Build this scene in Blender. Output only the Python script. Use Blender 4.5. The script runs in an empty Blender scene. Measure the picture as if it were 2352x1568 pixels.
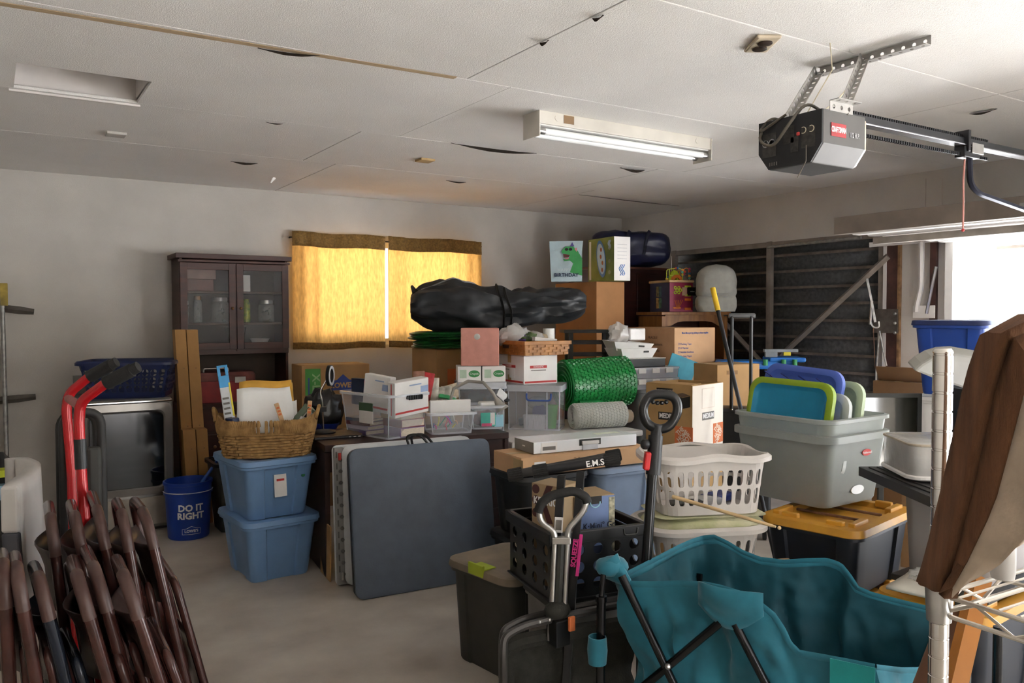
import bpy, bmesh, math, random
from mathutils import Vector, Matrix
random.seed(7)
SC = bpy.context.scene
COL = SC.collection
PI = math.pi
# ------------------------------------------------------------------ camera
FPX, IW, IH, CZ = 1865.0, 2352, 1568, 1.55
YAW, PITCH, ROLL = math.radians(32.7), math.radians(1.9), math.radians(0.15)
FWD = Vector((math.sin(YAW)*math.cos(PITCH), math.cos(YAW)*math.cos(PITCH), -math.sin(PITCH)))
RT0 = Vector((math.cos(YAW), -math.sin(YAW), 0))
DN0 = FWD.cross(RT0)
RT = RT0*math.cos(ROLL) + DN0*math.sin(ROLL)
DN = DN0*math.cos(ROLL) - RT0*math.sin(ROLL)
EYE = Vector((0, 0, CZ))
cd = bpy.data.cameras.new('camera'); cam = bpy.data.objects.new('camera', cd); COL.objects.link(cam)
cd.sensor_width = 36; cd.lens = FPX/IW*36; cd.clip_start = 0.05; cd.clip_end = 300
cam.matrix_world = Matrix((( RT.x, -DN.x, -FWD.x, EYE.x), (RT.y, -DN.y, -FWD.y, EYE.y), (RT.z, -DN.z, -FWD.z, EYE.z), (0, 0, 0, 1)))
SC.camera = cam
# ------------------------------------------------------------------ world, sun, exposure
wd = bpy.data.worlds.new('sky'); SC.world = wd; wd.use_nodes = True
nt = wd.node_tree; bg = nt.nodes['Background']
sky = nt.nodes.new('ShaderNodeTexSky'); sky.sky_type = 'NISHITA'; sky.sun_disc = False
sky.sun_elevation = math.radians(48); sky.sun_rotation = math.radians(195); sky.dust_density = 2.5; sky.air_density = 1.0
desat = nt.nodes.new('ShaderNodeHueSaturation'); desat.inputs['Saturation'].default_value = 0.6
nt.links.new(sky.outputs[0], desat.inputs['Color']); nt.links.new(desat.outputs[0], bg.inputs[0]); bg.inputs[1].default_value = 0.30
sl = bpy.data.lights.new('sun', 'SUN'); sl.energy = 20.0; sl.angle = math.radians(0.6); sl.color = (.96, .98, 1)
sun = bpy.data.objects.new('sun', sl); COL.objects.link(sun)
sd = Vector((0.2, 0.62, -0.78)).normalized()
sun.rotation_euler = sd.to_track_quat('-Z', 'Y').to_euler(); sun.location = (0, -12, 14)
SC.view_settings.view_transform = 'Standard'; SC.view_settings.look = 'None'
SC.view_settings.exposure = 2.48; SC.view_settings.gamma = 1.0; SC.view_settings.use_curve_mapping = False
SC.cycles.use_denoising = True
SC.cycles.max_bounces = 12; SC.cycles.diffuse_bounces = 6; SC.cycles.transparent_max_bounces = 24
SC.cycles.sample_clamp_indirect = 6.0; SC.cycles.caustics_reflective = False; SC.cycles.caustics_refractive = False
# ------------------------------------------------------------------ a pixel of the photograph to a point in the room
def ray(x, y): return RT*((x-IW/2)/FPX) + DN*((y-IH/2)/FPX) + FWD
def onz(x, y, z): d = ray(x, y); return EYE + d*((z-CZ)/d.z)
def ony(x, y, Y): d = ray(x, y); return EYE + d*(Y/d.y)
def onx(x, y, X): d = ray(x, y); return EYE + d*(X/d.x)
def ond(x, y, t): return EYE + ray(x, y)*t
def prj(P):
    q = Vector(P)-EYE; w = q.dot(FWD); return IW/2+FPX*q.dot(RT)/w, IH/2+FPX*q.dot(DN)/w, w
def zat(P, py):
    lo, hi = -1.0, 4.0
    for _ in range(40):
        m = (lo+hi)/2
        if prj((P[0], P[1], m))[1] > py: lo = m
        else: hi = m
    return m
class Fit: pass
def cfit(C, R, L, z, sx=None, sy=None):
    """near corner, right corner and left corner of a rectangle lying at height z -> centre, turn and size"""
    c, r = onz(*C, z), onz(*R, z); e = (r-c); e.z = 0
    f = Fit(); f.sx = sx or e.length; e.normalize(); n = Vector((-e.y, e.x, 0))
    if L is not None and sy is None: f.sy = abs((onz(*L, z)-c).dot(n))
    else: f.sy = sy
    f.rot = math.atan2(e.y, e.x); f.c = c
    f.loc = c + e*(f.sx/2) + n*(f.sy/2); f.loc.z = z
    return f
# ------------------------------------------------------------------ materials
def lin(c): return c/12.92 if c <= .04045 else ((c+.055)/1.055)**2.4
def rgb(h): h = h.lstrip('#'); return tuple(lin(int(h[i:i+2], 16)/255) for i in (0, 2, 4))
MT = {}
def mat(name, col, rough=.5, metal=0, var=.12, vs=8, bump=0, bs=60, spec=.5, trans=0, alpha=None, stretch=None, col2=None, coat=0, sheen=0):
    """procedural surface: base colour broken up by noise, optional relief, optional see-through share"""
    if name in MT: return MT[name]
    m = bpy.data.materials.new(name); m.use_nodes = True; t = m.node_tree; N = t.nodes; L = t.links
    b = N['Principled BSDF']; out = N['Material Output']
    c = rgb(col) if isinstance(col, str) else col
    tc = N.new('ShaderNodeTexCoord'); mp = N.new('ShaderNodeMapping'); L.new(tc.outputs['Object'], mp.inputs[0])
    if stretch: mp.inputs['Scale'].default_value = stretch
    nz = N.new('ShaderNodeTexNoise'); nz.inputs['Scale'].default_value = vs; nz.inputs['Detail'].default_value = 5
    L.new(mp.outputs[0], nz.inputs['Vector'])
    cr = N.new('ShaderNodeValToRGB'); L.new(nz.outputs[0], cr.inputs[0])
    c2 = (rgb(col2) if isinstance(col2, str) else col2) if col2 else tuple(x*(1-var*2) for x in c)
    cr.color_ramp.elements[0].position = .3; cr.color_ramp.elements[1].position = .7
    cr.color_ramp.elements[0].color = (*c2, 1)
    cr.color_ramp.elements[1].color = (*(c if col2 else tuple(min(1, x*(1+var)) for x in c)), 1)
    L.new(cr.outputs[0], b.inputs['Base Color'])
    b.inputs['Roughness'].default_value = rough; b.inputs['Metallic'].default_value = metal
    b.inputs['Specular IOR Level'].default_value = spec
    if coat: b.inputs['Coat Weight'].default_value = coat; b.inputs['Coat Roughness'].default_value = .1
    if sheen: b.inputs['Sheen Weight'].default_value = sheen
    if bump:
        n2 = N.new('ShaderNodeTexNoise'); n2.inputs['Scale'].default_value = bs; n2.inputs['Detail'].default_value = 3
        L.new(mp.outputs[0], n2.inputs['Vector'])
        bp = N.new('ShaderNodeBump'); bp.inputs['Strength'].default_value = bump; bp.inputs['Distance'].default_value = .01
        L.new(n2.outputs[0], bp.inputs['Height']); L.new(bp.outputs[0], b.inputs['Normal'])
    sh = b.outputs[0]
    if trans:
        tr = N.new('ShaderNodeBsdfTranslucent'); L.new(cr.outputs[0], tr.inputs[0]); mx = N.new('ShaderNodeMixShader')
        mx.inputs[0].default_value = trans; L.new(sh, mx.inputs[1]); L.new(tr.outputs[0], mx.inputs[2]); sh = mx.outputs[0]
    if alpha is not None:
        tp = N.new('ShaderNodeBsdfTransparent'); mx = N.new('ShaderNodeMixShader'); mx.inputs[0].default_value = alpha
        L.new(tp.outputs[0], mx.inputs[1]); L.new(sh, mx.inputs[2]); sh = mx.outputs[0]
    L.new(sh, out.inputs[0]); MT[name] = m; return m
# ------------------------------------------------------------------ mesh building
class MB:
    def __init__(s): s.v = []; s.f = []
    def add(s, vs, fs, M=None):
        o = len(s.v); s.v += [tuple(M @ Vector(p)) if M else tuple(p) for p in vs]; s.f += [tuple(i+o for i in f) for f in fs]; return s
    def box(s, c, d, M=None):
        x, y, z = c; a, b, e = d[0]/2, d[1]/2, d[2]/2
        vs = [(x-a, y-b, z-e), (x+a, y-b, z-e), (x+a, y+b, z-e), (x-a, y+b, z-e), (x-a, y-b, z+e), (x+a, y-b, z+e), (x+a, y+b, z+e), (x-a, y+b, z+e)]
        return s.add(vs, [(0, 3, 2, 1), (4, 5, 6, 7), (0, 1, 5, 4), (1, 2, 6, 5), (2, 3, 7, 6), (3, 0, 4, 7)], M)
    def loft(s, rings, c0=True, c1=True, M=None, wrap=True):
        n = len(rings[0]); vs = [p for r in rings for p in r]; fs = []
        for k in range(len(rings)-1):
            for i in range(n if wrap else n-1):
                j = (i+1) % n; fs.append((k*n+i, k*n+j, (k+1)*n+j, (k+1)*n+i))
        if c0: fs.append(tuple(range(n-1, -1, -1)))
        if c1: fs.append(tuple(range((len(rings)-1)*n, len(rings)*n)))
        return s.add(vs, fs, M)
    def tube(s, pts, r, seg=8, caps=True, M=None, flat=1.0):
        P = [Vector(p) for p in pts]; n = len(P); rings = []; up = None
        for i in range(n):
            t = (P[min(i+1, n-1)]-P[max(i-1, 0)]).normalized()
            if up is None:
                a = Vector((0, 0, 1)) if abs(t.z) < .9 else Vector((1, 0, 0)); up = (a - t*a.dot(t)).normalized()
            else: up = (up - t*up.dot(t)).normalized()
            b = t.cross(up); rr = r[i] if isinstance(r, (list, tuple)) else r
            rings.append([P[i] + (up*math.cos(2*PI*k/seg) + b*math.sin(2*PI*k/seg)*flat)*rr for k in range(seg)])
        return s.loft(rings, caps, caps, M)
    def lathe(s, prof, seg=20, M=None, c0=True, c1=True):
        return s.loft([[(r*math.cos(2*PI*k/seg), r*math.sin(2*PI*k/seg), z) for k in range(seg)] for r, z in prof], c0, c1, M)
    def prism(s, poly, z0, z1, M=None):
        return s.loft([[(x, y, z0) for x, y in poly], [(x, y, z1) for x, y in poly]], True, True, M)
    def ball(s, c, r, seg=10, rg=6, M=None):
        if not isinstance(r, (tuple, list)): r = (r, r, r)
        rings = [[(c[0]+r[0]*math.sin(PI*k/rg)*math.cos(2*PI*i/seg), c[1]+r[1]*math.sin(PI*k/rg)*math.sin(2*PI*i/seg), c[2]-r[2]*math.cos(PI*k/rg)) for i in range(seg)] for k in range(1, rg)]
        return s.loft(rings, True, True, M)
    def grid(s, nu, nv, fn, wrap=False, M=None):
        return s.loft([[fn(u/(nu if wrap else nu-1), v/(nv-1)) for u in range(nu)] for v in range(nv)], False, False, M, wrap)
    def build(s, name, m, parent=None, smooth=False, bevel=0, solid=0, loc=None, rot=None, sub=0, seg=2, off=0):
        me = bpy.data.meshes.new(name); me.from_pydata([tuple(p) for p in s.v], [], s.f); me.update()
        bm = bmesh.new(); bm.from_mesh(me); bmesh.ops.recalc_face_normals(bm, faces=bm.faces); bm.to_mesh(me); bm.free()
        o = bpy.data.objects.new(name, me); COL.objects.link(o); me.materials.append(m)
        if smooth:
            for p in me.polygons: p.use_smooth = True
            if not sub: me.set_sharp_from_angle(angle=math.radians(42))
        if parent: o.parent = parent
        if loc is not None: o.location = loc
        if rot is not None: o.rotation_euler = rot if isinstance(rot, (tuple, list)) else (0, 0, rot)
        if solid: md = o.modifiers.new('solid', 'SOLIDIFY'); md.thickness = solid; md.offset = off
        if bevel: md = o.modifiers.new('bevel', 'BEVEL'); md.width = bevel; md.segments = seg; md.limit_method = 'ANGLE'; md.angle_limit = math.radians(40); md.harden_normals = False
        if sub: md = o.modifiers.new('sub', 'SUBSURF'); md.levels = sub; md.render_levels = sub
        return o
def tag(o, label=None, cat=None, group=None, kind=None):
    if label: o['label'] = label
    if cat: o['category'] = cat
    if group: o['group'] = group
    if kind: o['kind'] = kind
    return o
def thing(name, label, cat, loc=(0, 0, 0), rot=0, group=None):
    o = bpy.data.objects.new(name, None); o.empty_display_size = .1; COL.objects.link(o); o.location = loc
    o.rotation_euler = rot if isinstance(rot, (tuple, list)) else (0, 0, rot)
    return tag(o, label, cat, group)
def bx(name, c, d, m, parent=None, bevel=.003, **k):
    if k.get('rot') is not None and k.get('loc') is None: k['loc'] = Vector(c); c = (0, 0, 0)      # turn about its own middle
    return MB().box(c, d).build(name, m, parent, bevel=bevel, **k)
def tb(name, pts, r, m, parent=None, seg=10, **k): return MB().tube(pts, r, seg).build(name, m, parent, smooth=True, **k)
def rrect(hx, hy, r, n=4, z=0, cx=0, cy=0):
    o = []
    for sx, sy, a in ((1, 1, 0), (-1, 1, 90), (-1, -1, 180), (1, -1, 270)):
        for k in range(n+1):
            t = math.radians(a+90*k/n); o.append((cx+sx*(hx-r)+r*math.cos(t), cy+sy*(hy-r)+r*math.sin(t), z))
    return o
def arc(c, r, a0, a1, n, fn):
    return [fn(c, r, math.radians(a0+(a1-a0)*k/n)) for k in range(n+1)]
def bend(pts, rad, n=5):
    """polyline with its inner corners rounded"""
    P = [Vector(p) for p in pts]; o = [P[0]]
    for i in range(1, len(P)-1):
        a = (P[i-1]-P[i]); b = (P[i+1]-P[i]); r = min(rad, a.length*.49, b.length*.49); a = P[i]+a.normalized()*r; b = P[i]+b.normalized()*r
        for k in range(n+1):
            t = k/n; o.append(a*(1-t)**2 + P[i]*2*t*(1-t) + b*t*t)
    o.append(P[-1]); return o
FACES = {'F': ((1, 0, 0), (0, 0, 1), (0, -1, 0)), 'L': ((0, -1, 0), (0, 0, 1), (-1, 0, 0)), 'R': ((0, 1, 0), (0, 0, 1), (1, 0, 0)), 'T': ((1, 0, 0), (0, 1, 0), (0, 0, 1)), 'B': ((-1, 0, 0), (0, 0, 1), (0, 1, 0))}
def fmat(face, d, u, v, lift=.0):
    """frame on a face of a box d=(sx,sy,sz) standing on z=0: u to the right from the face's middle, v up from its foot"""
    U, V, Nn = (Vector(q) for q in FACES[face]); sx, sy, sz = d
    o = {'F': Vector((0, -sy/2, 0)), 'L': Vector((-sx/2, 0, 0)), 'R': Vector((sx/2, 0, 0)), 'T': Vector((0, 0, sz)), 'B': Vector((0, sy/2, 0))}[face]
    o = o + U*u + V*v + Nn*lift
    return Matrix(((U.x, V.x, Nn.x, o.x), (U.y, V.y, Nn.y, o.y), (U.z, V.z, Nn.z, o.z), (0, 0, 0, 1)))
def pr(parent, face, d, u, v, w, h, m, name='label_sticker', t=.0012, rot=0, tilt=0):
    M = fmat(face, d, u, v) @ Matrix.Rotation(tilt, 4, 'X') @ Matrix.Rotation(rot, 4, 'Z')
    return MB().box((0, 0, t/2), (w, h, t), M).build(name, m, parent)
def txt(parent, s, size, face, d, u, v, m, name='lettering', lift=.002, rot=0, tilt=0, bold=0, sx=1, M=None, align='CENTER'):
    cu = bpy.data.curves.new('t', 'FONT'); cu.body = s; cu.size = size; cu.align_x = align; cu.align_y = 'CENTER'; cu.extrude = .0004; cu.offset = bold; cu.resolution_u = 3
    to = bpy.data.objects.new('t', cu); COL.objects.link(to)
    me = bpy.data.meshes.new_from_object(to); bpy.data.objects.remove(to); bpy.data.curves.remove(cu)
    M = M or fmat(face, d, u, v, lift) @ Matrix.Rotation(tilt, 4, 'X')
    me.transform(M @ Matrix.Rotation(rot, 4, 'Z') @ Matrix.Diagonal((sx, 1, 1, 1)))
    me.name = name; me.materials.clear(); me.materials.append(m)
    o = bpy.data.objects.new(name, me); COL.objects.link(o); o.parent = parent; return o
def dup(root, loc=None, rot=None, label=None, group=None):
    r = root.copy(); COL.objects.link(r)
    if loc is not None: r.location = loc
    if rot is not None: r.rotation_euler = rot if isinstance(rot, (tuple, list)) else (0, 0, rot)
    if label: r['label'] = label
    if group: r['group'] = group
    for ch in list(root.children):
        c = ch.copy(); COL.objects.link(c); c.parent = r
        for g in list(ch.children):
            e = g.copy(); COL.objects.link(e); e.parent = c
    return r
def wob(x, y, z, s=1.0, seed=0):
    from mathutils import noise
    return noise.noise(Vector((x*s+seed*7.1, y*s-seed*3.3, z*s+seed)))
# ------------------------------------------------------------------ palette
white_paint = mat('painted_plaster', '#c3beb7', .85, var=.04, vs=3, bump=.12, bs=140)
ceil_paint = mat('ceiling_texture', '#e9e6e2', .9, var=.025, vs=2, bump=.35, bs=220)
concrete = mat('floor_concrete', '#c4bcb0', .5, var=.16, vs=2.6, bump=.08, bs=30, col2='#a0968a')
concrete_out = mat('driveway_concrete', '#cfcdca', .9, var=.08, vs=1.5)
cardb = mat('cardboard', '#b08a5c', .85, var=.07, vs=5, bump=.05, bs=30)
cardb2 = mat('cardboard_pale', '#c9a27a', .85, var=.06, vs=5)
cardb3 = mat('cardboard_brown', '#8d6c49', .85, var=.08, vs=4)
tape_m = mat('packing_tape', '#b59a6b', .35, var=.05)
white_card = mat('white_cardboard', '#e9e7e4', .7, var=.03)
paper = mat('paper', '#eeeeec', .8, var=.03)
black_pl = mat('black_plastic', '#141518', .42, var=.15, vs=20)
black_rub = mat('black_rubber', '#1b1a19', .7, var=.2, vs=30, bump=.2, bs=90)
dusty_blk = mat('dusty_black', '#2a2826', .6, var=.3, vs=14, col2='#1b1b1c')
dark_gr = mat('dark_grey_plastic', '#33332f', .6, var=.12, vs=10)
steel = mat('steel', '#b9b7b3', .32, .9, var=.12, vs=12)
galv = mat('galvanised', '#a6a5a2', .45, .6, var=.18, vs=25)
chrome = mat('chrome', '#e6e4e0', .14, 1, var=.04)
black_mt = mat('black_metal', '#1b1b1e', .35, .2, var=.1)
white_pl = mat('white_plastic', '#d9d7d4', .45, var=.04)
wood_dk = mat('dark_brown_wood', '#4a2318', .45, var=.25, vs=3, stretch=(1, 1, 8), col2='#34170f')
wood_oak = mat('oak_wood', '#a4703a', .45, var=.25, vs=4, stretch=(6, 6, 1), col2='#7d5228')
wood_lt = mat('light_wood', '#d8b98a', .55, var=.15, vs=6, stretch=(1, 1, 6))
ink = mat('black_ink', '#1d1c1b', .7, var=.02)
ink_red = mat('red_ink', '#c23a38', .6, var=.03)
ink_blue = mat('blue_ink', '#4a5f9c', .7, var=.03)
ink_white = mat('white_ink', '#ecebea', .6, var=.02)
ink_orange = mat('orange_ink', '#d2703c', .7, var=.05)
ink_grey = mat('grey_ink', '#6f6b66', .7, var=.03)
ink_green = mat('green_ink', '#3f8a50', .7, var=.03)
clear_pl = mat('clear_plastic', '#dfe3ea', .18, var=.02, alpha=.3, spec=.6)
frost_pl = mat('frosted_plastic', '#bfc4c0', .35, var=.03, alpha=.68, trans=.35)
glass = mat('cabinet_glass', '#8c9094', .05, var=.02, alpha=.14, spec=.8)
# ------------------------------------------------------------------ the garage itself
BY, RX, CH = 7.35, 6.25, 2.67           # back wall, right wall, ceiling height
LX, NY = -1.9, -3.2                     # left wall, wall behind the viewer
TH = .16
def struct(o, label=None): o['kind'] = 'structure'; return o
struct(MB().box(((LX+RX)/2, (NY+BY)/2, -.1), (RX-LX+.4, BY-NY+.4, .2)).build('floor', concrete))
struct(MB().box((2, 2, -.26), (260, 260, .4)).build('floor_outside', concrete_out))
# walls with their openings, each wall one mesh of real thickness
def wall(name, segs, m=white_paint):
    b = MB()
    for c, d in segs:
        if abs(c[2]+d[2]/2-CH) < .01: c = (c[0], c[1], c[2]+.3); d = (d[0], d[1], d[2]+.6)   # walls carry on past the ceiling sheets
        b.box(c, d)
    return struct(b.build(name, m))
WX0, WX1, WZ0, WZ1 = 2.38, 4.26, 1.26, 2.26      # window opening behind the curtains
wall('wall_back', [((LX/2+WX0/2-.1, BY+TH/2, CH/2), (WX0-LX+.2, TH, CH)), ((WX1/2+RX/2+.1, BY+TH/2, CH/2), (RX-WX1+.2, TH, CH)),
     ((WX0/2+WX1/2, BY+TH/2, WZ0/2), (WX1-WX0, TH, WZ0)), ((WX0/2+WX1/2, BY+TH/2, (WZ1+CH)/2), (WX1-WX0, TH, CH-WZ1))])
# right wall: closed door bay, pier, open door bay, pier
D1a, D1b, D2a, D2b, D3a, D3b, DZ = 6.52, 3.98, 3.46, .74, .22, -2.5, 2.2
wall('wall_right', [((RX+TH/2, (BY+D1a)/2, CH/2), (TH, BY-D1a, CH)), ((RX+TH/2, (D1b+D2a)/2, CH/2), (TH, D1b-D2a, CH)),
     ((RX+TH/2, (D2b+D3a)/2, CH/2), (TH, D2b-D3a, CH)), ((RX+TH/2, (D3b+NY)/2, CH/2), (TH, D3b-NY, CH)), ((RX+TH/2, (D3a+D3b)/2, (DZ+CH)/2), (TH, D3a-D3b, CH-DZ)), ((RX+TH/2, (D1a+D1b)/2, (DZ+CH)/2), (TH, D1a-D1b, CH-DZ)),
     ((RX+TH/2, (D2a+D2b)/2, (DZ+CH)/2), (TH, D2a-D2b, CH-DZ))])
wall('wall_left', [((LX-TH/2, (BY+NY)/2, CH/2), (TH, BY-NY+.3, CH))])
wall('wall_near', [((LX/2+.8, NY-TH/2, CH/2), (1.6-LX, TH, CH)), ((RX/2+1.3, NY-TH/2, CH/2), (RX-2.6, TH, CH)), ((2.1, NY-TH/2, CH-.3), (1.0, TH, .6))])
# window frame and panes
wf = struct(MB().box((WX0+.03, BY+.06, (WZ0+WZ1)/2), (.06, .08, WZ1-WZ0)).box((WX1-.03, BY+.06, (WZ0+WZ1)/2), (.06, .08, WZ1-WZ0))
     .box(((WX0+WX1)/2, BY+.06, WZ0+.03), (WX1-WX0, .08, .06)).box(((WX0+WX1)/2, BY+.06, WZ1-.03), (WX1-WX0, .08, .06)).box(((WX0+WX1)/2, BY+.06, (WZ0+WZ1)/2), (.06, .07, WZ1-WZ0)).build('window_1', white_pl))
for k in (0, 1):
    w = (WX1-WX0)/2-.08; bx('pane', (WX0+.06+w/2+k*(w+.04), BY+.07, (WZ0+WZ1)/2), (w, .006, WZ1-WZ0-.12), mat('window_glass', '#cfdadf', .03, alpha=.06, var=0), wf, bevel=0)
# ceiling of plasterboard sheets with open joints and a hatch
cl = struct(MB().box(((LX+RX)/2, (NY+BY)/2, CH+.5), (RX-LX+.6, BY-NY+.6, .2)).build('ceiling', ceil_paint))
yA, yB, yC = onz(900, 152, CH).y, onz(1010, 325, CH).y, onz(1000, 400, CH).y
HX0, HX1 = onz(37, 147, CH).x, onz(350, 186, CH).x
HY0, HY1 = onz(200, 167, CH).y, onz(180, 223, CH).y
xS = onz(1240, 98, CH).x
ys = [NY, yA-2.44, yA-1.22, yA, yB, yC, BY]
G = .005
def sheet(x0, x1, y0, y1, g=G): bx('ceiling_sheet', ((x0+x1)/2, (y0+y1)/2, CH+.008), (x1-x0-g, y1-y0-G, .016), ceil_paint, cl, bevel=.003 if g else 0)
for i in range(len(ys)-1):
    y0, y1 = ys[i], ys[i+1]; off = xS if i % 2 == 0 or y1 <= yA+.01 else xS+.25
    xs = [LX, off-2.44, off, off+2.44, RX]
    xs = [x for x in xs if LX <= x <= RX]
    for j in range(len(xs)-1):
        x0, x1 = xs[j], xs[j+1]
        if y0 < HY0 < y1 and x0 < HX1 and x1 > HX0:      # cut the hatch out of this sheet
            for a, b_, c, d in ((x0, HX0, y0, y1), (HX1, x1, y0, y1), (max(x0, HX0), min(x1, HX1), y0, HY0), (max(x0, HX0), min(x1, HX1), HY1, y1)):
                if b_-a > .02 and d-c > .02: sheet(a, b_, c, d, 0)
        else: sheet(x0, x1, y0, y1)
hp = mat('hatch_paint', '#dcd6d2', .8, var=.06, vs=6)
ha = struct(MB().box(((HX0+HX1)/2, HY1+.01, CH+.09), (HX1-HX0+.04, .02, .2)).box(((HX0+HX1)/2, HY0-.01, CH+.11), (HX1-HX0+.04, .02, .16)).box((HX0-.01, (HY0+HY1)/2, CH+.11), (.02, HY1-HY0, .16)).box((HX1+.01, (HY0+HY1)/2, CH+.11), (.02, HY1-HY0, .16)).build('trim_1', hp))
bx('hatch_panel', ((HX0+HX1)/2, (HY0+HY1)/2, CH+.2), (HX1-HX0, HY1-HY0, .02), mat('hatch_board', '#c3bdb8', .85, var=.05), ha)
# raw taped joint along the nearest seam, and strips of tape hanging off the others
tapeB = mat('bare_joint_tape', '#c0a987', .9, var=.2, vs=9, stretch=(1, 12, 1), col2='#a58e70')
def strip(name, p0, p1, w, m, n=14, sag=0, seed=0):
    a, b_ = onz(*p0, CH), onz(*p1, CH); d = (b_-a); nn = Vector((-d.y, d.x, 0)).normalized(); r1 = []; r2 = []
    for k in range(n+1):
        t = k/n; e = (.3+.7*math.sin(PI*t)) if sag else 1
        ww = w*(e+.25*wob(t*5, seed, 0, 1.5)); zz = CH-.004-sag*math.sin(PI*t)
        p = a+d*t; q1 = p+nn*ww/2; q2 = p-nn*ww/2; r1.append((q1.x, q1.y, CH-.0035)); r2.append((q2.x, q2.y, zz))
    o = MB().loft([r1, r2], False, False, None, False).build(name, m, cl, solid=.002); return o
strip('joint_tape', (-900, -141), (1046, 177), .042, tapeB, 44, seed=1)
dkslit = mat('dark_gap', '#2c2013', .95, var=.2)
for k, (p0, p1, w, sag) in enumerate([((1036, 327), (1232, 351), .045, .03), ((1425, 384), (1480, 390), .05, .03), ((530, 369), (592, 374), .03, .02), ((1025, 413), (1070, 418), .03, .015),
        ((592, 108), (735, 126), .03, .02), ((1330, 446), (1560, 472), .022, .008), ((1625, 476), (1762, 457), .03, .01), ((2228, 260), (2290, 248), .05, .02), ((1240, 96), (1260, 90), .02, .02), ((1362, 40), (1386, 32), .025, .02), ((612, 279), (650, 283), .02, .01)]):
    strip('peeled_tape', p0, p1, w, dkslit, 10, sag, seed=k+3)
# small square blank plates on the ceiling
for k, (p, m, nm) in enumerate((((266, 306), white_paint, 'bare'), ((976, 366), mat('old_label_paper', '#b79a6c', .8), 'yellowed'))):
    q = onz(*p, CH); o = bx('ceiling_plate', (0, 0, -.008), (.11, .11, .016), m, loc=(q.x, q.y, CH)); tag(o, ['small white square plate screwed to the ceiling', 'small yellowed square plate stuck to the ceiling'][k], 'plate')
flap = MB().tube([onz(632, 408, CH-.0), onz(627, 412, CH-.02), onz(622, 420, CH-.05)], [.012, .014, .004], 6, flat=.3).build('hanging_paper_flake', paper); tag(flap, 'torn paper flake hanging from a crack in the ceiling', 'paper flake')
# duplex outlet in the ceiling
q = onz(1751, 96, CH); t = thing('ceiling_outlet', 'beige double power outlet set in the ceiling beside the opener', 'outlet', (q.x, q.y, CH), math.radians(58))
bx('cover_plate', (0, 0, -.008), (.19, .1, .016), mat('aged_beige_plastic', '#cfc0a6', .5), t, bevel=.008)
for s in (-1, 1):
    MB().lathe([(.03, -.016), (.03, -.021), (.027, -.023)], 16, Matrix.Translation((s*.035, 0, 0))).build('socket', mat('brown_bakelite', '#2d211a', .4), t, smooth=True)
# ------------------------------------------------------------------ curtains
cur_m = mat('amber_curtain', '#cb9750', .9, var=.14, vs=60, stretch=(1, 1, .25), trans=.43)
hem_m = mat('curtain_hem', '#8a6a38', .9, var=.2, vs=60, trans=.05)
rod_z = ony(880, 538, BY-.09).z
cx0, cx1, cxm = ony(672, 560, BY-.1).x, ony(1105, 560, BY-.1).x, ony(888, 640, BY-.1).x
czt, czb = ony(672, 531, BY-.1).z, ony(700, 803, BY-.1).z
def curtain(x0, x1, label, seed):
    t = thing('curtain', label, 'curtain', ((x0+x1)/2, BY-.1, czb), 0, 'pair of window curtains'); H = czt-czb; W = x1-x0
    def surf(z0, z1, o):
        def fn(u, v):
            x = -W/2+W*u; z = z0+(z1-z0)*v; k = .35+.65*(1-z/H)
            return (x, .014*math.sin(u*W*21+seed)*k+.01*math.sin(u*W*47+seed*2)+.012*wob(u*4, v*1.2, seed)+o, z+.006*math.sin(u*9+seed))
        return fn
    MB().grid(70, 14, surf(.06, H-.13, 0)).build('panel', cur_m, t, smooth=True)
    MB().grid(70, 4, surf(0, .062, -.003)).build('bottom_hem', hem_m, t, smooth=True, solid=.004)
    MB().grid(70, 5, surf(H-.132, H, -.004)).build('top_heading', hem_m, t, smooth=True, solid=.006)
    return t
curtain(cx0, cxm-.01, 'amber curtain hanging on the hutch side of the window', 1.0)
curtain(cxm+.02, cx1, 'amber curtain on the window side behind the black bag', 2.3)
rd = thing('curtain_rod', 'x', 'x'); tb('rod', [(cx0-.02, BY-.075, czt-.05), (cx1+.02, BY-.075, czt-.05)], .006, black_mt, rd)
for x_ in (cx0, cxm, cx1): tb('bracket', [(x_, BY, czt-.05), (x_, BY-.08, czt-.05)], .005, black_mt, rd)
tag(rd, 'thin dark rod carrying the amber curtains over the window', 'curtain rod')
# ------------------------------------------------------------------ closed tilt-up door: corrugated sheet on a steel frame
dsheet = mat('dark_corrugated_sheet', '#4b4c4b', .55, .3, var=.22, vs=30, col2='#2f3031')
dframe = mat('dusty_door_frame', '#968d84', .6, .2, var=.15, vs=8)
rust = mat('rust_edge', '#7a5a45', .8, var=.3, vs=20)
X0 = RX+.06
t = struct(thing('door_1', None, None, (X0, 0, 0)))
H = 2.235; pitch = .152; n = int(H/pitch)
def corr(u, v):
    z = .02+(H-.02)*v; ph = (z/pitch) % 1
    d = 0 if ph < .62 else (.03*math.sin((ph-.62)/.38*PI))
    return (-d, D1b+.02+(D1a-D1b-.04)*u, z)
MB().grid(2, n*10+1, corr).build('corrugated_sheet', dsheet, t, smooth=True, solid=.003)
ledge = mat('dusty_ledge', '#6f665d', .85, var=.2, vs=12)  # paler brown bars paint in the highlights along the ribs
for k in range(n):
    bx('rib_ledge', (-.022, (D1a+D1b)/2, .02+(k+.62+.05)*pitch), (.024, D1a-D1b-.06, .024), ledge, t, bevel=.002)
ym = onx(1770, 640, X0-.05).y
for y in (D1b+.05, D1a-.05): bx('frame_post', (-.055, y, H/2), (.04, .06, H), dframe, t)
bx('frame_post', (-.06, ym, H/2), (.045, .055, H), dframe, t)
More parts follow.
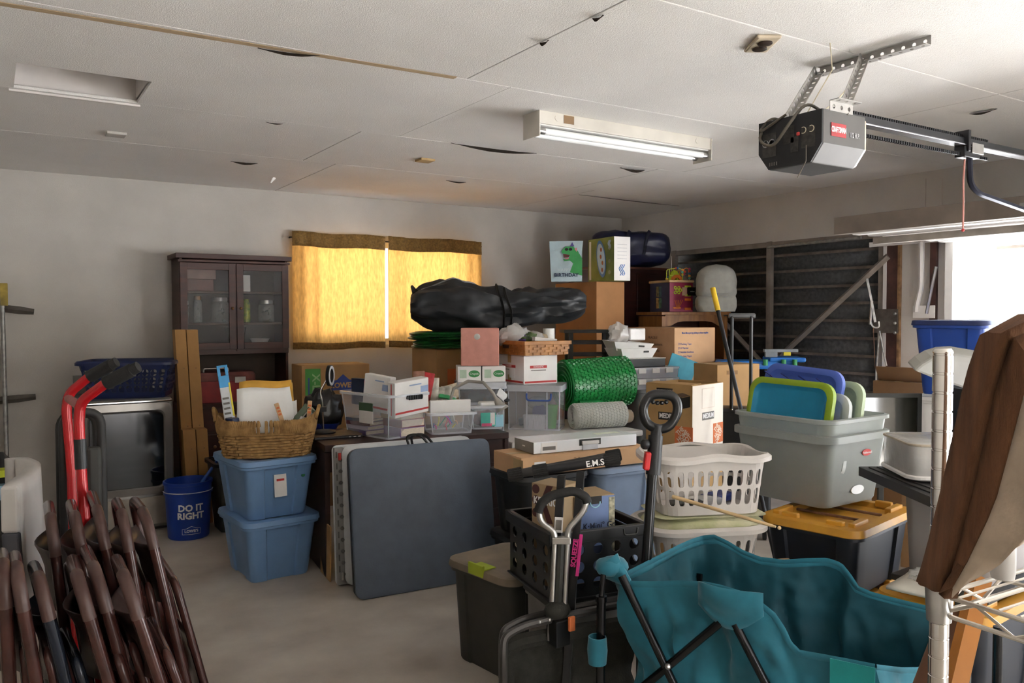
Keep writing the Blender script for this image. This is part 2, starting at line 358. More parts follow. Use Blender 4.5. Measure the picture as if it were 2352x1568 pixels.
for z in (H-.03, .05): bx('frame_rail', (-.05, (D1a+D1b)/2, z), (.04, D1a-D1b, .05), dframe, t)
p1 = onx(2040, 588, X0-.09); p2 = onx(1790, 820, X0-.09)
dv = (p2-p1); p2 = p1+dv*((ym-p1.y)/dv.y)
def brace(p, q): tb('diagonal_brace', [(-.09, p.y, p.z), (-.09, q.y, q.z)], .028, dframe, t, seg=4)
brace(p1, p2); brace(Vector((0, 2*ym-p1.y, p1.z)), Vector((0, 2*ym-p2.y, p2.z)))
# jamb, spring plate, arms and hanging links beside the closed door
tj = struct(MB().box((RX-.012, D1b-.05, DZ/2), (.028, .1, DZ)).build('trim_2', mat('dark_red_jamb', '#4b2f2a', .6, var=.25, vs=10)))
struct(MB().box((RX-.02, D1b-.115, DZ/2), (.03, .02, DZ)).build('trim_3', mat('rusty_wood_edge', '#8a6a4a', .8, var=.3, vs=14)))
struct(MB().box((RX-.015, D1b+.01, DZ/2), (.03, .03, DZ)).build('trim_4', white_pl))
hw = thing('door_hardware', 'steel spring plate with arms and hooks beside closed door', 'door hardware', (RX-.05, D1b, 1.5))
pA = onx(2005, 710, RX-.08); pB = onx(2062, 765, RX-.08)
bx('spring_plate', (-.03, (pA.y+pB.y)/2-D1b, (pA.z+pB.z)/2-1.5), (.006, abs(pA.y-pB.y), abs(pA.z-pB.z)), mat('dark_worn_steel', '#6a6560', .5, .5, var=.25, vs=14), hw, bevel=.001)
for s in (0, 1, 2):
    q = onx(2056, 720+s*22, RX-.09); MB().lathe([(.012, 0), (.012, .012), (.006, .016)], 8, Matrix.Translation((-.036, q.y-D1b, q.z-1.5)) @ Matrix.Rotation(-PI/2, 4, 'Y')).build('bolt', galv, hw)
def loc(p): q = onx(*p, RX-.12); return (q.x-(RX-.05), q.y-D1b, q.z-1.5)
tb('perforated_strap', [loc((1991, 640)), loc((2003, 700)), loc((2010, 740))], .013, galv, hw, seg=4)
tb('lever_arm', [loc((2002, 690)), loc((2000, 730)), loc((1999, 745))], .012, steel, hw)
tb('hook', bend([loc((1998, 728)), loc((2004, 752)), loc((2020, 752)), loc((2018, 738))], .03), .007, white_pl, hw)
tb('spring_rod', [loc((2020, 760)), loc((2012, 860)), loc((2012, 905))], .008, galv, hw)
tb('spring_rod', [loc((2020, 760)), loc((2036, 840))], .008, galv, hw)
tb('pull_chain', [loc((2006, 750)), loc((2010, 850))], .003, mat('rusty_chain', '#8a6a58', .6, .4), hw, seg=5)
tr = tb('door_track_bar', [onx(1764, 568, RX-.03), onx(1978, 545, RX-.03)], .014, galv); tag(tr, 'thin grey steel bar fixed above closed corrugated door', 'steel bar')
# ------------------------------------------------------------------ open tilt-up door, lying flat under the ceiling
dpan = mat('white_door_panel', '#e4e1dc', .45, .1, var=.06, vs=6)
dbeam = mat('brown_grey_beam', '#7d7268', .6, var=.12, vs=6)
ox = 4.82; pz = zat(onx(1913, 541, ox), 541); t = struct(thing('door_2', None, None, (ox, 0, pz)))
# the leaf tips slightly up towards the outside; the lower face is the ribbed outer skin
Lx = 2.14
rb = []
for k in range(61):
    x = .03+(Lx-.03)*k/60; ph = (k % 5); rb.append((x, .012+(0.02 if ph in (2, 3) else 0)))
MB().loft([[(x, D2b+.02, z-.0) for x, z in rb], [(x, D2a-.02, z) for x, z in rb]], False, False, None, False).build('ribbed_skin', dpan, t, solid=.004)
bx('end_beam', (0, (D2a+D2b)/2, .06), (.05, D2a-D2b-.02, .115), dbeam, t)
bx('frame_tube', (.42, (D2a+D2b)/2, -.02), (.05, D2a-D2b-.04, .045), dframe, t); bx('frame_tube', (Lx-.03, (D2a+D2b)/2, .04), (.05, D2a-D2b-.02, .1), dframe, t)
for y in (D2a-.05, D2b+.05, (D2a+D2b)/2): bx('frame_tube', (Lx/2, y, .06), (Lx, .045, .045), dframe, t)
# white arms and springs on the pier by the open door
ar = thing('door_arm_set', 'white tilt-door arms on the narrow wall pier', 'door hardware', (RX-.04, D2a, 1.5))
def lq(p, o=.06): q = onx(*p, RX-o); return (q.x-(RX-.04), q.y-D2a, q.z-1.5)
tb('pivot_arm', bend([lq((2117, 555)), lq((2116, 660)), lq((2106, 700)), lq((2105, 716))], .05), .02, white_pl, ar, seg=6)
tb('spring_rod', [lq((2150, 612), .1), lq((2128, 720), .1)], .012, steel, ar, seg=6)
bx('arm_plate', lq((2122, 716), .05), (.01, .18, .1), white_pl, ar)
bx('header_plate', lq((2075, 556), .05), (.012, .6, .04), white_pl, ar)
struct(MB().box((RX+.04, D2a-.03, DZ/2), (.24, .06, DZ)).build('trim_5', white_pl)); struct(MB().box((RX-.02, D2a+.12, DZ/2), (.03, .05, DZ)).build('trim_6', MT['dark_red_jamb']))
# faint seams of the header boards on the right wall
for py in (2127, 2165):
    a = onx(py, 410, RX); bx('header_joint', (RX-.001, a.y, (a.z+DZ)/2), (.003, .006, a.z-DZ), mat('joint_shadow', '#b7aea6', .9), bpy.data.objects['wall_right'], bevel=0)
# ------------------------------------------------------------------ fluorescent batten
fz = CH
a = onz(1240, 252, CH-.0); b2 = onz(1633, 320, CH-.0); b2 = onz(1633, 318, CH)
dv = (b2-a); L = dv.length; ang = math.atan2(dv.y, dv.x)
t = thing('fluorescent_fixture', 'white two-tube fluorescent fixture fixed to the ceiling', 'light fixture', a, ang)
enam = mat('aged_white_enamel', '#d3cec4', .4, var=.05, vs=5)
bx('housing', (L/2, .075, -.035), (L, .15, .07), enam, t)
bx('reflector', (L/2, .075, -.074), (L-.02, .13, .008), white_pl, t)
for x in (-.003, L+.003): bx('end_plate', (x, .075, -.07), (.006, .16, .14), enam, t, bevel=.001)
tubem = mat('frosted_tube_glass', '#f4f6f6', .15, var=.01)
for y in (.03, .12):
    MB().tube([(.03, y, -.105), (L-.03, y, -.105)], .019, 14).build('fluorescent_tube', tubem, t, smooth=True)
    for x in (.03, L-.03): MB().tube([(x-.02, y, -.105), (x+.02, y, -.105)], .0195, 12).build('tube_cap', steel, t, smooth=True)
bx('maker_label', (.2, -.001, -.03), (.07, .003, .045), mat('brown_foil_label', '#8a6d4d', .5), t, bevel=0)
for x in (.12, L-.12): MB().lathe([(.018, 0), (.018, .003)], 14, Matrix.Translation((x, 0, -.03)) @ Matrix.Rotation(PI/2, 4, 'X')).build('knockout', MT['aged_white_enamel'], t)
# ------------------------------------------------------------------ door opener: motor head, hangers and rail
OY = 2.1; rz = 2.33; ZH = -.108
hd = mat('opener_grey_metal', '#5f5d5b', .45, .5, var=.08, vs=5)
t = thing('garage_door_opener', 'grey ceiling-hung garage door opener with rail to the door', 'door opener', (2.90, OY, rz))
# head about .42 long along the rail, .30 wide, .20 tall, lower edges cut off
w, hh, l = .15, .0975, .26
prof = [(-w, hh+ZH), (w, hh+ZH), (w, -.03+ZH), (w-.05, -hh+ZH), (-w+.05, -hh+ZH), (-w, -.03+ZH)]
MB().loft([[(-l, y, z) for y, z in prof], [(0, y, z) for y, z in prof]]).build('motor_head', hd, t, bevel=.004)
MB().loft([[(-l-.006, y*.99, ZH+(z-ZH)*.985) for y, z in prof], [(-l+.001, y*.99, ZH+(z-ZH)*.985) for y, z in prof]]).build('control_panel', black_pl, t)
MB().loft([[(0, y*.96, ZH+(z-ZH)*.95) for y, z in prof], [(.03, y*.9, ZH+(z-ZH)*.9) for y, z in prof]]).build('lamp_lens', mat('cream_lens', '#e6dcc6', .35, trans=.3), t, bevel=.006)
D = (.0, .33, 0)
Ms = Matrix(((.72, 0, 0, -.13), (0, 0, -1, -w-.001), (0, 1, 0, .025+ZH), (0, 0, 0, 1)))
MB().box((-.055, 0, .001), (.125, .05, .002), Ms).build('brand_plate', mat('brand_red', '#b23438', .5), t)
txt(t, 'CRAFTSMAN', .03, 'F', D, 0, 0, ink_white, M=Ms @ Matrix.Translation((-.055, 0, .0025)), bold=.0006, sx=.72)
txt(t, '1/2 H.P.', .026, 'F', D, 0, 0, mat('pale_grey_ink', '#b8b8b8', .5), M=Ms @ Matrix.Translation((.085, -.01, .001)), bold=.0006)
Mp = Matrix(((0, 0, -1, -l-.0068), (-.9, 0, 0, 0), (0, .85, 0, ZH), (0, 0, 0, 1)))
for u, v, ww, h_ in ((-.105, .0, .075, .11), (0, .03, .055, .08), (.03, -.02, .04, .07), (.1, 0, .07, .09)):
    MB().box((u, v, .0006), (ww, h_, .001), Mp).build('warning_label', mat('faded_dark_label', '#3a3733', .6, var=.3, vs=60), t)
for u in (-.125, -.09): MB().lathe([(.017, 0), (.017, .0012), (.014, .0012), (.014, 0)], 18, Mp @ Matrix.Translation((u, .01, .0012))).build('warning_symbol', mat('pale_grey_ink', '#b8b8b8', .5), t)
for u in (.075, .115): MB().tube([(u+.014*math.cos(a_), .035+.014*math.sin(a_), .002) for a_ in [math.radians(-120+30*k) for k in range(9)]], .002, 5, True, Mp).build('wire_loop', mat('cream_wire', '#c9bfa4', .5), t)
bx('red_terminal', (-l-.01, -.045, .02+ZH), (.006, .014, .014), ink_red, t)
for k in range(4): MB().box((-.1+k*.012, -.09, .001), (.005, .016, .002), Mp).build('vent_slot', ink_grey, t)
hang = mat('perforated_angle_steel', '#b4b1ac', .45, .55, var=.1, vs=10)
topz = CH-rz
def angle_bar(name, p, q, wd, nrm):
    """L-section bar with punched holes shown as dark discs through it"""
    p, q = Vector(p), Vector(q); d = (q-p); Ln = d.length; x = d.normalized(); nv = Vector(nrm); nv = (nv-x*nv.dot(x)).normalized(); y = nv.cross(x)
    M = Matrix(((x.x, y.x, nv.x, p.x), (x.y, y.y, nv.y, p.y), (x.z, y.z, nv.z, p.z), (0, 0, 0, 1)))
    nh = max(2, int(Ln/.045)); b = MB(); c = Ln/nh
    def cell(x0, M):
        ns = 16; o = []; i_ = []
        for k in range(ns):
            a_ = 2*PI*k/ns; cx, sy_ = math.cos(a_), math.sin(a_); s_ = 1/max(abs(cx), abs(sy_))
            o.append((x0+c/2+cx*s_*c/2, sy_*s_*wd/2, 0)); i_.append((x0+c/2+cx*.0085, sy_*.0085, 0))
        b.loft([o, i_], False, False, M)
    M2 = M @ Matrix.Translation((0, wd/2, wd/2)) @ Matrix.Rotation(PI/2, 4, 'X')
    for k in range(nh): cell(k*c, M); cell(k*c, M2)
    return b.build(name, hang, t, solid=.003)
angle_bar('ceiling_angle', (.31, -.23, topz-.02), (.31, .29, topz-.02), .04, (-1, 0, 0))
angle_bar('hanger_strap', (-.1, .15, hh+ZH-.01), (.30, .28, topz-.02), .035, (-1, -.3, 0))
angle_bar('hanger_strap', (-.12, -.14, hh+ZH-.01), (.30, .05, topz-.02), .032, (-1, -.3, 0))
angle_bar('head_bracket', (-.22, -.148, hh+ZH+.015), (-.08, -.148, hh+ZH+.015), .04, (0, -1, 0))
rail_m = mat('dark_rail', '#3c3d40', .35, .6, var=.1); rl = RX-2.90-.06
bx('rail', (rl/2, 0, .03), (rl, .03, .035), rail_m, t); bx('rail_flange', (rl/2, 0, .012), (rl, .05, .006), mat('bright_rail_edge', '#c9cbd0', .25, .9), t, bevel=.001)
for zz in (.055, -.03):
    b = MB()
    for k in range(70): b.box((.02+k*.017, 0, zz), (.009, .012, .014))
    b.box((.6, 0, zz), (1.2, .005, .006)); b.build('drive_chain', black_mt, t)
bx('trolley', (1.02, 0, -.02), (.13, .05, .05), black_mt, t); bx('trolley_clip', (.98, 0, .03), (.02, .07, .1), black_mt, t); bx('trolley_plate', (1.06, -.03, 0), (.1, .004, .05), steel, t)
dxx = ox-2.90+.02
tb('curved_arm', bend([(1.04, 0, -.03), (1.05, 0, -.16), (1.12, 0, -.2), (1.57, 0, -.25)], .09, 7), .014, mat('blue_black_steel', '#2c2f3d', .3, .7), t, seg=6)
bx('door_bracket', ((1.57+dxx)/2, 0, -.235), (dxx-1.53, .03, .04), galv, t); tb('release_cord', [(1.0, 0, -.05), (1.0, .005, -.15), (.995, 0, -.25), (1.0, .003, -.38)], .004, mat('faded_red_cord', '#c98a80', .8), t, seg=6)
MB().ball((1.0, .003, -.385), .008).build('cord_knob', ink_red, t)
cb = mat('grey_cable', '#5c564c', .6)
tb('power_cable', bend([(-.05, .08, .0), (-.2, .12, .02), (-.29, .14, -.08), (-.29, .06, -.13), (-.285, -.02, -.04), (-.23, -.05, .04), (-.12, -.05, .01)], .07), .006, cb, t)
tb('power_cable', bend([(-.12, .12, .0), (-.25, .1, .01), (-.29, .14, -.06), (-.26, .02, .0)], .05), .005, cb, t)
tb('thin_wire', [(-.12, .05, 0), (-.03, -.02, .2), (.05, .05, topz)], .0025, MT['cream_wire'], t, seg=5)
tb('thin_wire', [(-.28, -.09, -.14), (-.28, -.09, -.2), (-.29, -.06, -.26)], .0022, cb, t, seg=5)
tb('thin_wire', bend([(-.12, .0, 0), (.05, .0, .1), (.28, .05, topz-.04)], .1), .003, MT['cream_wire'], t, seg=5)
# ------------------------------------------------------------------ dryer
dg = mat('graphite_enamel', '#6d6a66', .3, .35, var=.06, vs=4)
dsil = mat('silver_bezel', '#8e8a86', .25, .6, var=.05)
rc = onz(403, 1212, 0); dw, dd = .62, .76; dh = zat(rc, 912)
t = thing('front_load_dryer', 'graphite front-loading dryer with square dark door window', 'dryer', (rc.x-dw/2, rc.y+dd/2, 0))
MB().loft([rrect(dw/2, dd/2, .03, 3, z) for z in (.03, dh-.02)] + [rrect(dw/2-.015, dd/2-.015, .03, 3, dh)]).build('cabinet', dg, t, smooth=True)
bx('plinth', (0, .02, .02), (dw-.06, dd-.06, .04), black_pl, t)
MB().loft([rrect(dw/2-.03, .02, .018, 3, z, 0, dd/2-.06) for z in (dh-.01, dh+.14)]).build('control_hump', dg, t, smooth=True)
def fr(hw, z0, z1, r, y): return [(x, y, (z0+z1)/2+yy) for x, yy, _ in rrect(hw, (z1-z0)/2, r, 5)]
y0 = -dd/2
MB().loft([fr(dw/2-.015, .27, dh-.03, .05, y0+.004), fr(dw/2-.015, .27, dh-.03, .05, y0-.016), fr(dw/2-.06, .315, dh-.08, .05, y0-.022), fr(dw/2-.07, .325, dh-.09, .045, y0-.012)], True, True).build('door_bezel', dsil, t, smooth=True)
MB().loft([fr(dw/2-.07, .325, dh-.09, .045, y0-.013), fr(dw/2-.075, .33, dh-.095, .045, y0-.02)], False, True).build('door_glass', mat('black_gloss_glass', '#0d0d0e', .06, var=.02, spec=.8), t, smooth=True)
bx('top_trim', (0, y0-.005, dh-.018), (dw-.02, .012, .012), chrome, t); bx('lower_panel', (0, y0-.004, .15), (dw-.05, .01, .2), mat('warm_grey_enamel', '#958d82', .4, .2), t)
DRY = t
# ------------------------------------------------------------------ slotted laundry baskets (all from one builder)
def basket(name, label, group, loc, rot, W, D, H, m, rows, ncw, ncd, rim=.03, taper=.82, r=.07, wave=.0, hole=.62):
    t = thing(name, label, 'basket', loc, rot, group)
    n_arc = 4
    def per(hx, hy, rr, s):      # point on a rounded rectangle by arc share s in 0..1, starting at the middle of the front side
        L1, L2, q = 2*(hx-rr), 2*(hy-rr), PI*rr/2; P = 2*L1+2*L2+4*q; d = (s % 1)*P; d += 0
        segs = [('l', L1/2), ('c', q), ('l', L2), ('c', q), ('l', L1), ('c', q), ('l', L2), ('c', q), ('l', L1/2)]
        x, y, a = 0.0, -hy, 0.0
        for k, ln in segs:
            u = min(d, ln)
            if k == 'l': x += math.cos(a)*u; y += math.sin(a)*u
            else:
                da = u/rr; cx = x-math.sin(a)*rr; cy = y+math.cos(a)*rr; a2 = a+da; x = cx+math.sin(a2)*rr; y = cy-math.cos(a2)*rr; a = a2
            d -= u
            if d <= 1e-9: break
        return x, y
    nc = 2*(ncw+ncd)+4; b = MB()
    def pt(s, z):
        k = taper+(1-taper)*z/H; x, y = per(W/2*k, D/2*k, r*k, s); return (x, y, z)
    zs = [.0]; z0 = .035; zz = H-.05; step = (zz-z0)/rows
    for i in range(nc):
        s0, s1 = i/nc, (i+1)/nc
        b.grid(3, 2, lambda u, v: pt(s0+(s1-s0)*u, z0*v)); b.grid(3, 2, lambda u, v: pt(s0+(s1-s0)*u, zz+(H-zz)*v))
        for j in range(rows):
            ns = 12; o = []; h_ = []; a0, a1 = z0+step*j, z0+step*(j+1)
            for k in range(ns):
                an = 2*PI*(k+.5)/ns; cx, cy = math.cos(an), math.sin(an); q = 1/max(abs(cx), abs(cy))
                o.append(pt(s0+(s1-s0)*(.5+cx*q/2), a0+(a1-a0)*(.5+cy*q/2)))
                hx = abs(cx)**.6*math.copysign(1, cx)*hole/2; hy = abs(cy)**.6*math.copysign(1, cy)*.42
                h_.append(pt(s0+(s1-s0)*(.5+hx), a0+(a1-a0)*(.5+hy)))
            b.loft([o, h_], False, False)
    b.build('slotted_wall', m, t, solid=.004)
    MB().loft([rrect(W/2*taper, D/2*taper, r*taper, n_arc, .002), rrect(W/2*taper, D/2*taper, r*taper, n_arc, .006)]).build('floor_panel', m, t)
    R = MB(); N = 64; ring = []
    for k in range(N):
        s = k/N; z = H+wave*math.cos(4*PI*s*1.0)*.5+wave*.4*math.cos(12*PI*s)
        a = per(W/2, D/2, r, s); c = per(W/2+rim, D/2+rim, r+rim, s)
        ring.append([(a[0], a[1], z-.004), (a[0], a[1], z+.004), ((a[0]+c[0])/2, (a[1]+c[1])/2, z+.008), (c[0], c[1], z-.004), (c[0], c[1], z-.022), ((a[0]+c[0])/2, (a[1]+c[1])/2, z-.006)])
    ring.append(ring[0]); R.loft(ring, False, False); R.build('rim', m, t, smooth=True)
    return t
navy = mat('navy_plastic', '#14224f', .35, var=.1)
basket('laundry_basket', 'navy blue slotted laundry basket on top of the dryer', 'laundry baskets', (DRY.location.x+.07, DRY.location.y-.1, dh+.001), math.radians(-20), .62, .42, .26, navy, 3, 9, 6, rim=.025, r=.05, hole=.74)
# ------------------------------------------------------------------ pole with two clamp arms against the back wall
t = thing('clamp_pole', 'thin steel pole with two clamp arms leaning on wall', 'pole', (0, 0, 0))
a, b_ = ony(4, 655, BY-.06), ony(15, 1030, BY-.12); e = a+(b_-a)*(a.z/(a.z-b_.z))
tb('pole_tube', [a, e], .016, galv, t)
bx('yellow_end_cap', ony(9, 676, BY-.07), (.05, .05, .17), mat('worn_yellow', '#b39a3a', .5, var=.3), t)
for p, q, nm in (((6, 708), (78, 716), 'clamp_arm'), ((-8, 920), (82, 911), 'clamp_arm')):
    u, v = ony(*p, BY-.05), ony(*q, BY-.05); tb(nm, [u, u+(v-u)*.55, v], [.028, .03, .022], mat('dusty_dark_steel', '#6a655f', .6, .4, var=.2), t, seg=4)
# ------------------------------------------------------------------ hutch
fy = 6.98
p0, p1 = ony(403, 580, fy), ony(669, 591, fy); hx0, hx1, hz = p0.x, p1.x, p0.z
cw = hx1-hx0; dpt = BY-fy-.015
t = thing('hutch_cabinet', 'dark brown wooden hutch with glass doors and open niche', 'cabinet', (hx0+cw/2, fy+dpt/2, 0))
zb = zat((hx0+.3, fy), 811); zc = zat((hx0+.4, fy), 925)
w_ = cw-.06; F = -dpt/2
bx('cornice', (0, 0, hz-.02), (cw, dpt+.02, .04), wood_dk, t); bx('cornice_bead', (0, F+.005, hz-.06), (cw-.03, .02, .02), wood_dk, t)
for s in (-1, 1): bx('side_panel', (s*(w_/2-.011), .01, (hz-.04+zc)/2), (.022, dpt-.02, hz-.04-zc), wood_dk, t)
wood_in = mat('hutch_back_board', '#4b3d33', .6, var=.15, vs=4)
bx('back_panel', (0, dpt/2-.006, (hz-.04+zc)/2), (w_-.03, .01, hz-.05-zc), wood_in, t)
shelves = []
for py in (668, 741, 800):
    z = zat((hx0+.3, fy), py); shelves.append(z); bx('shelf', (0, .02, z-.01), (w_-.04, dpt-.06, .018), mat('shelf_wood', '#5c4638', .6, var=.15), t)
bx('niche_rail', (0, F+.02, zb+.012), (w_, .03, .05), wood_dk, t)
bx('centre_stile', (0, F+.012, (hz-.07+zb)/2), (.012, .02, hz-.1-zb), wood_dk, t)
for s in (-1, 1):
    d = bx('door', (0, 0, 0), (.001, .001, .001), wood_dk, t) if 0 else None
    x0, x1 = (-(w_/2), -.004) if s < 0 else (.004, w_/2); z0, z1 = zb+.03, hz-.075; st = .055
    b = MB().box((x0+st/2, F, (z0+z1)/2), (st, .02, z1-z0)).box((x1-st/2, F, (z0+z1)/2), (st, .02, z1-z0)).box(((x0+x1)/2, F, z0+st/2), (x1-x0-2*st, .02, st)).box(((x0+x1)/2, F, z1-st/2), (x1-x0-2*st, .02, st))
    d = b.build('glass_door', wood_dk, t, bevel=.002)
    bx('pane', ((x0+x1)/2, F+.004, (z0+z1)/2), (x1-x0-2*st+.01, .003, z1-z0-2*st+.01), glass, d, bevel=0)
    MB().ball((s*.035, F-.022, zat((hx0+.4, fy), 708)), .013).build('knob', mat('brass_knob', '#8a6a4a', .3, .7), d, smooth=True)
bx('base_unit', (0, 0, zc/2), (cw, dpt+.06, zc-.02), wood_dk, t); bx('counter', (0, -.02, zc-.008), (cw+.02, dpt+.1, .022), wood_dk, t)
for k in range(3):
    d = bx('drawer', (0, F-.035, zc-.13-k*.22), (cw-.06, .02, .2), wood_dk, t, bevel=.006)
    for s in (-1, 1): MB().ball((s*.2, F-.055, zc-.13-k*.22), .014).build('knob', MT['brass_knob'], d, smooth=True)
# what stands on the hutch shelves
def jar(x, z, h, r, label, m=glass, lidm=None, g='glassware in the hutch', y=.0, cat='jar', nm='glass_jar'):
    o = thing(nm, label, cat, (hx0+cw/2+x, fy+dpt/2+y, z), 0, g)
    MB().lathe([(r*.9, 0), (r, .01), (r, h*.8), (r*.75, h*.9), (r*.75, h)], 14).build('jar_body', m, o, smooth=True)
    if lidm: MB().lathe([(r*.8, h-.02), (r*.82, h), (r*.8, h+.012)], 14).build('lid', lidm, o, smooth=True)
    return o
jg = mat('jar_glass', '#aeb4b2', .08, var=.1, vs=40, alpha=.45, spec=.8)
z1_ = shelves[1]; zz0 = shelves[0]; z2 = shelves[2]
jar(-.37, z1_, .17, .03, 'tall narrow glass bottle in the hutch nearest its side', jg, steel, cat='bottle', nm='glass_bottle')
jar(-.27, z1_, .21, .035, 'glass bottle with brass cap on middle hutch shelf', jg, MT['brass_knob'], cat='bottle', nm='glass_bottle')
jar(-.09, z1_, .2, .075, 'wide glass jar with grey lid behind the hutch door', jg, steel)
jar(.3, z1_, .18, .07, 'wide glass jar beside the tall green can', jg, steel)
jar(.13, z1_, .2, .032, 'tall green and yellow drink can on hutch shelf', mat('green_can', '#5d8a2a', .3, .4, var=.4, vs=30, col2='#c9c23a'), None, cat='can', nm='drink_can')
jar(.05, z1_, .09, .02, 'tiny clear bottle beside the green drink can', jg, None, cat='bottle', nm='glass_bottle')
o = bx('storage_tin', (0, 0, .05), (.25, .18, .1), mat('dusky_red_tin', '#70443a', .5, var=.2), loc=(hx0+cw/2-.28, fy+.2, zz0)); tag(o, 'dusky red rectangular tin low on top hutch shelf', 'tin')
o = bx('storage_tin', (0, 0, .04), (.27, .18, .08), mat('pinkish_tin', '#8d6a5e', .5, var=.2), loc=(hx0+cw/2-.27, fy+.2, zz0+.1)); tag(o, 'pinkish tin stacked on the dusky red tin', 'tin')
o = bx('paper_box', (0, 0, .07), (.11, .06, .14), white_card, loc=(hx0+cw/2+.08, fy+.09, zz0)); tag(o, 'small white paper box on the top hutch shelf', 'box')
o = MB().lathe([(.045, 0), (.075, .06), (.085, .075), (.08, .075), (.07, .06), (.04, .008)], 18).build('white_bowl', white_pl, smooth=True, loc=(hx0+cw/2+.22, fy+.1, z2)); tag(o, 'white ceramic bowl at the bottom of the hutch', 'bowl')
o = MB().lathe([(.05, 0), (.085, .018), (.08, .018), (.045, .006)], 18).build('white_saucer', white_pl, smooth=True, loc=(hx0+cw/2-.07, fy+.1, z2)); tag(o, 'flat white saucer at the bottom of the hutch', 'saucer')
o = MB().lathe([(.04, 0), (.06, .07), (.09, .17), (.08, .17), (.05, .07)], 16).build('paper_towel_bundle', mat('grey_cloth', '#8a8580', .9), smooth=True, loc=(hx0+cw/2+.04, fy+.2, z2)); tag(o, 'grey folded cloth bundle on the lowest hutch shelf', 'cloth')
# red toolbox in the niche
q = cw*.12
tbx = thing('red_toolbox', 'red metal toolbox on the hutch counter', 'toolbox', (hx0+cw*.33+.02, fy+.14, zc+.006))
tr_ = mat('worn_red_paint', '#8d1f22', .4, .2, var=.15)
h1 = zat((hx0+.4, fy), 857)-zc
MB().loft([rrect(.3, .12, .015, 2, z) for z in (0, h1*.72)]).build('toolbox_body', tr_, tbx); MB().loft([rrect(.3, .12, .015, 2, h1*.73), rrect(.3, .12, .015, 2, h1*.9), rrect(.29, .1, .015, 2, h1)]).build('toolbox_lid', mat('dusty_red_lid', '#7d4a45', .7, var=.2), tbx)
bx('latch', (.17, -.123, h1*.74), (.09, .008, .05), steel, tbx); tb('carry_handle', bend([(-.1, 0, h1), (-.1, 0, h1+.03), (.1, 0, h1+.03), (.1, 0, h1)], .02), .008, steel, tbx)
# ------------------------------------------------------------------ tall flat cartons beside the dryer
def carton_plain(name, label, cat, loc, rot, d, m=cardb, group=None, flaps=True, tape=True):
    t = thing(name, label, cat, loc, rot, group); sx, sy, sz = d
    bx('carton_body', (0, 0, sz/2), d, m, t, bevel=.003)
    if flaps:
        for s in (-1, 1): bx('flap', (0, s*sy/4, sz+.002), (sx-.004, sy/2-.004, .004), m, t, bevel=.001)
        if tape: bx('tape', (0, 0, sz+.0048), (sx+.002, .05, .001), tape_m, t, bevel=0)
    return t
for k, (pl, pr_, ptop, pbot, Y, nm) in enumerate([(411, 436, 757, 1090, 6.40, 'tall narrow carton beside the dryer, edge against dryer'), (438, 464, 757, 1090, 6.41, 'tall narrow carton on the hutch side of its twin'),
        (424, 452, 988, 1090, 6.28, 'short narrow carton leaning before the tall cartons, by bucket'), (454, 480, 986, 1090, 6.29, 'short narrow carton on the bin side, before tall ones')]):
    a = ony(pl, ptop, Y); b_ = ony(pr_, ptop, Y); e = ony(pl, pbot, Y); hgt = a.z
    t = thing('flat_carton', nm, 'carton', ((a.x+b_.x)/2+(.035 if k < 2 else .02), Y+.05, 0), (0, 0, 0), 'narrow flat cartons')
    Mx = Matrix.Shear('XY', 4, (-.045, 0))
    MB().box((0, 0, hgt/2), (b_.x-a.x, .1, hgt), Mx).build('carton_body', mat('kraft_flat', '#a67d4c', .85, var=.06), t, bevel=.002)
    for z in (.25, .5, .8):
        if z*hgt < hgt: MB().lathe([(.006, 0), (.006, .002)], 8, Mx @ Matrix.Translation((.01, -.05, z*hgt)) @ Matrix.Rotation(PI/2, 4, 'X')).build('staple_mark', cardb3, t)
# ------------------------------------------------------------------ blue bucket
q = onz(435, 1240, 0); t = thing('plastic_bucket', 'royal blue plastic bucket with white slogan on the floor', 'bucket', (q.x+.02, q.y+.12, 0), YAW*-.25)
bb = mat('royal_blue_plastic', '#123a94', .4, var=.06)
S_ = 1.03
prof = [(.128, 0), (.133, .01), (.148, .30), (.157, .30), (.158, .315), (.150, .318), (.152, .365), (.159, .367), (.159, .385), (.149, .387), (.146, .36), (.132, .02), (0.0001, .018)]
MB().lathe([(r*S_, z*S_) for r, z in prof], 36, c1=False).build('bucket_body', bb, t, smooth=True)
tb('brush_handle', [(-.02, .02, .1), (.1, .05, .37), (.2, .07, .5)], .012, mat('mid_blue_plastic', '#2c5fb0', .4), t)
tb('bail_handle', [(.158*math.cos(a_)*S_, .158*math.sin(a_)*S_, .33) for a_ in [math.radians(180+12*k) for k in range(16)]], .003, white_pl, t, seg=5)
def curved_text(parent, s, size, z, R, a0, m, bold=.0, slope=0):
    cu = bpy.data.curves.new('t', 'FONT'); cu.body = s; cu.size = size; cu.align_x = 'CENTER'; cu.align_y = 'CENTER'; cu.offset = bold; cu.resolution_u = 2
    to = bpy.data.objects.new('t', cu); COL.objects.link(to); me = bpy.data.meshes.new_from_object(to); bpy.data.objects.remove(to); bpy.data.curves.remove(cu)
    bm = bmesh.new(); bm.from_mesh(me); bmesh.ops.subdivide_edges(bm, edges=[e for e in bm.edges if e.calc_length() > size*.3], cuts=2); bm.to_mesh(me); bm.free()
    for v in me.vertices:
        r_ = R(z+v.co.y); an = a0+v.co.x/r_; v.co = Vector((r_*math.cos(an), r_*math.sin(an), z+v.co.y))
    me.materials.clear(); me.materials.append(m); o = bpy.data.objects.new('lettering', me); COL.objects.link(o); o.parent = parent; return o
Rb = lambda z: (.133+(z-.01)/.29*.015)*S_+.0022
va = math.atan2(-q.y-.12, -q.x)+YAW*.25+.1
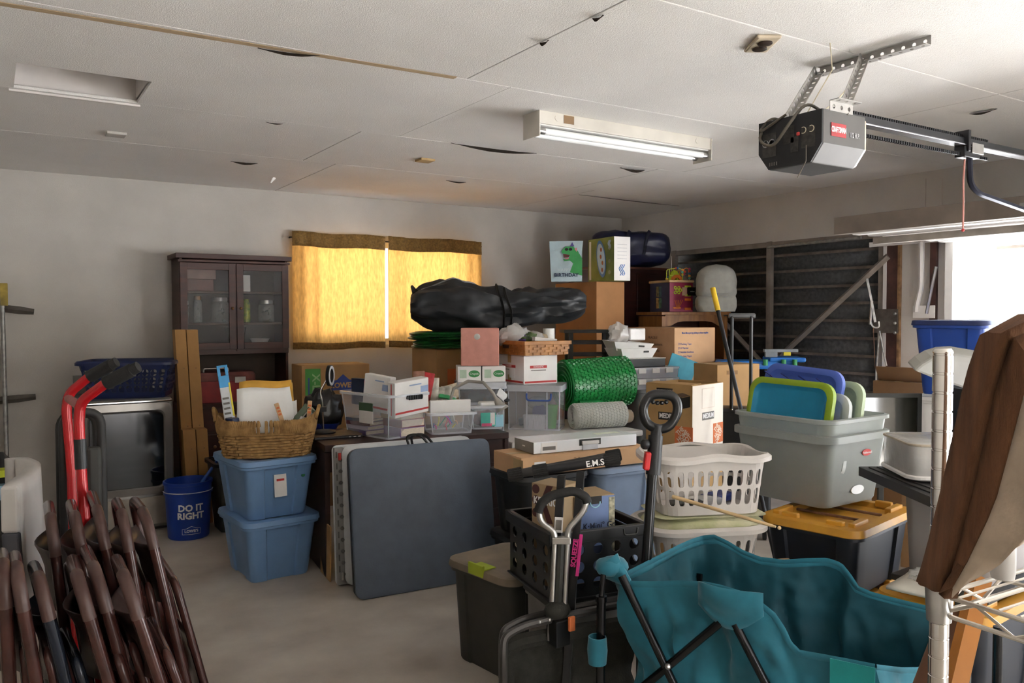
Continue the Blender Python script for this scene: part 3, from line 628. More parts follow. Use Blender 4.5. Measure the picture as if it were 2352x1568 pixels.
curved_text(t, 'DO IT', .062, .225, Rb, va, ink_white, .0025); curved_text(t, 'RIGHT', .062, .17, Rb, va, ink_white, .0025)
curved_text(t, "LOWE'S", .026, .065, Rb, va+.02, ink_white, .001)
def outline_on(parent, pts, z0, R, a0, rad, m, nm):
    P = []
    for (x, y) in pts: r_ = R(z0+y); P.append((r_*math.cos(a0+x/r_), r_*math.sin(a0+x/r_), z0+y))
    P.append(P[0]); return MB().tube(P, rad, 5).build(nm, m, parent)
outline_on(t, [(-.06, -.022), (0, -.022), (.06, -.022), (.06, .016), (.03, .02), (.0, .034), (-.03, .02), (-.06, .016)], .065, Rb, va+.02, .0016, ink_white, 'emblem_outline')
# ------------------------------------------------------------------ dark bin behind the blue totes
q = onz(500, 1225, 0); t = thing('trash_bin', 'dark grey plastic bin stuffed with bags behind bucket', 'bin', (q.x+.16, q.y+.13, 0))
hb = zat((q.x+.1, q.y+.05), 1062)
MB().loft([rrect(.13, .13, .03, 4, 0), rrect(.17, .17, .04, 4, hb), rrect(.155, .155, .04, 4, hb), rrect(.12, .12, .03, 4, .01)], True, True).build('bin_body', dark_gr, t, smooth=True)
MB().loft([rrect(.17, .17, .04, 4, hb-.02), rrect(.185, .185, .045, 4, hb-.015), rrect(.185, .185, .045, 4, hb+.01), rrect(.16, .16, .04, 4, hb+.012)], False, False).build('bin_rim', black_pl, t, smooth=True)
def lump(nm, m, parent, c, rad, seed=1, amp=.25, seg=24, rg=14, fs=3.0, flatb=True, fold=0):
    b = MB()
    def fn(u, v):
        th, ph = 2*PI*u, PI*(v*.998+.001); x, y, z = math.sin(ph)*math.cos(th), math.sin(ph)*math.sin(th), -math.cos(ph)
        k = 1+amp*wob(x, y, z, fs, seed)+amp*.4*wob(x, y, z, fs*2.6, seed+5)
        if fold: k += fold*math.sin(th*9+4*wob(x, y, z, 2, seed))*.5
        zz = z*k*rad[2]
        if flatb: zz = max(zz, -rad[2]*.82)
        return (c[0]+x*k*rad[0], c[1]+y*k*rad[1], c[2]+zz)
    return b.grid(seg, rg, fn, wrap=True).build(nm, m, parent, smooth=True)
bagb = mat('black_bin_bag', '#141416', .3, var=.2, vs=12, bump=.6, bs=14, spec=.6)
lump('bag_contents', bagb, t, (0, 0, hb-.03), (.15, .15, .1), 3); lump('blue_bag', mat('blue_bag_film', '#3a6ba8', .3), t, (-.08, -.08, hb+.02), (.06, .05, .05), 5)
# ------------------------------------------------------------------ lidded totes and cartons, shared builders
def orect(hx, hy, r, z, a=.0, d=.0, n=4):
    """rounded rectangle whose long sides step in by d between +-a (the moulded panels of a tote)"""
    o = []; L = lambda x, y: o.append((x, y, z))
    for sx, sy, an in ((1, 1, 0), (-1, 1, 90), (-1, -1, 180), (1, -1, 270)):
        for k in range(n+1):
            t = math.radians(an+90*k/n); L(sx*(hx-r)+r*math.cos(t), sy*(hy-r)+r*math.sin(t))
        if d:
            if an == 0:
                for x, q in ((a*hx+.008, 0), (a*hx, d), (-a*hx, d), (-a*hx-.008, 0)): L(x, hy-q)
            elif an == 90:
                for y, q in ((a*hy+.008, 0), (a*hy, d), (-a*hy, d), (-a*hy-.008, 0)): L(-hx+q, y)
            elif an == 180:
                for x, q in ((-a*hx-.008, 0), (-a*hx, d), (a*hx, d), (a*hx+.008, 0)): L(x, -hy+q)
            else:
                for y, q in ((-a*hy-.008, 0), (-a*hy, d), (a*hy, d), (a*hy+.008, 0)): L(hx-q, y)
    return o
def tote(name, label, loc, rot, W, D, H, m, lid=None, taper=.84, r=.045, th=.004, ind=(.45, .012), rim=.018, rimh=.03, group=None, cat='tote', lidh=.035, lidtop=None, rimm=None):
    t = thing(name, label, cat, loc, rot, group); hx, hy = W/2, D/2; k = taper; a, d = ind
    O = lambda s, z, e=0: orect(hx*s-e, hy*s-e, max(.01, r*s-e), z, a, d)
    MB().loft([O(k*.97, 0), O(k, .012), O(k+(1-k)*.93, H*.9), O(1, H), O(1, H, th), O(k, .016, th)], True, True).build('tote_body', m, t, smooth=True)
    MB().loft([rrect(hx, hy, r, 4, H-rimh), rrect(hx+rim, hy+rim, r+rim, 4, H-rimh+.004), rrect(hx+rim, hy+rim, r+rim, 4, H), rrect(hx-th, hy-th, r-th, 4, H+.003), rrect(hx-th, hy-th, r-th, 4, H-rimh)], False, False).build('tote_rim', rimm or m, t, smooth=True)
    if lid:
        e = rim+.004
        MB().loft([rrect(hx+e, hy+e, r+e, 5, H-.012), rrect(hx+e+.004, hy+e+.004, r+e, 5, H-.008), rrect(hx+e, hy+e, r+e, 5, H+lidh*.55), rrect(hx+e-.012, hy+e-.012, r+e-.01, 5, H+lidh*.62),
                   rrect(hx-.03, hy-.03, r, 5, H+lidh*.62), rrect(hx-.045, hy-.045, r-.01, 5, H+lidh*.35 if lidtop is None else H+lidtop)], False, True).build('lid', lid, t, smooth=True)
    return t
def ecol(c, rot, xR, xL):
    """widths of a box with near corner c and turn rot so that its right/left corners stand on picture columns xR, xL"""
    e = Vector((math.cos(rot), math.sin(rot), 0)); n = Vector((-e.y, e.x, 0)); out = []
    for d, px in ((e, xR), (n, xL)):
        q = c-EYE; k = (px-IW/2)/FPX; s = (k*q.dot(FWD)-q.dot(RT))/(d.dot(RT)-k*d.dot(FWD)); out.append(s)
    f = Fit(); f.sx, f.sy = out; f.rot = rot; f.loc = c+e*f.sx/2+n*f.sy/2; f.c = c; return f
def vbox(px, depth, xR, xL, ptop, pbot=None, z0=None, rot=0):
    c = ond(px, 784, depth); f = ecol(c, rot, xR, xL); f.z1 = zat(c, ptop); f.z0 = zat(c, pbot) if z0 is None else z0; f.h = f.z1-f.z0; f.loc.z = f.z0
    f.d = (f.sx, f.sy, f.h); return f
def carton(f, name, label, m=cardb, group=None, cat='carton', front=None, left=None, tape=True, gap=.003):
    """closed shipping carton: walls, top flaps meeting at a taped seam"""
    t = thing(name, label, cat, f.loc, f.rot, group); sx, sy, sz = f.d
    bx('carton_body', (0, 0, (sz-gap)/2), (sx, sy, sz-gap), m, t, bevel=.003)
    for s in (-1, 1): bx('flap', (0, s*sy/4, sz-gap/2), (sx-.003, sy/2-.003, gap), m, t, bevel=.001)
    if tape: bx('tape', (0, 0, sz+.0005), (sx+.002, .05, .001), tape_m, t, bevel=0)
    return t
# ------------------------------------------------------------------ pair of light-blue totes with the wicker basket
sky_pl = mat('sky_blue_plastic', '#6f93bd', .42, var=.05, vs=5)
f1 = cfit((564, 1207), (737, 1180), (503, 1165), .36); W, D = f1.sx-.03, f1.sy-.03
h0 = .345
f1.loc.z = 0
tote('blue_tote', 'light blue lidded tote standing on the floor, lower of two', (f1.loc.x, f1.loc.y, 0), f1.rot, W, D, h0, sky_pl, sky_pl, group='stacked light blue totes', taper=.83)
f2 = cfit((553, 1057), (730, 1036), (498, 1028), .73); zU = h0+.03; hU = .725-zU-.02
B2 = tote('blue_tote', 'light blue lidded tote with paper sticker under the wicker basket', (f1.loc.x-.015, f1.loc.y+.01, zU-.012), f1.rot+.04, W, D, hU, sky_pl, sky_pl, group='stacked light blue totes', taper=.83)
dB = (W*.95, D*.93, hU)
pr(B2, 'F', dB, .0, hU*.58, .075, .13, white_card, 'price_sticker', t=.004, tilt=-.1)
for v, m in ((.68, ink_red), (.52, ink_blue)): pr(B2, 'F', dB, .0, hU*v, .045, .012, m, 'sticker_print', t=.0055, tilt=-.1)
pr(B2, 'F', dB, .0, hU*.43, .05, .02, ink_grey, 'barcode', t=.0055, tilt=-.1)
MB().lathe([(.012, 0), (.012, .003)], 14, fmat('F', dB, .14, hU*.72, .004)).build('green_dot_sticker', mat('green_dot', '#1f7a45', .5), B2)
zt = zU-.012+hU+.02
# wicker basket: woven wall of many strands, plaited rim of upright wraps
wick = mat('seagrass', '#b08a55', .8, var=.25, vs=25, col2='#7d5c33', bump=.3, bs=60)
bc = onz(610, 1040, zt); bc = Vector((f1.loc.x-.01, f1.loc.y-.04, zt))
t = thing('wicker_basket', 'oval woven seagrass basket heaped with papers on blue tote', 'basket', bc, f1.rot-.42)
def bw(a, z): # superellipse footprint widening upwards
    k = .86+.16*z/.2; ex = 2/3.0; c, s = math.cos(a), math.sin(a)
    return (.275*k*math.copysign(abs(c)**ex, c), .185*k*math.copysign(abs(s)**ex, s))
b = MB(); rows = 9; N = 72
for j in range(rows):
    z = .012+.0165*j; pts = []
    for i in range(N+1):
        a = 2*PI*i/N; x, y = bw(a, z); w_ = .007*math.sin(a*26+j*PI); pts.append((x*(1+w_/.2), y*(1+w_/.2), z+.002*math.sin(a*13+j)))
    b.tube(pts, .0105, 6, False)
b.build('woven_wall', wick, t, smooth=True)
b = MB()
for i in range(140):
    a = 2*PI*i/140+.006*random.random(); x, y = bw(a, .15); n = Vector((x, y, 0)).normalized(); l = .066+.004*random.random()
    hz_ = .03*abs(math.cos(a))**6
    b.tube([(x+n.x*.008, y+n.y*.008, .15), (x+n.x*.016, y+n.y*.016, .15+l*.5+hz_*.5), (x+n.x*.006, y+n.y*.006, .15+l+hz_), (x-n.x*.012, y-n.y*.012, .15+l*.6+hz_)], .0098, 5)
b.build('wrapped_rim', wick, t, smooth=True)
for s in (-1, 1): tb('handle_loop', [(s*(.285+.02*math.sin(PI*k/8)), -.07+.14*k/8, .215+.07*math.sin(PI*k/8)) for k in range(9)], .011, wick, t)
MB().loft([[(*bw(2*PI*i/40, 0), z) for i in range(40)] for z in (.002, .012)]).build('base', wick, t)
BK = Matrix.Translation(bc) @ Matrix.Rotation(f1.rot-.42, 4, 'Z')
def leafp(nm, label, cat, m, c, w, h, tilt, yaw, curl=.0, th=.002, parent=None, seed=0):
    """a sheet standing in the basket, slightly curled"""
    o = MB().grid(9, 9, lambda u, v: ((u-.5)*w*(1-.08*v), curl*math.sin(PI*v)*(.4+u)+.006*wob(u*3, v*3, seed), v*h+.012*wob(u*2, seed, 0)*v)).build(nm, m, smooth=True, solid=th)
    o.matrix_world = BK @ Matrix.Translation(c) @ Matrix.Rotation(yaw, 4, 'Z') @ Matrix.Rotation(tilt, 4, 'X'); return tag(o, label, cat)
leafp('white_envelope', 'large rumpled white envelope standing in the wicker basket', 'envelope', paper, (-.01, -.0, .08), .34, .32, -.12, .3, -.03, .006)
leafp('manila_envelope', 'yellow manila envelope behind the white one in wicker basket', 'envelope', mat('manila', '#d9a441', .8), (.0, .035, .08), .34, .36, -.1, .34, -.01, .006)
leafp('manila_envelope', 'paler manila folder at the back of the wicker basket', 'folder', mat('manila_pale', '#e0b865', .8), (.01, .055, .08), .33, .34, -.08, .36, 0, .004)
leafp('white_sheet', 'single white paper sheet beside the small green box', 'paper', paper, (.13, .02, .08), .1, .24, -.1, .2)
pk = thing('scale_ruler_pack', 'blue and yellow hanging ruler package in the wicker basket', 'package', BK @ Vector((-.2, -.03, .14)), (0, -.13, f1.rot-.1))
bx('card', (0, 0, .14), (.06, .012, .28), mat('pale_label_card', '#cfd3d6', .6), pk); bx('blue_header', (0, -.001, .31), (.06, .014, .07), mat('cyan_card', '#3fa0dc', .5), pk)
b = MB(); b.box((-.022, 0, .375), (.016, .012, .06)); b.box((.022, 0, .375), (.016, .012, .06)); b.box((0, 0, .4), (.06, .012, .012)); b.build('hang_tab', MT['cyan_card'], pk)
bx('yellow_edge', (.026, -.007, .2), (.01, .003, .2), mat('signal_yellow', '#e8d43a', .5), pk)
for k in range(6): pr(pk, 'F', (.06, .014, .3), -.006, .06+.03*k, .036, .012, ink_grey, 'small_print')
for k, (x, y, lab, tl) in enumerate(((.115, -.05, 'paint stirring stick leaning across the white envelope', -.28), (.235, -.03, 'paint stirring stick upright at basket handle', .12))):
    o = thing('paint_stick', lab, 'stir stick', BK @ Vector((x, y, .12)), (-.1, tl, f1.rot-.1)); bx('stick', (0, 0, .1), (.028, .005, .2), mat('pale_birch', '#d9b184', .6), o); [pr(o, 'F', (.03, .006, .2), 0, .13+.02*j, .018, .012, ink_orange, 'orange_print') for j in range(3)]
o = thing('tape_box', 'small green and grey carton tipped in the wicker basket', 'box', BK @ Vector((.17, .03, .17)), (.5, .5, .4)); bx('box_body', (0, 0, .06), (.07, .05, .15), mat('grey_green_card', '#6f7f6b', .6), o); pr(o, 'F', (.07, .05, .13), 0, .07, .05, .09, white_card); pr(o, 'F', (.07, .05, .13), 0, .08, .035, .03, mat('navy_ink', '#23304f', .6), t=.002)
o = MB().lathe([(.045, 0), (.045, .1), (.04, .1), (.04, .01)], 20).build('paper_cup_roll', paper, smooth=True); o.matrix_world = BK @ Matrix.Translation((.19, -.04, .12)) @ Matrix.Rotation(.5, 4, 'Y'); tag(o, 'white paper roll lying by the basket handle', 'roll')
o = MB().lathe([(.04, 0), (.04, .11), (.038, .115)], 20).build('navy_tin', mat('navy_tin_paint', '#1b2a52', .4), smooth=True); o.matrix_world = BK @ Matrix.Translation((-.19, -.09, .12)); tag(o, 'navy blue tin at the end of the wicker basket', 'tin')
# ------------------------------------------------------------------ dark brown desk with the clear bins
DZ_ = .785
fd = cfit((746, 1023), (1169, 992.5), None, DZ_, sy=.68); fd.rot = fd.rot
t = thing('brown_desk', 'dark brown wooden desk behind the folded tables', 'desk', (fd.loc.x, fd.loc.y, 0), fd.rot)
dsk = mat('dark_desk_laminate', '#3a211c', .5, var=.25, vs=6, stretch=(1, 6, 6), col2='#2a1612')
W, D = fd.sx, fd.sy
bx('desk_top', (0, 0, DZ_-.02), (W, D, .04), dsk, t); bx('front_apron', (0, -D/2+.03, DZ_-.1), (W-.02, .025, .13), dsk, t)
for s in (-1, 1): bx('side_panel', (s*(W/2-.015), 0, (DZ_-.04)/2), (.03, D-.01, DZ_-.045), dsk, t)
bx('pedestal', (W/2-.24, .0, .31), (.4, D-.06, .62), dsk, t)
for k in range(2): bx('drawer_front', (W/2-.24, -D/2+.02, .16+.3*k), (.37, .02, .27), dsk, t)
def on_desk(x, y): return Matrix.Translation((fd.loc.x, fd.loc.y, DZ_)) @ Matrix.Rotation(fd.rot, 4, 'Z') @ Vector((x, y, 0))
# laptop and ring lamp
q = onz(768, 1002, DZ_); o = thing('laptop', 'closed black laptop lying on the desk corner', 'laptop', q, -.1)
bx('base', (0, 0, .008), (.3, .22, .014), black_pl, o, bevel=.004); bx('lid', (0, .002, .019), (.3, .22, .007), mat('dusty_bronze', '#6e5a43', .5, .2), o, bevel=.003)  # lid toned a lighter brown than the black base
for k in range(3): bx('port', (.07+.03*k, -.111, .008), (.015, .003, .005), steel, o, bevel=0)
q2 = q+Vector((-.06, .03, .0235)); o = thing('ring_lamp', 'small ring lamp on a stem standing on the laptop', 'lamp', q2, -.3)
MB().lathe([(.075, 0), (.078, .008), (.07, .016), (.02, .02)], 26).build('base', black_pl, o, smooth=True)
stem = bend([(0, 0, .015), (-.005, 0, .2), (-.02, 0, .26), (.02, 0, .33)], .06); MB().tube(stem, .005, 8).build('stem', chrome, o, smooth=True)
bx('clamp', (-.004, 0, .15), (.05, .03, .03), black_pl, o)
Mr = Matrix.Translation((.045, 0, .36)) @ Matrix.Rotation(1.15, 4, 'Z') @ Matrix.Rotation(PI/2, 4, 'X')
MB().loft([[((r)*math.cos(2*PI*k/32)*.75, r*math.sin(2*PI*k/32), z) for k in range(32)] for r, z in ((.045, -.012), (.066, -.012), (.068, .008), (.045, .008), (.045, -.012))], False, False, Mr).build('ring_shell', black_pl, o, smooth=True)
MB().loft([[((r)*math.cos(2*PI*k/32)*.75, r*math.sin(2*PI*k/32), z) for k in range(32)] for r, z in ((.046, .0085), (.062, .0085), (.062, .012), (.046, .012))], False, False, Mr).build('diffuser', mat('milky_diffuser', '#dfe3ea', .3), o, smooth=True)
tb('cord', [(0, .01, .15), (.05, .02, .22), (.06, .01, .3)], .002, black_pl, o, seg=5)
# black bag and blue dishes behind the lamp
q = onz(762, 992, DZ_); o = thing('black_trash_bag', 'knotted black plastic bag on the desk behind ring lamp', 'bag', (q.x+.03, q.y+.24, DZ_)); lump('bag_body', bagb, o, (0, 0, .12), (.13, .12, .145), 11, .3, 28, 18, 2.4, True, .06)
for k, (x, lab) in enumerate(((735, 'blue plastic dish on the desk beside the wicker basket'), (765, 'blue plastic dish on the desk before the black bag'))):
    q = onz(x, 990, DZ_); o = MB().lathe([(.05, 0), (.07, .04), (.066, .04), (.048, .006)], 20).build('blue_dish', mat('deep_blue_plastic', '#23357d', .4), smooth=True, loc=(q.x+.02, q.y+.13, DZ_)); tag(o, lab, 'dish')
# clear bins
def clear_bin(name, label, loc, rot, W, D, H, m=clear_pl, taper=.86, r=.035, rim=.014, group='clear plastic bins on the desk', edge=True, cat='bin'):
    t = thing(name, label, cat, loc, rot, group); hx, hy = W/2, D/2; k = taper
    MB().loft([rrect(hx*k, hy*k, r*k, 4, 0), rrect(hx, hy, r, 4, H)], True, False).build('bin_wall', m, t, smooth=True)
    e = mat('clear_plastic_edge', '#e4e8ef', .2, var=.02, alpha=.62)
    MB().loft([rrect(hx, hy, r, 4, H-.018), rrect(hx+rim, hy+rim, r+rim, 4, H-.016), rrect(hx+rim, hy+rim, r+rim, 4, H), rrect(hx, hy, r, 4, H+.002)], False, False).build('bin_rim', e, t, smooth=True)
    if edge:
        for sx in (-1, 1):
            for sy in (-1, 1): MB().tube([(sx*(hx-.3*r)*k, sy*(hy-.3*r)*k, .004), (sx*(hx-.3*r), sy*(hy-.3*r), H)], .0045, 5).build('corner_edge', e, t)
        MB().loft([rrect(hx*k+.001, hy*k+.001, r*k, 4, .0), rrect(hx*k+.003, hy*k+.003, r*k, 4, .012)], False, False).build('base_edge', e, t, smooth=True)
    return t
c = onz(876, 1016, DZ_); hgt = zat(c, 911)-DZ_
fb = ecol(onz(890, 1012, DZ_+0), math.radians(14), 984, 778)
BB = clear_bin('clear_bin', 'large clear bin with black handle full of books', (fb.loc.x, fb.loc.y-.02, DZ_+.001), fb.rot, fb.sx, min(fb.sy, .62), hgt)
cbl = Matrix.Translation(BB.location) @ Matrix.Rotation(fb.rot, 4, 'Z')
for k in range(9): bx('handle_rib', (-.03+.014*k, -min(fb.sy, .62)/2-.02, hgt-.022), (.008, .012, .03), black_pl, BB) if k else None
bx('black_handle', (.03, -min(fb.sy, .62)/2-.014, hgt-.02), (.13, .014, .024), black_pl, BB, bevel=.004)
dbb = (fb.sx*.95, min(fb.sy, .62)*.95, hgt)
pr(BB, 'L', dbb, .02, hgt*.55, .14, .13, white_card, 'product_label', t=.003); pr(BB, 'L', dbb, .02, hgt*.69, .14, .05, mat('dark_green_ink', '#3c5a3f', .6), 'product_label_header', t=.004)
# books in the bin
bks = [('#a8564e', '#e8ddd0'), ('#d8c3a8', '#efe6d8'), ('#b98a6a', '#e9dfd2'), ('#7c2f3a', '#efe8dd'), ('#c9b6c6', '#e7dfe6')]
pg = mat('book_pages', '#e3d6c2', .85, var=.12, vs=60, stretch=(1, 1, 12))
def book(label, M, w, d, h, col):
    o = thing('book', label, 'book', group='books in the clear bins'); o.matrix_world = M
    cm = mat('cover_'+col, col, .5, var=.1); b = MB().box((0, 0, .002), (w, d, .004)).box((0, 0, h-.002), (w, d, .004)).box((-w/2+.002, 0, h/2), (.004, d, h)); b.build('cover', cm, o); bx('page_block', (.003, 0, h/2), (w-.01, d-.012, h-.008), pg, o, bevel=0); return o
z = .006
for k, (c1, h_) in enumerate((('#8a6f9a', .055), ('#7c2436', .05), ('#cdb28a', .03), ('#b98a6a', .035), ('#a34a40', .055))):
    book(['violet-backed book lowest in the bin stack by handle', 'maroon book second lowest in the bin stack', 'tan book in the middle of bin stack', 'light brown book under the red one in bin', 'brick red thick book topping the stack in bin'][k], cbl @ Matrix.Translation((.05+.006*(k % 2), -.14+.01*(k % 3), z)) @ Matrix.Rotation(.06*(k-2), 4, 'Z'), .18, .2, h_, c1); z += h_+.001
z = .006
for k, (c1, h_) in enumerate((('#6c5a86', .03), ('#b8a8c4', .025), ('#6f3b46', .025), ('#4f5a74', .02))):
    book(['lilac book at the label end floor of bin', 'pale lilac book second up at bin label end', 'wine-coloured book third up at bin label end', 'slate book topping the short pile in bin'][k], cbl @ Matrix.Translation((-.06, .1, z)) @ Matrix.Rotation(.1*(k-1), 4, 'Z'), .16, .22, h_, c1); z += h_+.001
# flat-rate mail boxes sticking out of the bin
def mailbox(label, M, w, h, th, cu=0):
    o = thing('mailing_box', label, 'mail box', group='white mail boxes in the bin'); o.matrix_world = M
    bx('box_body', (0, 0, h/2), (w, th, h), white_card, o, bevel=.004); d = (w, th, h)
    pr(o, 'F', d, 0, h*.12, w*.98, .012, ink_red, 'red_stripe'); pr(o, 'F', d, w*.1, h*.86, w*.35, .008, mat('pale_blue_ink', '#9fb4d8', .6), 'blue_print'); pr(o, 'F', d, w*.37, h*.7, .06, .04, mat('pale_blue_ink', '#9fb4d8', .6), 'barcode_panel'); pr(o, 'L', d, 0, h*.5, .008, h*.9, ink_red, 'red_edge'); return o
mailbox('long white mail box with red stripe leaning above black handle', cbl @ Matrix.Translation((.02, -.22, hgt-.13)) @ Matrix.Rotation(-.08, 4, 'Y') @ Matrix.Rotation(.1, 4, 'X'), .27, .22, .07)
mailbox('white mail box tilted inside the label end of the bin', cbl @ Matrix.Translation((-.07, -.02, hgt-.12)) @ Matrix.Rotation(-1.3, 4, 'Z') @ Matrix.Rotation(.12, 4, 'Y'), .2, .23, .06)
o = thing('board_book', 'red and navy spined book poking from the bin corner', 'book'); o.matrix_world = cbl @ Matrix.Translation((-.04, .2, hgt-.1)); bx('spine', (0, 0, .09), (.04, .14, .17), mat('navy_ink', '#23304f', .6), o); bx('red_band', (0, -.071, .14), (.041, .003, .05), ink_red, o)
# second and third small bins
c = onz(1012, 999, DZ_); f3 = ecol(onz(985, 1001, DZ_), math.radians(-14), 1066, 975)
h3 = .14
b3 = clear_bin('clear_bin', 'low clear bin of craft bits beside the big book bin', (f3.loc.x+.06, f3.loc.y+.06, DZ_+.001), f3.rot, .31, .26, h3)
M3 = Matrix.Translation(b3.location) @ Matrix.Rotation(f3.rot, 4, 'Z')
for k in range(13):
    col = ['#c23a4a', '#d9c53a', '#3a8a6a', '#e03aa0', '#3a5aa8', '#d9d2c4', '#e8b48a'][k % 7]
    a = M3 @ Vector((random.uniform(-.11, .11), random.uniform(-.1, .08), .012+.004*k)); e = a+Vector((random.uniform(-.02, .02), random.uniform(-.02, .02), .025))*(1 if k < 7 else 2.4)
    o = tb('craft_straw', [a, (a+e)/2+Vector((.005, 0, .006)), e], .004, mat('craft_'+col, col, .5), seg=5); tag(o, ('short ' if k < 7 else 'long ')+'%s craft stem inside the low clear bin' % ['red', 'yellow', 'green', 'pink', 'blue', 'pale grey', 'peach'][k % 7], 'craft stem', 'craft stems in the low bin')
o = bx('wooden_ruler', (0, 0, .003), (.2, .02, .004), wood_lt, rot=f3.rot, loc=M3 @ Vector((-.02, -.1, .004))); tag(o, 'thin wooden ruler on the floor of low bin', 'ruler')
o = bx('white_box_lid', (0, 0, .05), (.27, .03, .1), white_card, rot=f3.rot, loc=M3 @ Vector((.01, -.02, h3-.03))); tag(o, 'plain white box lid standing in the low bin', 'box lid')
c = onz(1078, 990, DZ_); f4 = ecol(c, math.radians(-20), 1150, 1068)
h4 = zat(c, 935)-DZ_
b4 = clear_bin('clear_bin', 'small clear bin with turquoise label at desk end', (f4.loc.x+.05, f4.loc.y+.05, DZ_+.001), f4.rot, .24, .22, h4)
M4 = Matrix.Translation(b4.location) @ Matrix.Rotation(f4.rot, 4, 'Z'); d4 = (.228, .205, h4)
pr(b4, 'F', d4, .0, h4*.42, .1, .09, mat('turquoise_label', '#58c4b0', .5), 'turquoise_label', t=.004); pr(b4, 'F', d4, .03, h4*.45, .03, .08, white_card, 'barcode_label', t=.005); pr(b4, 'F', d4, -.01, h4*.2, .07, .02, mat('pink_label', '#d85a80', .5), 'pink_label', t=.005)
pr(b4, 'F', d4, .075, h4*.35, .06, .08, mat('sky_paper', '#a5d8ea', .7), 'blue_paper', t=-.006)
lump('bin_contents', mat('dark_red_bits', '#7c4a4c', .6, var=.4, vs=20), b4, (0, 0, .06), (.08, .07, .055), 21)
o = MB().box((0, 0, .015), (.14, .09, .03)).build('cream_cloth_roll', paper, bevel=.012, loc=M4 @ Vector((.02, -.03, h4-.01)), rot=f4.rot); tag(o, 'cream folded cloth lying on the small clear bin', 'cloth')
o = thing('hand_magnifier', 'metal pastry scraper with dark grip on the clear bin', 'scraper', M4 @ Vector((.1, -.02, h4+.01)), .3); bx('blade', (.02, 0, .05), (.1, .004, .06), steel, o, rot=(0, .6, 0)); MB().ball((.07, 0, .01), (.035, .014, .012)).build('dark_grip', black_pl, o, smooth=True)
# birdhouse, paper heap
pq = onz(1010, 985, DZ_); bz = DZ_+.17
o = thing('birdhouse', 'small reddish wooden birdhouse among papers on the desk', 'birdhouse', (pq.x+.10, pq.y+.40, bz), -.5)
rw = mat('reddish_cedar', '#a8623f', .7, var=.2, vs=8)
MB().prism([(-.05, 0), (.05, 0), (.05, .11), (0, .15), (-.05, .11)], -.05, .05, Matrix.Rotation(PI/2, 4, 'X')).build('house_body', rw, o)
for s in (-1, 1): bx('roof_board', (s*.038, 0, .138), (.1, .13, .008), rw, o, rot=(0, s*.62, 0))
MB().lathe([(.018, 0), (.018, .004)], 14, Matrix.Translation((0, -.05, .075)) @ Matrix.Rotation(PI/2, 4, 'X')).build('entry_hole', black_pl, o)
for s in (-1, 1): bx('porch_post', (s*.04, -.08, .05), (.012, .012, .1), rw, o)
heap = carton_plain('paper_carton', 'open low carton of cards behind the small bins', 'carton', (pq.x+.12, pq.y+.36, DZ_), fd.rot, (.40, .26, .16), cardb, flaps=False)
shs = [((985, 870), '#b98a78', 'patterned gift bag flap leaning over the big bin'), ((1000, 872), '#b32f33', 'red folded card in the desk paper heap'), ((1012, 880), '#e6dfe6', 'white card with red edge in the paper heap'), ((1030, 885), '#e3ddd0', 'cream square card above the birdhouse roof'), ((1045, 905), '#cfc8ba', 'greyish booklet leaning beside the birdhouse'), ((1055, 915), '#9db08a', 'green and white stack of magazines by the birdhouse'), ((1065, 905), '#ddd8d0', 'white paper corner sticking out toward the lamp arm'), ((1022, 925), '#e9ecef', 'white leaflet lying in front of the birdhouse'), ((1005, 900), '#d8c9b0', 'tan card tucked between the bin and birdhouse')]
for k, (p, col, lab) in enumerate(shs):
    P = Vector((pq.x-.02+.035*k, pq.y+.27+.02*(k % 3), DZ_+.16)); w_, h_ = .08+.05*((k*7) % 3)/2, zat(P, p[1]-18)-P.z
    o = MB().grid(5, 5, lambda u, v: ((u-.5)*w_, .01*math.sin(3*u+v*2+k), v*h_)).build('card_sheet', mat('card_'+col, col, .7, var=.25, vs=18), smooth=True, solid=.003); o.location = P; o.rotation_euler = (-.15+.1*(k % 3), .25*math.sin(k*2.1), -.5+.3*math.sin(k*1.7)); tag(o, lab, 'paper')
o = tb('green_ribbon_bag', [Vector((pq.x+.1, pq.y+.2, DZ_+.2)), Vector((pq.x+.16, pq.y+.19, DZ_+.19)), Vector((pq.x+.24, pq.y+.18, DZ_+.15))], .016, mat('bright_green_band', '#3fae6a', .4), seg=6); tag(o, 'bright green zip edge of a bag on small bin', 'zip bag')
# ------------------------------------------------------------------ two folded tables leaning on the desk
def leaning(name, label, c0, c1, thick, hgt, lean, y_off=0):
    a, b_ = onz(*c0, 0), onz(*c1, 0); e = (b_-a); e.z = 0; L = e.length; an = math.atan2(e.y, e.x)
    o = thing(name, label, 'folding table', a, (0, 0, an)); return o, L
o, L = leaning('folding_table', 'slate grey folded plastic table leaning against the white one', (815, 1378), (1050, 1340), .06, .8, .1)
L = .86; Hh = .815; lean = -.13; slate = mat('slate_grey_plastic', '#56616f', .5, var=.06, vs=12, bump=.12, bs=120)
o.rotation_euler = (lean, 0, math.radians(-4))
def slab(nm, m, y0, y1, x0, x1, z0, z1, r, parent):
    return MB().loft([[(x, y, z) for x, z, _ in rrect((x1-x0)/2-s_, (z1-z0)/2-s_, r, 6, 0, (x0+x1)/2, (z0+z1)/2)] for y, s_ in ((y0, .008), (y0+.006, 0), (y1-.004, 0), (y1, .004))]).build(nm, m, parent, smooth=True)
slab('table_half', slate, -.035, -.002, 0, L, .0, Hh, .05, o); slab('table_half', black_pl, .0, .03, .0, L, .005, Hh-.005, .05, o)
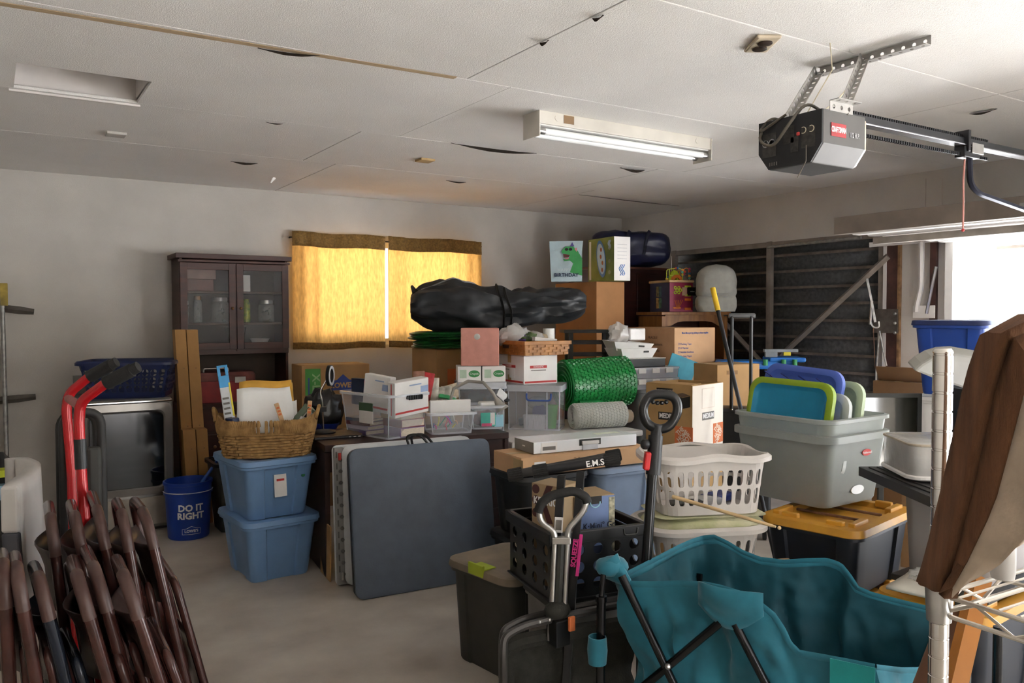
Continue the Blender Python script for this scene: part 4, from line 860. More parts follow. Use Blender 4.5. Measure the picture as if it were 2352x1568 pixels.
for k in (0, 1): tb('carry_handle', bend([(L*.42+.03*k, .0+.02*k, Hh-.01), (L*.4+.03*k, .0, Hh+.05), (L*.5+.03*k, 0, Hh+.055), (L*.56+.03*k, .0, Hh-.01)], .05), .007, black_rub, o, seg=6)
o, L = leaning('folding_table', 'white folded plastic table with ribbed underside against the desk', (778, 1350), (1000, 1330), .06, .8, .1)
wt = mat('pale_grey_table', '#c9cccd', .45, var=.05); wu = mat('grey_underside', '#8f8f8c', .6, var=.1)
o.rotation_euler = (-.07, 0, math.radians(-5)); o.location = o.location+Vector((.0, .03, 0))
slab('table_half', wt, -.03, -.004, .045, .86, .0, .80, .05, o); slab('table_half', wt, .012, .035, .0, .84, .0, .80, .03, o)
bx('underside_edge', (.03, -.005, .4), (.055, .03, .78), wu, o)
for k in range(11): MB().lathe([(.011, 0), (.011, .006), (.007, .008)], 10, Matrix.Translation((.035, -.02, .07+.065*k)) @ Matrix.Rotation(PI/2, 4, 'X')).build('moulded_cup', mat('dark_recess', '#5d5d5b', .7), o); bx('moulded_slot', (.014, -.021, .1+.065*k), (.008, .004, .035), MT['dark_recess'], o, bevel=0)
for z in (.06, .74): tb('hinge_pin', [(.03, -.03, z-.02), (.03, -.03, z+.02)], .009, steel if z < .1 else ink_red, o)
q = onz(756, 1335, 0); o = MB().box((0, 0, .16), (.008, .22, .32)).build('cardboard_sheet', cardb, loc=(q.x+.015, q.y+.1, 0), rot=(0, .02, -.1)); tag(o, 'small cardboard sheet standing between desk and white table', 'cardboard')
# ------------------------------------------------------------------ white table behind the long boxes and what it carries
TZ = .70
ft = cfit((1176, 1016), (1478, 987), None, TZ, sy=.82)
t = thing('white_table', 'white folding table crowded with boxes and bubble wrap', 'folding table', (ft.loc.x, ft.loc.y, 0), ft.rot)
bx('table_top', (0, 0, TZ-.022), (ft.sx, ft.sy, .044), white_pl, t, bevel=.012)
for sx in (-1, 1):
    for sy in (-1, 1): tb('leg', [(sx*(ft.sx/2-.1), sy*(ft.sy/2-.1), TZ-.04), (sx*(ft.sx/2-.1), sy*(ft.sy/2-.1), 0)], .014, dark_gr, t)
# clear latching box with blue handle
cA = onz(1165, 987, TZ); cB = onz(1287, 990, TZ); e = cB-cA; fo = ecol(cA, math.atan2(e.y, e.x), 1287, 1160); W = e.length; n = Vector((-e.y, e.x, 0)).normalized(); Dd = .32; hC = zat(cA, 884)-TZ
cc = cA+e/2+n*Dd/2
CB = clear_bin('latch_box', 'clear latching box with blue wire handle under white carton', (cc.x, cc.y, TZ+.001), math.atan2(e.y, e.x), W, Dd, hC-.03, taper=.97, r=.02, group=None, cat='storage box')
el = MT['clear_plastic_edge']
MB().loft([rrect(W/2+.014, Dd/2+.014, .025, 3, hC-.035), rrect(W/2+.014, Dd/2+.014, .025, 3, hC), rrect(W/2-.01, Dd/2-.01, .02, 3, hC)]).build('lid', el, CB, smooth=True)
for x in (-.05, .1): bx('strut', (x, -Dd/2-.003, hC/2-.02), (.012, .006, hC-.06), el, CB, bevel=.001)
tb('blue_handle', bend([(-.05, -Dd/2-.008, hC-.06), (-.05, -Dd/2-.02, hC-.11), (.13, -Dd/2-.02, hC-.11), (.13, -Dd/2-.008, hC-.06)], .03), .0065, mat('bright_blue_wire', '#2a50a0', .4), CB)
MC = Matrix.Translation(CB.location) @ Matrix.Rotation(math.atan2(e.y, e.x), 4, 'Z')
def inbox(nm, lab, cat, mb, m, x, y, z=.006, **k): o = mb.build(nm, m, **k); o.matrix_world = MC @ Matrix.Translation((x, y, z)); return tag(o, lab, cat)
inbox('white_basket', 'small white slotted basket inside the clear latching box', 'basket', MB().loft([rrect(.08, .03, .01, 3, 0), rrect(.085, .035, .01, 3, .1)], True, False), mat('slotted_white', '#dcdce4', .5, var=.2, vs=60, stretch=(6, 1, .2)), -.0, -.1, solid=.003)
inbox('green_cup', 'lime green plastic tumbler inside the clear latching box', 'cup', MB().lathe([(.03, 0), (.045, .17)], 18, c1=False), mat('lime_cup', '#5fc24a', .3, alpha=.75), .12, -.05, solid=.002, smooth=True)
inbox('purple_lid', 'violet round lid leaning in the clear latching box', 'lid', MB().lathe([(.055, 0), (.055, .012)], 20, Matrix.Rotation(1.3, 4, 'X')), mat('violet_lid', '#54528a', .4), .02, .0, .12, smooth=True)
inbox('bottle_blue', 'slate blue bottle lying in the clear latching box', 'bottle', MB().tube([(-.04, 0, .03), (.05, 0, .05), (.1, 0, .06)], [.028, .028, .012], 12), mat('slate_blue', '#4b5872', .4), -.1, .03, smooth=True)
inbox('plastic_bag', 'crumpled pale plastic bag in the clear latching box', 'bag', MB().ball((0, 0, .05), (.09, .07, .05)), mat('bag_film', '#d8dcd8', .25, alpha=.5), .0, .06, .13, smooth=True)
lzC = TZ+hC
# second box behind carrying the crayon cartons and pink bin
c2 = ond(1110, 800, 5.95); b2h = zat(c2, 876)-TZ
X2 = clear_bin('grey_clear_box', 'grey translucent lidded box beneath the pink fabric bin', (c2.x, c2.y+.05, TZ+.001), math.radians(-25), .34, .3, b2h-.03, mat('smoky_plastic', '#8f959c', .25, alpha=.55), taper=.96, r=.02, group=None, cat='storage box')
MB().loft([rrect(.18, .16, .025, 3, b2h-.035), rrect(.18, .16, .025, 3, b2h), rrect(.17, .15, .02, 3, b2h+.001)]).build('lid', el, X2, smooth=True)
M2 = Matrix.Translation(X2.location) @ Matrix.Rotation(math.radians(-25), 4, 'Z')
z2b = b2h+.002
for k, x in enumerate((-.088, .088)):
    o = thing('crayon_carton', ['white and green crayon carton at the lamp side', 'white and green crayon carton against the red-banded carton'][k], 'carton', M2 @ Vector((x, -.02, z2b)), math.radians(-25)+.03*k, 'white crayon cartons'); d = (.17, .2, .115); bx('carton_body', (0, 0, .0575), d, white_card, o)
    MB().lathe([(.034, 0), (.034, .0015)], 20, fmat('F', d, .035, .06) @ Matrix.Diagonal((1.2, .75, 1, 1))).build('green_oval', ink_green, o); txt(o, 'Crayola', .02, 'F', d, .035, .06, ink_white, lift=.0022); pr(o, 'F', d, -.045, .06, .05, .06, mat('pale_green_print', '#b9cfb8', .6), 'printed_panel')
pinkm = mat('dusty_pink_fabric', '#c98d80', .9, var=.05, vs=20, bump=.15, bs=200)
hp_ = zat(M2 @ Vector((0, -.02, z2b+.117)), 754)-(TZ+z2b+.117)
o = thing('fabric_bin', 'dusty pink fabric cube bin with metal eyelet', 'fabric bin', M2 @ Vector((.0, -.0, z2b+.118)), math.radians(-30))
b = MB(); wB = .27
for c_, d_ in (((0, -wB/2, hp_/2), (wB, .006, hp_)), ((0, wB/2, hp_/2), (wB, .006, hp_)), ((-wB/2, 0, hp_/2), (.006, wB, hp_)), ((wB/2, 0, hp_/2), (.006, wB, hp_)), ((0, 0, .004), (wB, wB, .006))): b.box(c_, d_)
b.build('fabric_wall', pinkm, o, bevel=.003); MB().lathe([(.013, 0), (.022, .0), (.022, .004), (.013, .005)], 18, fmat('F', (wB, wB+.006, hp_), -.02, hp_*.78)).build('eyelet', steel, o, smooth=True); MB().lathe([(.013, 0), (.013, .001)], 16, fmat('F', (wB, wB+.006, hp_), -.02, hp_*.78)).build('eyelet_hole', dark_gr, o)
# white school-book carton with red bands and the splint basket on it
fs = vbox(1203, prj(cc)[2]-.16, 1280, 1142, 817, z0=lzC+.003, rot=math.radians(-2))
o = carton(fs, 'book_carton', 'white carton with red brand bands on the clear box', white_card, tape=False)
d = fs.d
for fc, w_ in (('F', fs.sx), ('L', fs.sy)):
    pr(o, fc, d, 0, .016, w_*.94, .014, ink_red, 'red_base_band'); pr(o, fc, d, -.02, d[2]*.6, w_*.5, .02, ink_red, 'red_brand_band', t=.0014); txt(o, 'SCHOLASTIC', .019, fc, d, -.02, d[2]*.6, ink_white, sx=.8); pr(o, fc, d, -.02, d[2]*.48, w_*.44, .006, ink_grey, 'small_print')
pr(o, 'L', d, .03, d[2]*.36, .08, .07, paper, 'shipping_label', t=.002); pr(o, 'L', d, -.01, d[2]*.9, .05, d[2]*.35, tape_m, 'tape_strip', t=.001); pr(o, 'L', d, -.01, d[2]*.18, .05, .05, tape_m, 'tape_strip', t=.001)
zW = fs.z0+fs.h+.002
honey = mat('honey_splint', '#b87d3a', .5, var=.2, vs=14, col2='#935f28')
hw_ = zat(fs.c, 783)-zW
t = thing('splint_basket', 'honey-coloured woven splint basket holding bags on white carton', 'basket', (fs.loc.x+.01, fs.loc.y-.02, zW), fs.rot)
Wb, Db = fs.sx+.1, fs.sy+.12
rows = 4
for j in range(rows):
    z = .004+(hw_-.03)*(j+.5)/rows; k = .93+.07*z/hw_; b = MB(); hx, hy = Wb/2*k, Db/2*k
    for side in range(4):
        L_ = hx if side % 2 == 0 else hy; off = hy if side % 2 == 0 else hx; n_ = 11 if side % 2 == 0 else 9
        M = Matrix.Rotation(side*PI/2, 4, 'Z'); hh_ = (hw_-.03)/rows*.48
        for i in range(n_):
            x0, x1 = -L_+2*L_*i/n_, -L_+2*L_*(i+1)/n_; o_ = .004 if (i+j) % 2 else -.003
            b.box(((x0+x1)/2, -off+o_-.001, z), ((x1-x0)+.004, .004, hh_*2), M)
    b.build('splint_row', honey, t)
b = MB(); k = 1.0
for side in range(4):
    M = Matrix.Rotation(side*PI/2, 4, 'Z'); L_ = Wb/2 if side % 2 == 0 else Db/2; off = Db/2 if side % 2 == 0 else Wb/2
    b.box((0, -off-.003, hw_-.014), (2*L_+.02, .012, .028), M)
b.build('rim_band', honey, t, bevel=.003); bx('base', (0, 0, .003), (Wb*.9, Db*.9, .004), honey, t)
bx('handle_slot', (-Wb/2-.01, .0, hw_-.045), (.003, .09, .022), mat('dark_slot', '#3a2413', .8), t)
zz = zW+hw_
film = mat('clear_bag_film', '#e6e4e0', .2, var=.05, alpha=.55, bump=.5, bs=18, spec=.7)
def on_b(x, y, z=0): return Matrix.Translation((fs.loc.x, fs.loc.y, zz)) @ Matrix.Rotation(fs.rot, 4, 'Z') @ Vector((x, y, z))
for k, (x, y, r, lab, m) in enumerate(((-.1, .02, (.12, .1, .09), 'crumpled clear plastic bag rising from the splint basket', film), (.05, .03, (.14, .1, .05), 'flat clear wrapper lying across the splint basket', film), (-.02, -.02, (.1, .08, .045), 'green leafy bag in the splint basket', mat('olive_green_bits', '#53683a', .6, var=.4, vs=25)), (-.07, -.05, (.05, .04, .035), 'purple bead bag in the splint basket', mat('purple_bits', '#4a3a6e', .5)), (.1, .0, (.08, .06, .04), 'tan knotted cloth in the splint basket', mat('tan_cloth', '#a8957a', .9)))):
    o = lump('bag_bundle', m, None, (0, 0, 0), r, 30+k, .35, 22, 12, 2.2, False, .05); o.location = on_b(x, y, -.0+r[2]*.3); tag(o, lab, 'bag' if 'bag' in lab else 'bundle')
o = bx('white_card_box', (0, 0, .015), (.2, .09, .03), white_card, loc=on_b(.08, -.1, -.012), rot=(0, .1, fs.rot)); tag(o, 'flat white box on the front of splint basket', 'box')
o = thing('paper_roll', 'stack of white paper tape rolls behind splint basket', 'paper roll', on_b(.24, .06, -.36)); zr = 0
for k in range(3): MB().lathe([(.018, .15*k), (.045, .15*k), (.045, .15*k+.145), (.018, .15*k+.145)], 18).build('roll', paper, o, smooth=True)
# green bubble-wrap roll, white roll, brown paper roll
def bubble(nm, lab, m, p, q, r, rb, nu, nv, wrap_flap=True):
    o = thing(nm, lab, 'bubble wrap', p); p, q = Vector(p), Vector(q); ax = (q-p); L = ax.length; ax.normalize(); u = Vector((0, 0, 1)); u = (u-ax*u.dot(ax)).normalized(); w = ax.cross(u)
    b = MB(); prof = []
    def sp(a, x): rr = r*(1+.03*math.sin(a*3+1)+.02*wob(x*6, a, 0)); return ax*x+(u*math.cos(a)+w*math.sin(a))*rr
    b.grid(48, 14, lambda a_, v: sp(2*PI*a_, L*v), wrap=True); b.build('wrap_layer', m, o, smooth=True)
    d = MB()
    for i in range(nu):
        for j in range(nv):
            a = 2*PI*(i+.5*(j % 2))/nu; x = L*(j+.5)/nv; c = sp(a, x); nrm = (u*math.cos(a)+w*math.sin(a)); t1 = ax; t2 = nrm.cross(ax); rbb = rb
            ring = lambda s_, h: [c+t1*(rbb*s_*math.cos(2*PI*k/6))+t2*(rbb*s_*math.sin(2*PI*k/6))+nrm*h for k in range(6)]
            d.loft([ring(1, 0), ring(.75, rbb*.45)], False, True)
    dd_ = d.build('bubbles', m, o, smooth=True); dd_['kind'] = 'stuff'
    for x in (0, L):      # spiral ends
        sgn = -1 if x == 0 else 1; s = MB()
        for k in range(5): rr = r*(.95-.17*k); s.tube([ax*(x+sgn*.002)+(u*math.cos(2*PI*i/24)+w*math.sin(2*PI*i/24))*rr for i in range(25)], .006, 4, False)
        s.build('roll_end', m, o); s2 = MB(); s2.loft([[sp(2*PI*i/24, x) for i in range(24)], [ax*(x-sgn*.02)+(u*math.cos(2*PI*i/24)+w*math.sin(2*PI*i/24))*r*.2 for i in range(24)]], False, True); s2.build('end_layers', m, o)
    return o
gb = mat('green_bubble_film', '#22a24e', .22, var=.12, vs=10, spec=.9, trans=.25); wb_ = mat('white_bubble_film', '#e3e4dc', .25, var=.06, vs=10, spec=.8, trans=.2)
yy = 5.0
g0, g1 = Vector((3.70, yy+.04, 1.0)), Vector((4.25, yy-.04, 1.02))
bubble('bubble_wrap_roll', 'fat green bubble wrap roll lying on the white table', gb, g0, g1, .19, .016, 34, 17)
w0 = onz(1300, 986, TZ); w0 = Vector((w0.x+.05, w0.y-.02, TZ+.095)); w1 = w0+Vector((.40, -.09, .0))
bubble('bubble_wrap_roll', 'white bubble wrap roll in front of the green roll', wb_, w0, w1, .09, .011, 26, 17)
k0 = onz(1412, 978, TZ); kr = mat('kraft_paper', '#b9a68c', .85, var=.06)
o = MB().loft([[(k0.x+.2*x+.0, k0.y+.06*x+.055*r_*math.cos(a), TZ+.062+.055*r_*math.sin(a)) for a, r_ in [(2*PI*i/18*1.7, .35+.65*i/18) for i in range(19)]] for x in (0, .5, 1.0)], False, False, None, False).build('kraft_roll', kr, smooth=True, solid=.003); tag(o, 'loose roll of brown kraft paper beside bubble wrap', 'paper roll')
o = MB().grid(12, 8, lambda u, v: (g0.x+.02+.3*u*(1-v*.4), g0.y-.19-.05*v+.01*math.sin(u*9), 1.0-.1-.11*v-.04*u*v)).build('wrap_tail', gb, smooth=True, solid=.006); tag(o, 'loose green bubble wrap tail hanging over white roll', 'bubble wrap')
# grey translucent tote with stacked clear trays
gq = ond(1470, 900, 6.55)
GT = tote('grey_tote', 'grey translucent tote with black latch behind bubble wrap', (gq.x+.15, gq.y+.08, 0), math.radians(-8), .40, .36, zat(gq, 893), mat('smoky_tote', '#8d9095', .35, var=.06, alpha=.8), taper=.92, group=None)
tz = zat(gq, 893); bx('latch', (.0, -.225, tz-.04), (.12, .02, .07), black_pl, GT); 
for k in range(3): bx('latch_rib', (.0, -.237, tz-.06+.016*k), (.1, .006, .008), dark_gr, GT)
pr(GT, 'F', (.42, .39, tz), -.05, tz-.22, .1, .12, dark_gr, 'dark_label', t=.006); pr(GT, 'F', (.42, .39, tz), -.05, tz-.2, .08, .03, white_card, 'label_text', t=.007)
zz_ = tz+.004
traym = mat('clear_tray', '#c9ccd8', .2, alpha=.6, var=.05)
for k in range(2):
    h_ = zat(gq, 872-34*k)-zat(gq, 893-26*k) if 0 else .085
    o = thing('clear_tray', ['clear shallow organiser tray directly on grey tote', 'clear shallow organiser tray second on grey tote'][k], 'tray', (gq.x+.1, gq.y+.1, zz_), math.radians(-8), 'stacked clear trays')
    MB().loft([rrect(.235, .2, .03, 3, 0), rrect(.24, .205, .03, 3, .07)], True, True).build('tray_body', traym, o); MB().loft([rrect(.245, .21, .03, 3, .07), rrect(.245, .21, .03, 3, h_)], True, True).build('tray_lid', el, o)
    for x in (-.13, 0, .13): bx('clip', (x, -.213, .06), (.07, .01, .04), white_pl, o)
    zz_ += h_+.003
o = thing('black_case', 'flat black case under the white paper trays', 'case', (gq.x+.03, gq.y+.08, zz_), math.radians(-8)); bx('case_body', (0, 0, .034), (.36, .3, .064), black_pl, o); bx('case_lid', (0, 0, .069), (.37, .31, .006), white_pl, o); zz_ += .074
def boat(lab, x, y, z, rot, W, D, H):
    o = thing('paper_tray', lab, 'food tray', (gq.x+x, gq.y+y, z), rot, 'white paper food trays'); MB().loft([[(-W/2*.8, -D/2*.8, 0), (W/2*.8, -D/2*.8, 0), (W/2*.8, D/2*.8, 0), (-W/2*.8, D/2*.8, 0)], [(-W/2, -D/2, H), (W/2, -D/2, H), (W/2, D/2, H), (-W/2, D/2, H)]], True, False).build('tray_wall', paper, o, solid=.003)
    bx('hand_slot', (W*.2, -D/2*.93, H*.65), (.05, .012, .014), dark_gr, o); return o
boat('white paper food tray with hand slot on black case', -.03, .08, zz_, -.15, .34, .26, .075); boat('white paper food tray tipped onto the lower tray', -.05, .1, zz_+.055, -.3, .34, .26, .07).rotation_euler = (.03, .06, -.3)
o = lump('produce_bag', film, None, (0, 0, 0), (.09, .07, .085), 44, .3, 22, 12, 2.2, False, .05); o.location = (gq.x-.14, gq.y+.1, zz_+.19); tag(o, 'clear zip bag of pale lids on the paper trays', 'bag')
o = MB().box((0, 0, .05), (.17, .12, .1)).build('clear_clamshell', film, bevel=.01, loc=(gq.x+.03, gq.y+.12, zz_+.135), rot=.0); tag(o, 'clear clamshell box resting on the paper trays', 'box')
# grey gooseneck lamp over the small bins
pts = [onz(1040, 965, DZ_)+Vector((0, .12, 0))]
L0 = ond(1042, 892, 5.55); L1 = ond(1075, 875, 5.55); L2 = ond(1110, 878, 5.5); L3 = ond(1132, 902, 5.45); L4 = ond(1142, 920, 5.45)
o = thing('gooseneck_lamp', 'grey gooseneck desk lamp arching over the small bins', 'lamp', (L0.x-.02, L0.y, DZ_)); rel = lambda p: p-o.location
tb('flexible_neck', [Vector((0, 0, .01)), Vector((0, 0, L0.z-DZ_-.06)), rel(L0), rel(L1), rel(L2), rel(L3), rel(L4)], .011, mat('warm_grey_plastic', '#a09c93', .5), o, seg=8); MB().lathe([(.06, 0), (.06, .02), (.01, .03)], 18).build('base', MT['warm_grey_plastic'], o, smooth=True)
dv = (L4-L3).normalized(); Mh = dv.to_track_quat('Z', 'Y').to_matrix().to_4x4(); Mh.translation = rel(L4)
MB().lathe([(.012, -.02), (.022, 0), (.03, .03), (.05, .07), (.047, .07)], 18, Mh, c1=False).build('lamp_head', MT['warm_grey_plastic'], o, smooth=True)
# ------------------------------------------------------------------ cartons and goods along the back
def stackbase(f, label, m=cardb3):
    g = Fit(); g.loc = Vector((f.loc.x, f.loc.y, 0)); g.rot = f.rot; g.d = (f.sx, f.sy, f.z0-.001); return carton(g, 'carton', label, m)
fl = vbox(692, 6.45, 848, 669, 840, z0=.6, rot=math.radians(-4)); fl.sy = .5; fl.loc = ecol(fl.c, fl.rot, 848, 669).loc; fl.loc.z = .6; fl.sy = min(ecol(fl.c, fl.rot, 848, 669).sy, .6); fl.d = (fl.sx, fl.sy, fl.h)
o = carton(fl, 'moving_carton', 'brown moving carton with green stripe below the window', cardb); stackbase(fl, 'plain brown carton under the green-striped moving carton'); d = fl.d
gs = mat('stripe_green', '#4f9a4a', .7, var=.05)
pr(o, 'F', d, -d[0]*.34, d[2]*.5, d[0]*.22, d[2]*.9, gs, 'green_stripe'); txt(o, 'X-LARGE', .085, 'F', d, -d[0]*.3, d[2]*.56, mat('pale_green_ink', '#9cc48a', .7), rot=-PI/2, bold=.002); pr(o, 'F', d, -d[0]*.4, d[2]*.62, .012, d[2]*.4, ink_blue, 'small_print', t=.002)
lb = mat('brand_blue', '#26408c', .6)
MB().prism([(-.1, -.055), (.1, -.055), (.1, .02), (.07, .026), (.05, .03), (.0, .075), (-.05, .03), (-.07, .026), (-.1, .02)], 0, .0012, fmat('F', d, d[0]*.1, d[2]*.72)).build('house_emblem', lb, o); txt(o, "LOWE'S", .058, 'F', d, d[0]*.1, d[2]*.69, mat('carton_tan_ink', '#c9a06a', .7), bold=.002)
fc = vbox(1003, 6.3, 1090, 946, 803, z0=.55, rot=math.radians(2)); o = carton(fc, 'moving_carton', 'brown moving carton with orange logo under black bag', cardb); stackbase(fc, 'plain brown carton under the orange-logo moving carton'); d = fc.d
pr(o, 'F', d, -d[0]*.08, d[2]*.68, .1, .16, ink_orange, 'orange_logo'); pr(o, 'L', d, -.05, d[2]*.7, .1, .02, mat('faded_blue_ink', '#7c7a8a', .7), 'small_print')
# heap of green bubble sheets on it
zt_ = fc.z1+.003
for k, (rx, ry, h_, z_, s_) in enumerate(((.29, .22, .05, -.005, 0), (.32, .24, .05, .062, 2))):
    o = thing('bubble_wrap_sheet', ['folded green bubble wrap sheet hanging over carton corner', 'folded green bubble wrap sheet beneath the black bag'][k], 'bubble wrap', (fc.c.x+.18, fc.c.y+.17, zt_), -.55, 'folded green bubble wrap')
    gm = mat('green_wrap_fold', '#2c7a3a', .3, var=.4, vs=14, col2='#1c4a26', bump=.5, bs=70, trans=.2)
    for q in range(3):
        def fn(u, v, q=q):
            a = 2*PI*u; k_ = 1+.1*math.sin(3*a+q)+.06*wob(math.cos(a)*2, math.sin(a)*2, q, 2, k); zz = (v-.5)*h_/1.5; r_ = math.cos((v-.5)*PI*.92); return (rx*k_*(.8+.2*r_)*math.cos(a), ry*k_*(.8+.2*r_)*math.sin(a), max(.003, z_+.02+.018*q+zz-.0*(math.cos(a) < -.5)))
        MB().grid(34, 7, fn, wrap=True).build('fold', gm, o, smooth=True)
# black slatted shelf
bs_ = ond(1350, 800, 6.82); sz_ = zat(bs_, 757)
t = thing('slatted_shelf', 'black slatted wooden shelf under the end of black bag', 'shelf', (bs_.x, bs_.y, 0), math.radians(-28)); W_, D_ = .36, .22
for sx in (-1, 1):
    for sy in (-1, 1): bx('post', (sx*(W_/2-.02), sy*(D_/2-.02), sz_/2), (.04, .04, sz_-.02), dusty_blk, t)
bx('top_board', (0, 0, sz_-.012), (W_+.08, D_+.06, .024), dusty_blk, t)
for z in (.2, .5, .8, 1.02, 1.12, 1.22, 1.32):
    if z < sz_-.06: bx('slat', (0, -D_/2+.02, z), (W_-.06, .02, .035), dusty_blk, t)
for z in (.35, .95): bx('inner_shelf', (0, 0, z), (W_-.05, D_-.06, .02), dusty_blk, t)
# big black duffel bag
bag_m = mat('black_nylon', '#23262a', .5, var=.25, vs=6, bump=.55, bs=9, col2='#15181b', spec=.5)
A0, A1 = ond(944, 720, 6.5), ond(1342, 715, 6.62); mid = (A0+A1)/2; ax = (A1-A0); Lb = ax.length; rotb = math.atan2(ax.y, ax.x)
zb0 = fc.z1+.12
t = thing('duffel_bag', 'huge sagging black duffel bag below the window', 'bag', (mid.x, mid.y, zb0), rotb)
def bagf(u, v):
    a = 2*PI*u; s = v; x = -Lb/2+Lb*s
    env = (max(0, math.sin(PI*min(1, max(0, s*.985+.008))))**.24); top = .40*(1+.1*math.sin(s*7+.6)-.2*max(0, s-.55)) ; bot = .0+.075*max(0, min(1, (s-.45)*4))
    hy = .27*env; c_, s_ = math.cos(a), math.sin(a); n = .085*wob(x*2.6, math.cos(a)*1.5, math.sin(a)*1.5, 1.6, 3)+.03*wob(x*5, math.cos(a)*3, math.sin(a)*3, 1.7, 4)
    cz = (top+bot)/2; hz_ = (top-bot)/2*env; r = (abs(c_)**2.6+abs(s_)**2.6)**(-1/2.6)
    z = cz+(hz_+n*env*.9)*s_*r; dip = -.05*math.exp(-((s-.56)/.05)**2)*max(0, s_)
    return (x, (hy+n*.8)*c_*r, max(bot-.02*0, z+dip))
MB().grid(56, 44, bagf, wrap=True).build('bag_body', bag_m, t, smooth=True)
def onbag(s, a, lift=.002): p = Vector(bagf(a/(2*PI) % 1, s)); c = Vector((p.x, 0, .2)); return p+(p-c).normalized()*lift
for y0_ in (.16,): tb('zip_piping', [onbag(s, 1.75+.1*math.sin(s*9)) for s in [.06+.03*k for k in range(13)]], .006, mat('grey_piping', '#8d9094', .5), t, seg=5)
for s0 in (.5, .54): MB().tube([onbag(s0+.02*math.sin(k*.5), 4.3-.27*k, .014) for k in range(11)], .02, 6, True, None, .35).build('web_strap', black_rub, t, smooth=True)
tb('grab_handle', [onbag(.02, 2.2, .0), onbag(.01, 2.0, .07), onbag(.035, 1.8, .0)], .014, black_rub, t, seg=6)
# tall wardrobe carton with gift bag and pool carton on it
fw = vbox(1370, 7.15, 1434, 1276, 646, z0=0, rot=0)
fw.sy = min(fw.sy, .62); o = carton(fw, 'wardrobe_carton', 'tall brown wardrobe carton carrying the gift bag', mat('warm_carton', '#a5764c', .85, var=.05)); zt_ = fw.z1+.004
pb = vbox(1410, 7.1, 1447, 1344, 542, z0=zt_, rot=math.radians(-6)); pb.sy = min(pb.sy, .42); pb.loc = pb.c+Vector((math.cos(pb.rot)*pb.sx/2-math.sin(pb.rot)*pb.sy/2, math.sin(pb.rot)*pb.sx/2+math.cos(pb.rot)*pb.sy/2, 0)); pb.loc.z = zt_; pb.d = (pb.sx, pb.sy, pb.h)
gg = mat('meadow_print', '#8f9c4a', .5, var=.35, vs=5, col2='#5f7332')
o = thing('pool_carton', 'green toy boat carton with white end beside gift bag', 'carton', pb.loc, pb.rot); d = pb.d
bx('carton_body', (0, 0, d[2]/2), d, gg, o); pr(o, 'F', d, 0, d[2]/2, d[0]*.99, d[2]*.99, white_card, 'white_end_panel'); pr(o, 'L', d, -d[1]*.42, d[2]/2, d[1]*.07, d[2]*.9, white_card, 'text_strip')
Mo = fmat('L', d, d[1]*.02, d[2]*.52, .002) @ Matrix.Rotation(.2, 4, 'Z') @ Matrix.Diagonal((.42, 1, 1, 1))
MB().prism([(.17*math.cos(2*PI*k/24), .17*math.sin(2*PI*k/24)) for k in range(24)], 0, .001, Mo).build('boat_rim_print', mat('print_blue', '#4f86c6', .5), o); MB().prism([(.14*math.cos(2*PI*k/24), .14*math.sin(2*PI*k/24)) for k in range(24)], .001, .002, Mo).build('boat_print', mat('print_pale_blue', '#b9d4e6', .5), o)
for k in range(4): MB().prism([(.035*math.cos(2*PI*q/10)+.04*(k % 2), .02*math.sin(2*PI*q/10)-.1+.06*k) for q in range(10)], .002, .003, Mo).build('toy_print', mat('print_rust', '#a3592f', .5), o)
for v in (.75, .45, .2): MB().lathe([(.018, 0), (.018, .002)], 14, fmat('L', d, d[1]*.33, d[2]*v)).build('round_badge_print', mat('badge_grey', '#9a9a78', .5), o)
[MB().tube([fmat('F', d, -.022+.018*j+.012*math.sin(q*1.3), d[2]*.12+.016*q, .002) @ Vector((0, 0, 0)) for q in range(7)], .004, 5).build('script_logo', mat('print_blue', '#4f86c6', .5), o) for j in range(3)]; [MB().tube([fmat('L', d, d[1]*.3+.014*j+.008*math.sin(q*1.3), d[2]*.74+.012*q, .002) @ Vector((0, 0, 0)) for q in range(7)], .0035, 5).build('script_logo', mat('pale_logo', '#c9d8e8', .5), o) for j in range(3)]
for k in range(5): pr(o, 'F', d, .0, d[2]*(.5+.08*k), d[0]*.6, .006, mat('pale_print', '#c9c9cc', .6), 'small_print')
gb0 = ond(1306, 650, 7.28)
o = thing('gift_bag', 'pale blue birthday gift bag with green dinosaur', 'gift bag', (gb0.x-.02, gb0.y, zt_), math.radians(-40)); gbm = mat('pale_blue_paper', '#b6cbd3', .5, var=.06); W_, H_ = .27, .36
MB().loft([[(-W_/2, -.05, 0), (W_/2, -.05, 0), (W_/2, .05, 0), (-W_/2, .05, 0)], [(-W_/2-.015, -.02, H_*.75), (W_/2, -.04, H_*.75), (W_/2, .04, H_*.75), (-W_/2-.015, .03, H_*.75)], [(-W_/2-.02, -.008, H_), (W_/2+.01, -.02, H_), (W_/2+.01, .02, H_), (-W_/2-.02, .008, H_)]], True, False).build('bag_paper', gbm, o, solid=.003)
dG = (W_, .1, H_); gd = mat('dino_green', '#3f9a55', .5)
Md = fmat('F', dG, .0, 0, .004) @ Matrix.Rotation(-.055, 4, 'X')
poly = [(.03, .08), (.14, .05), (.14, .2), (.1, .27), (.06, .31), (-.01, .31), (-.045, .27), (-.04, .25), (.03, .235), (.02, .205), (-.03, .2), (-.02, .18), (.03, .185), (.06, .16)]
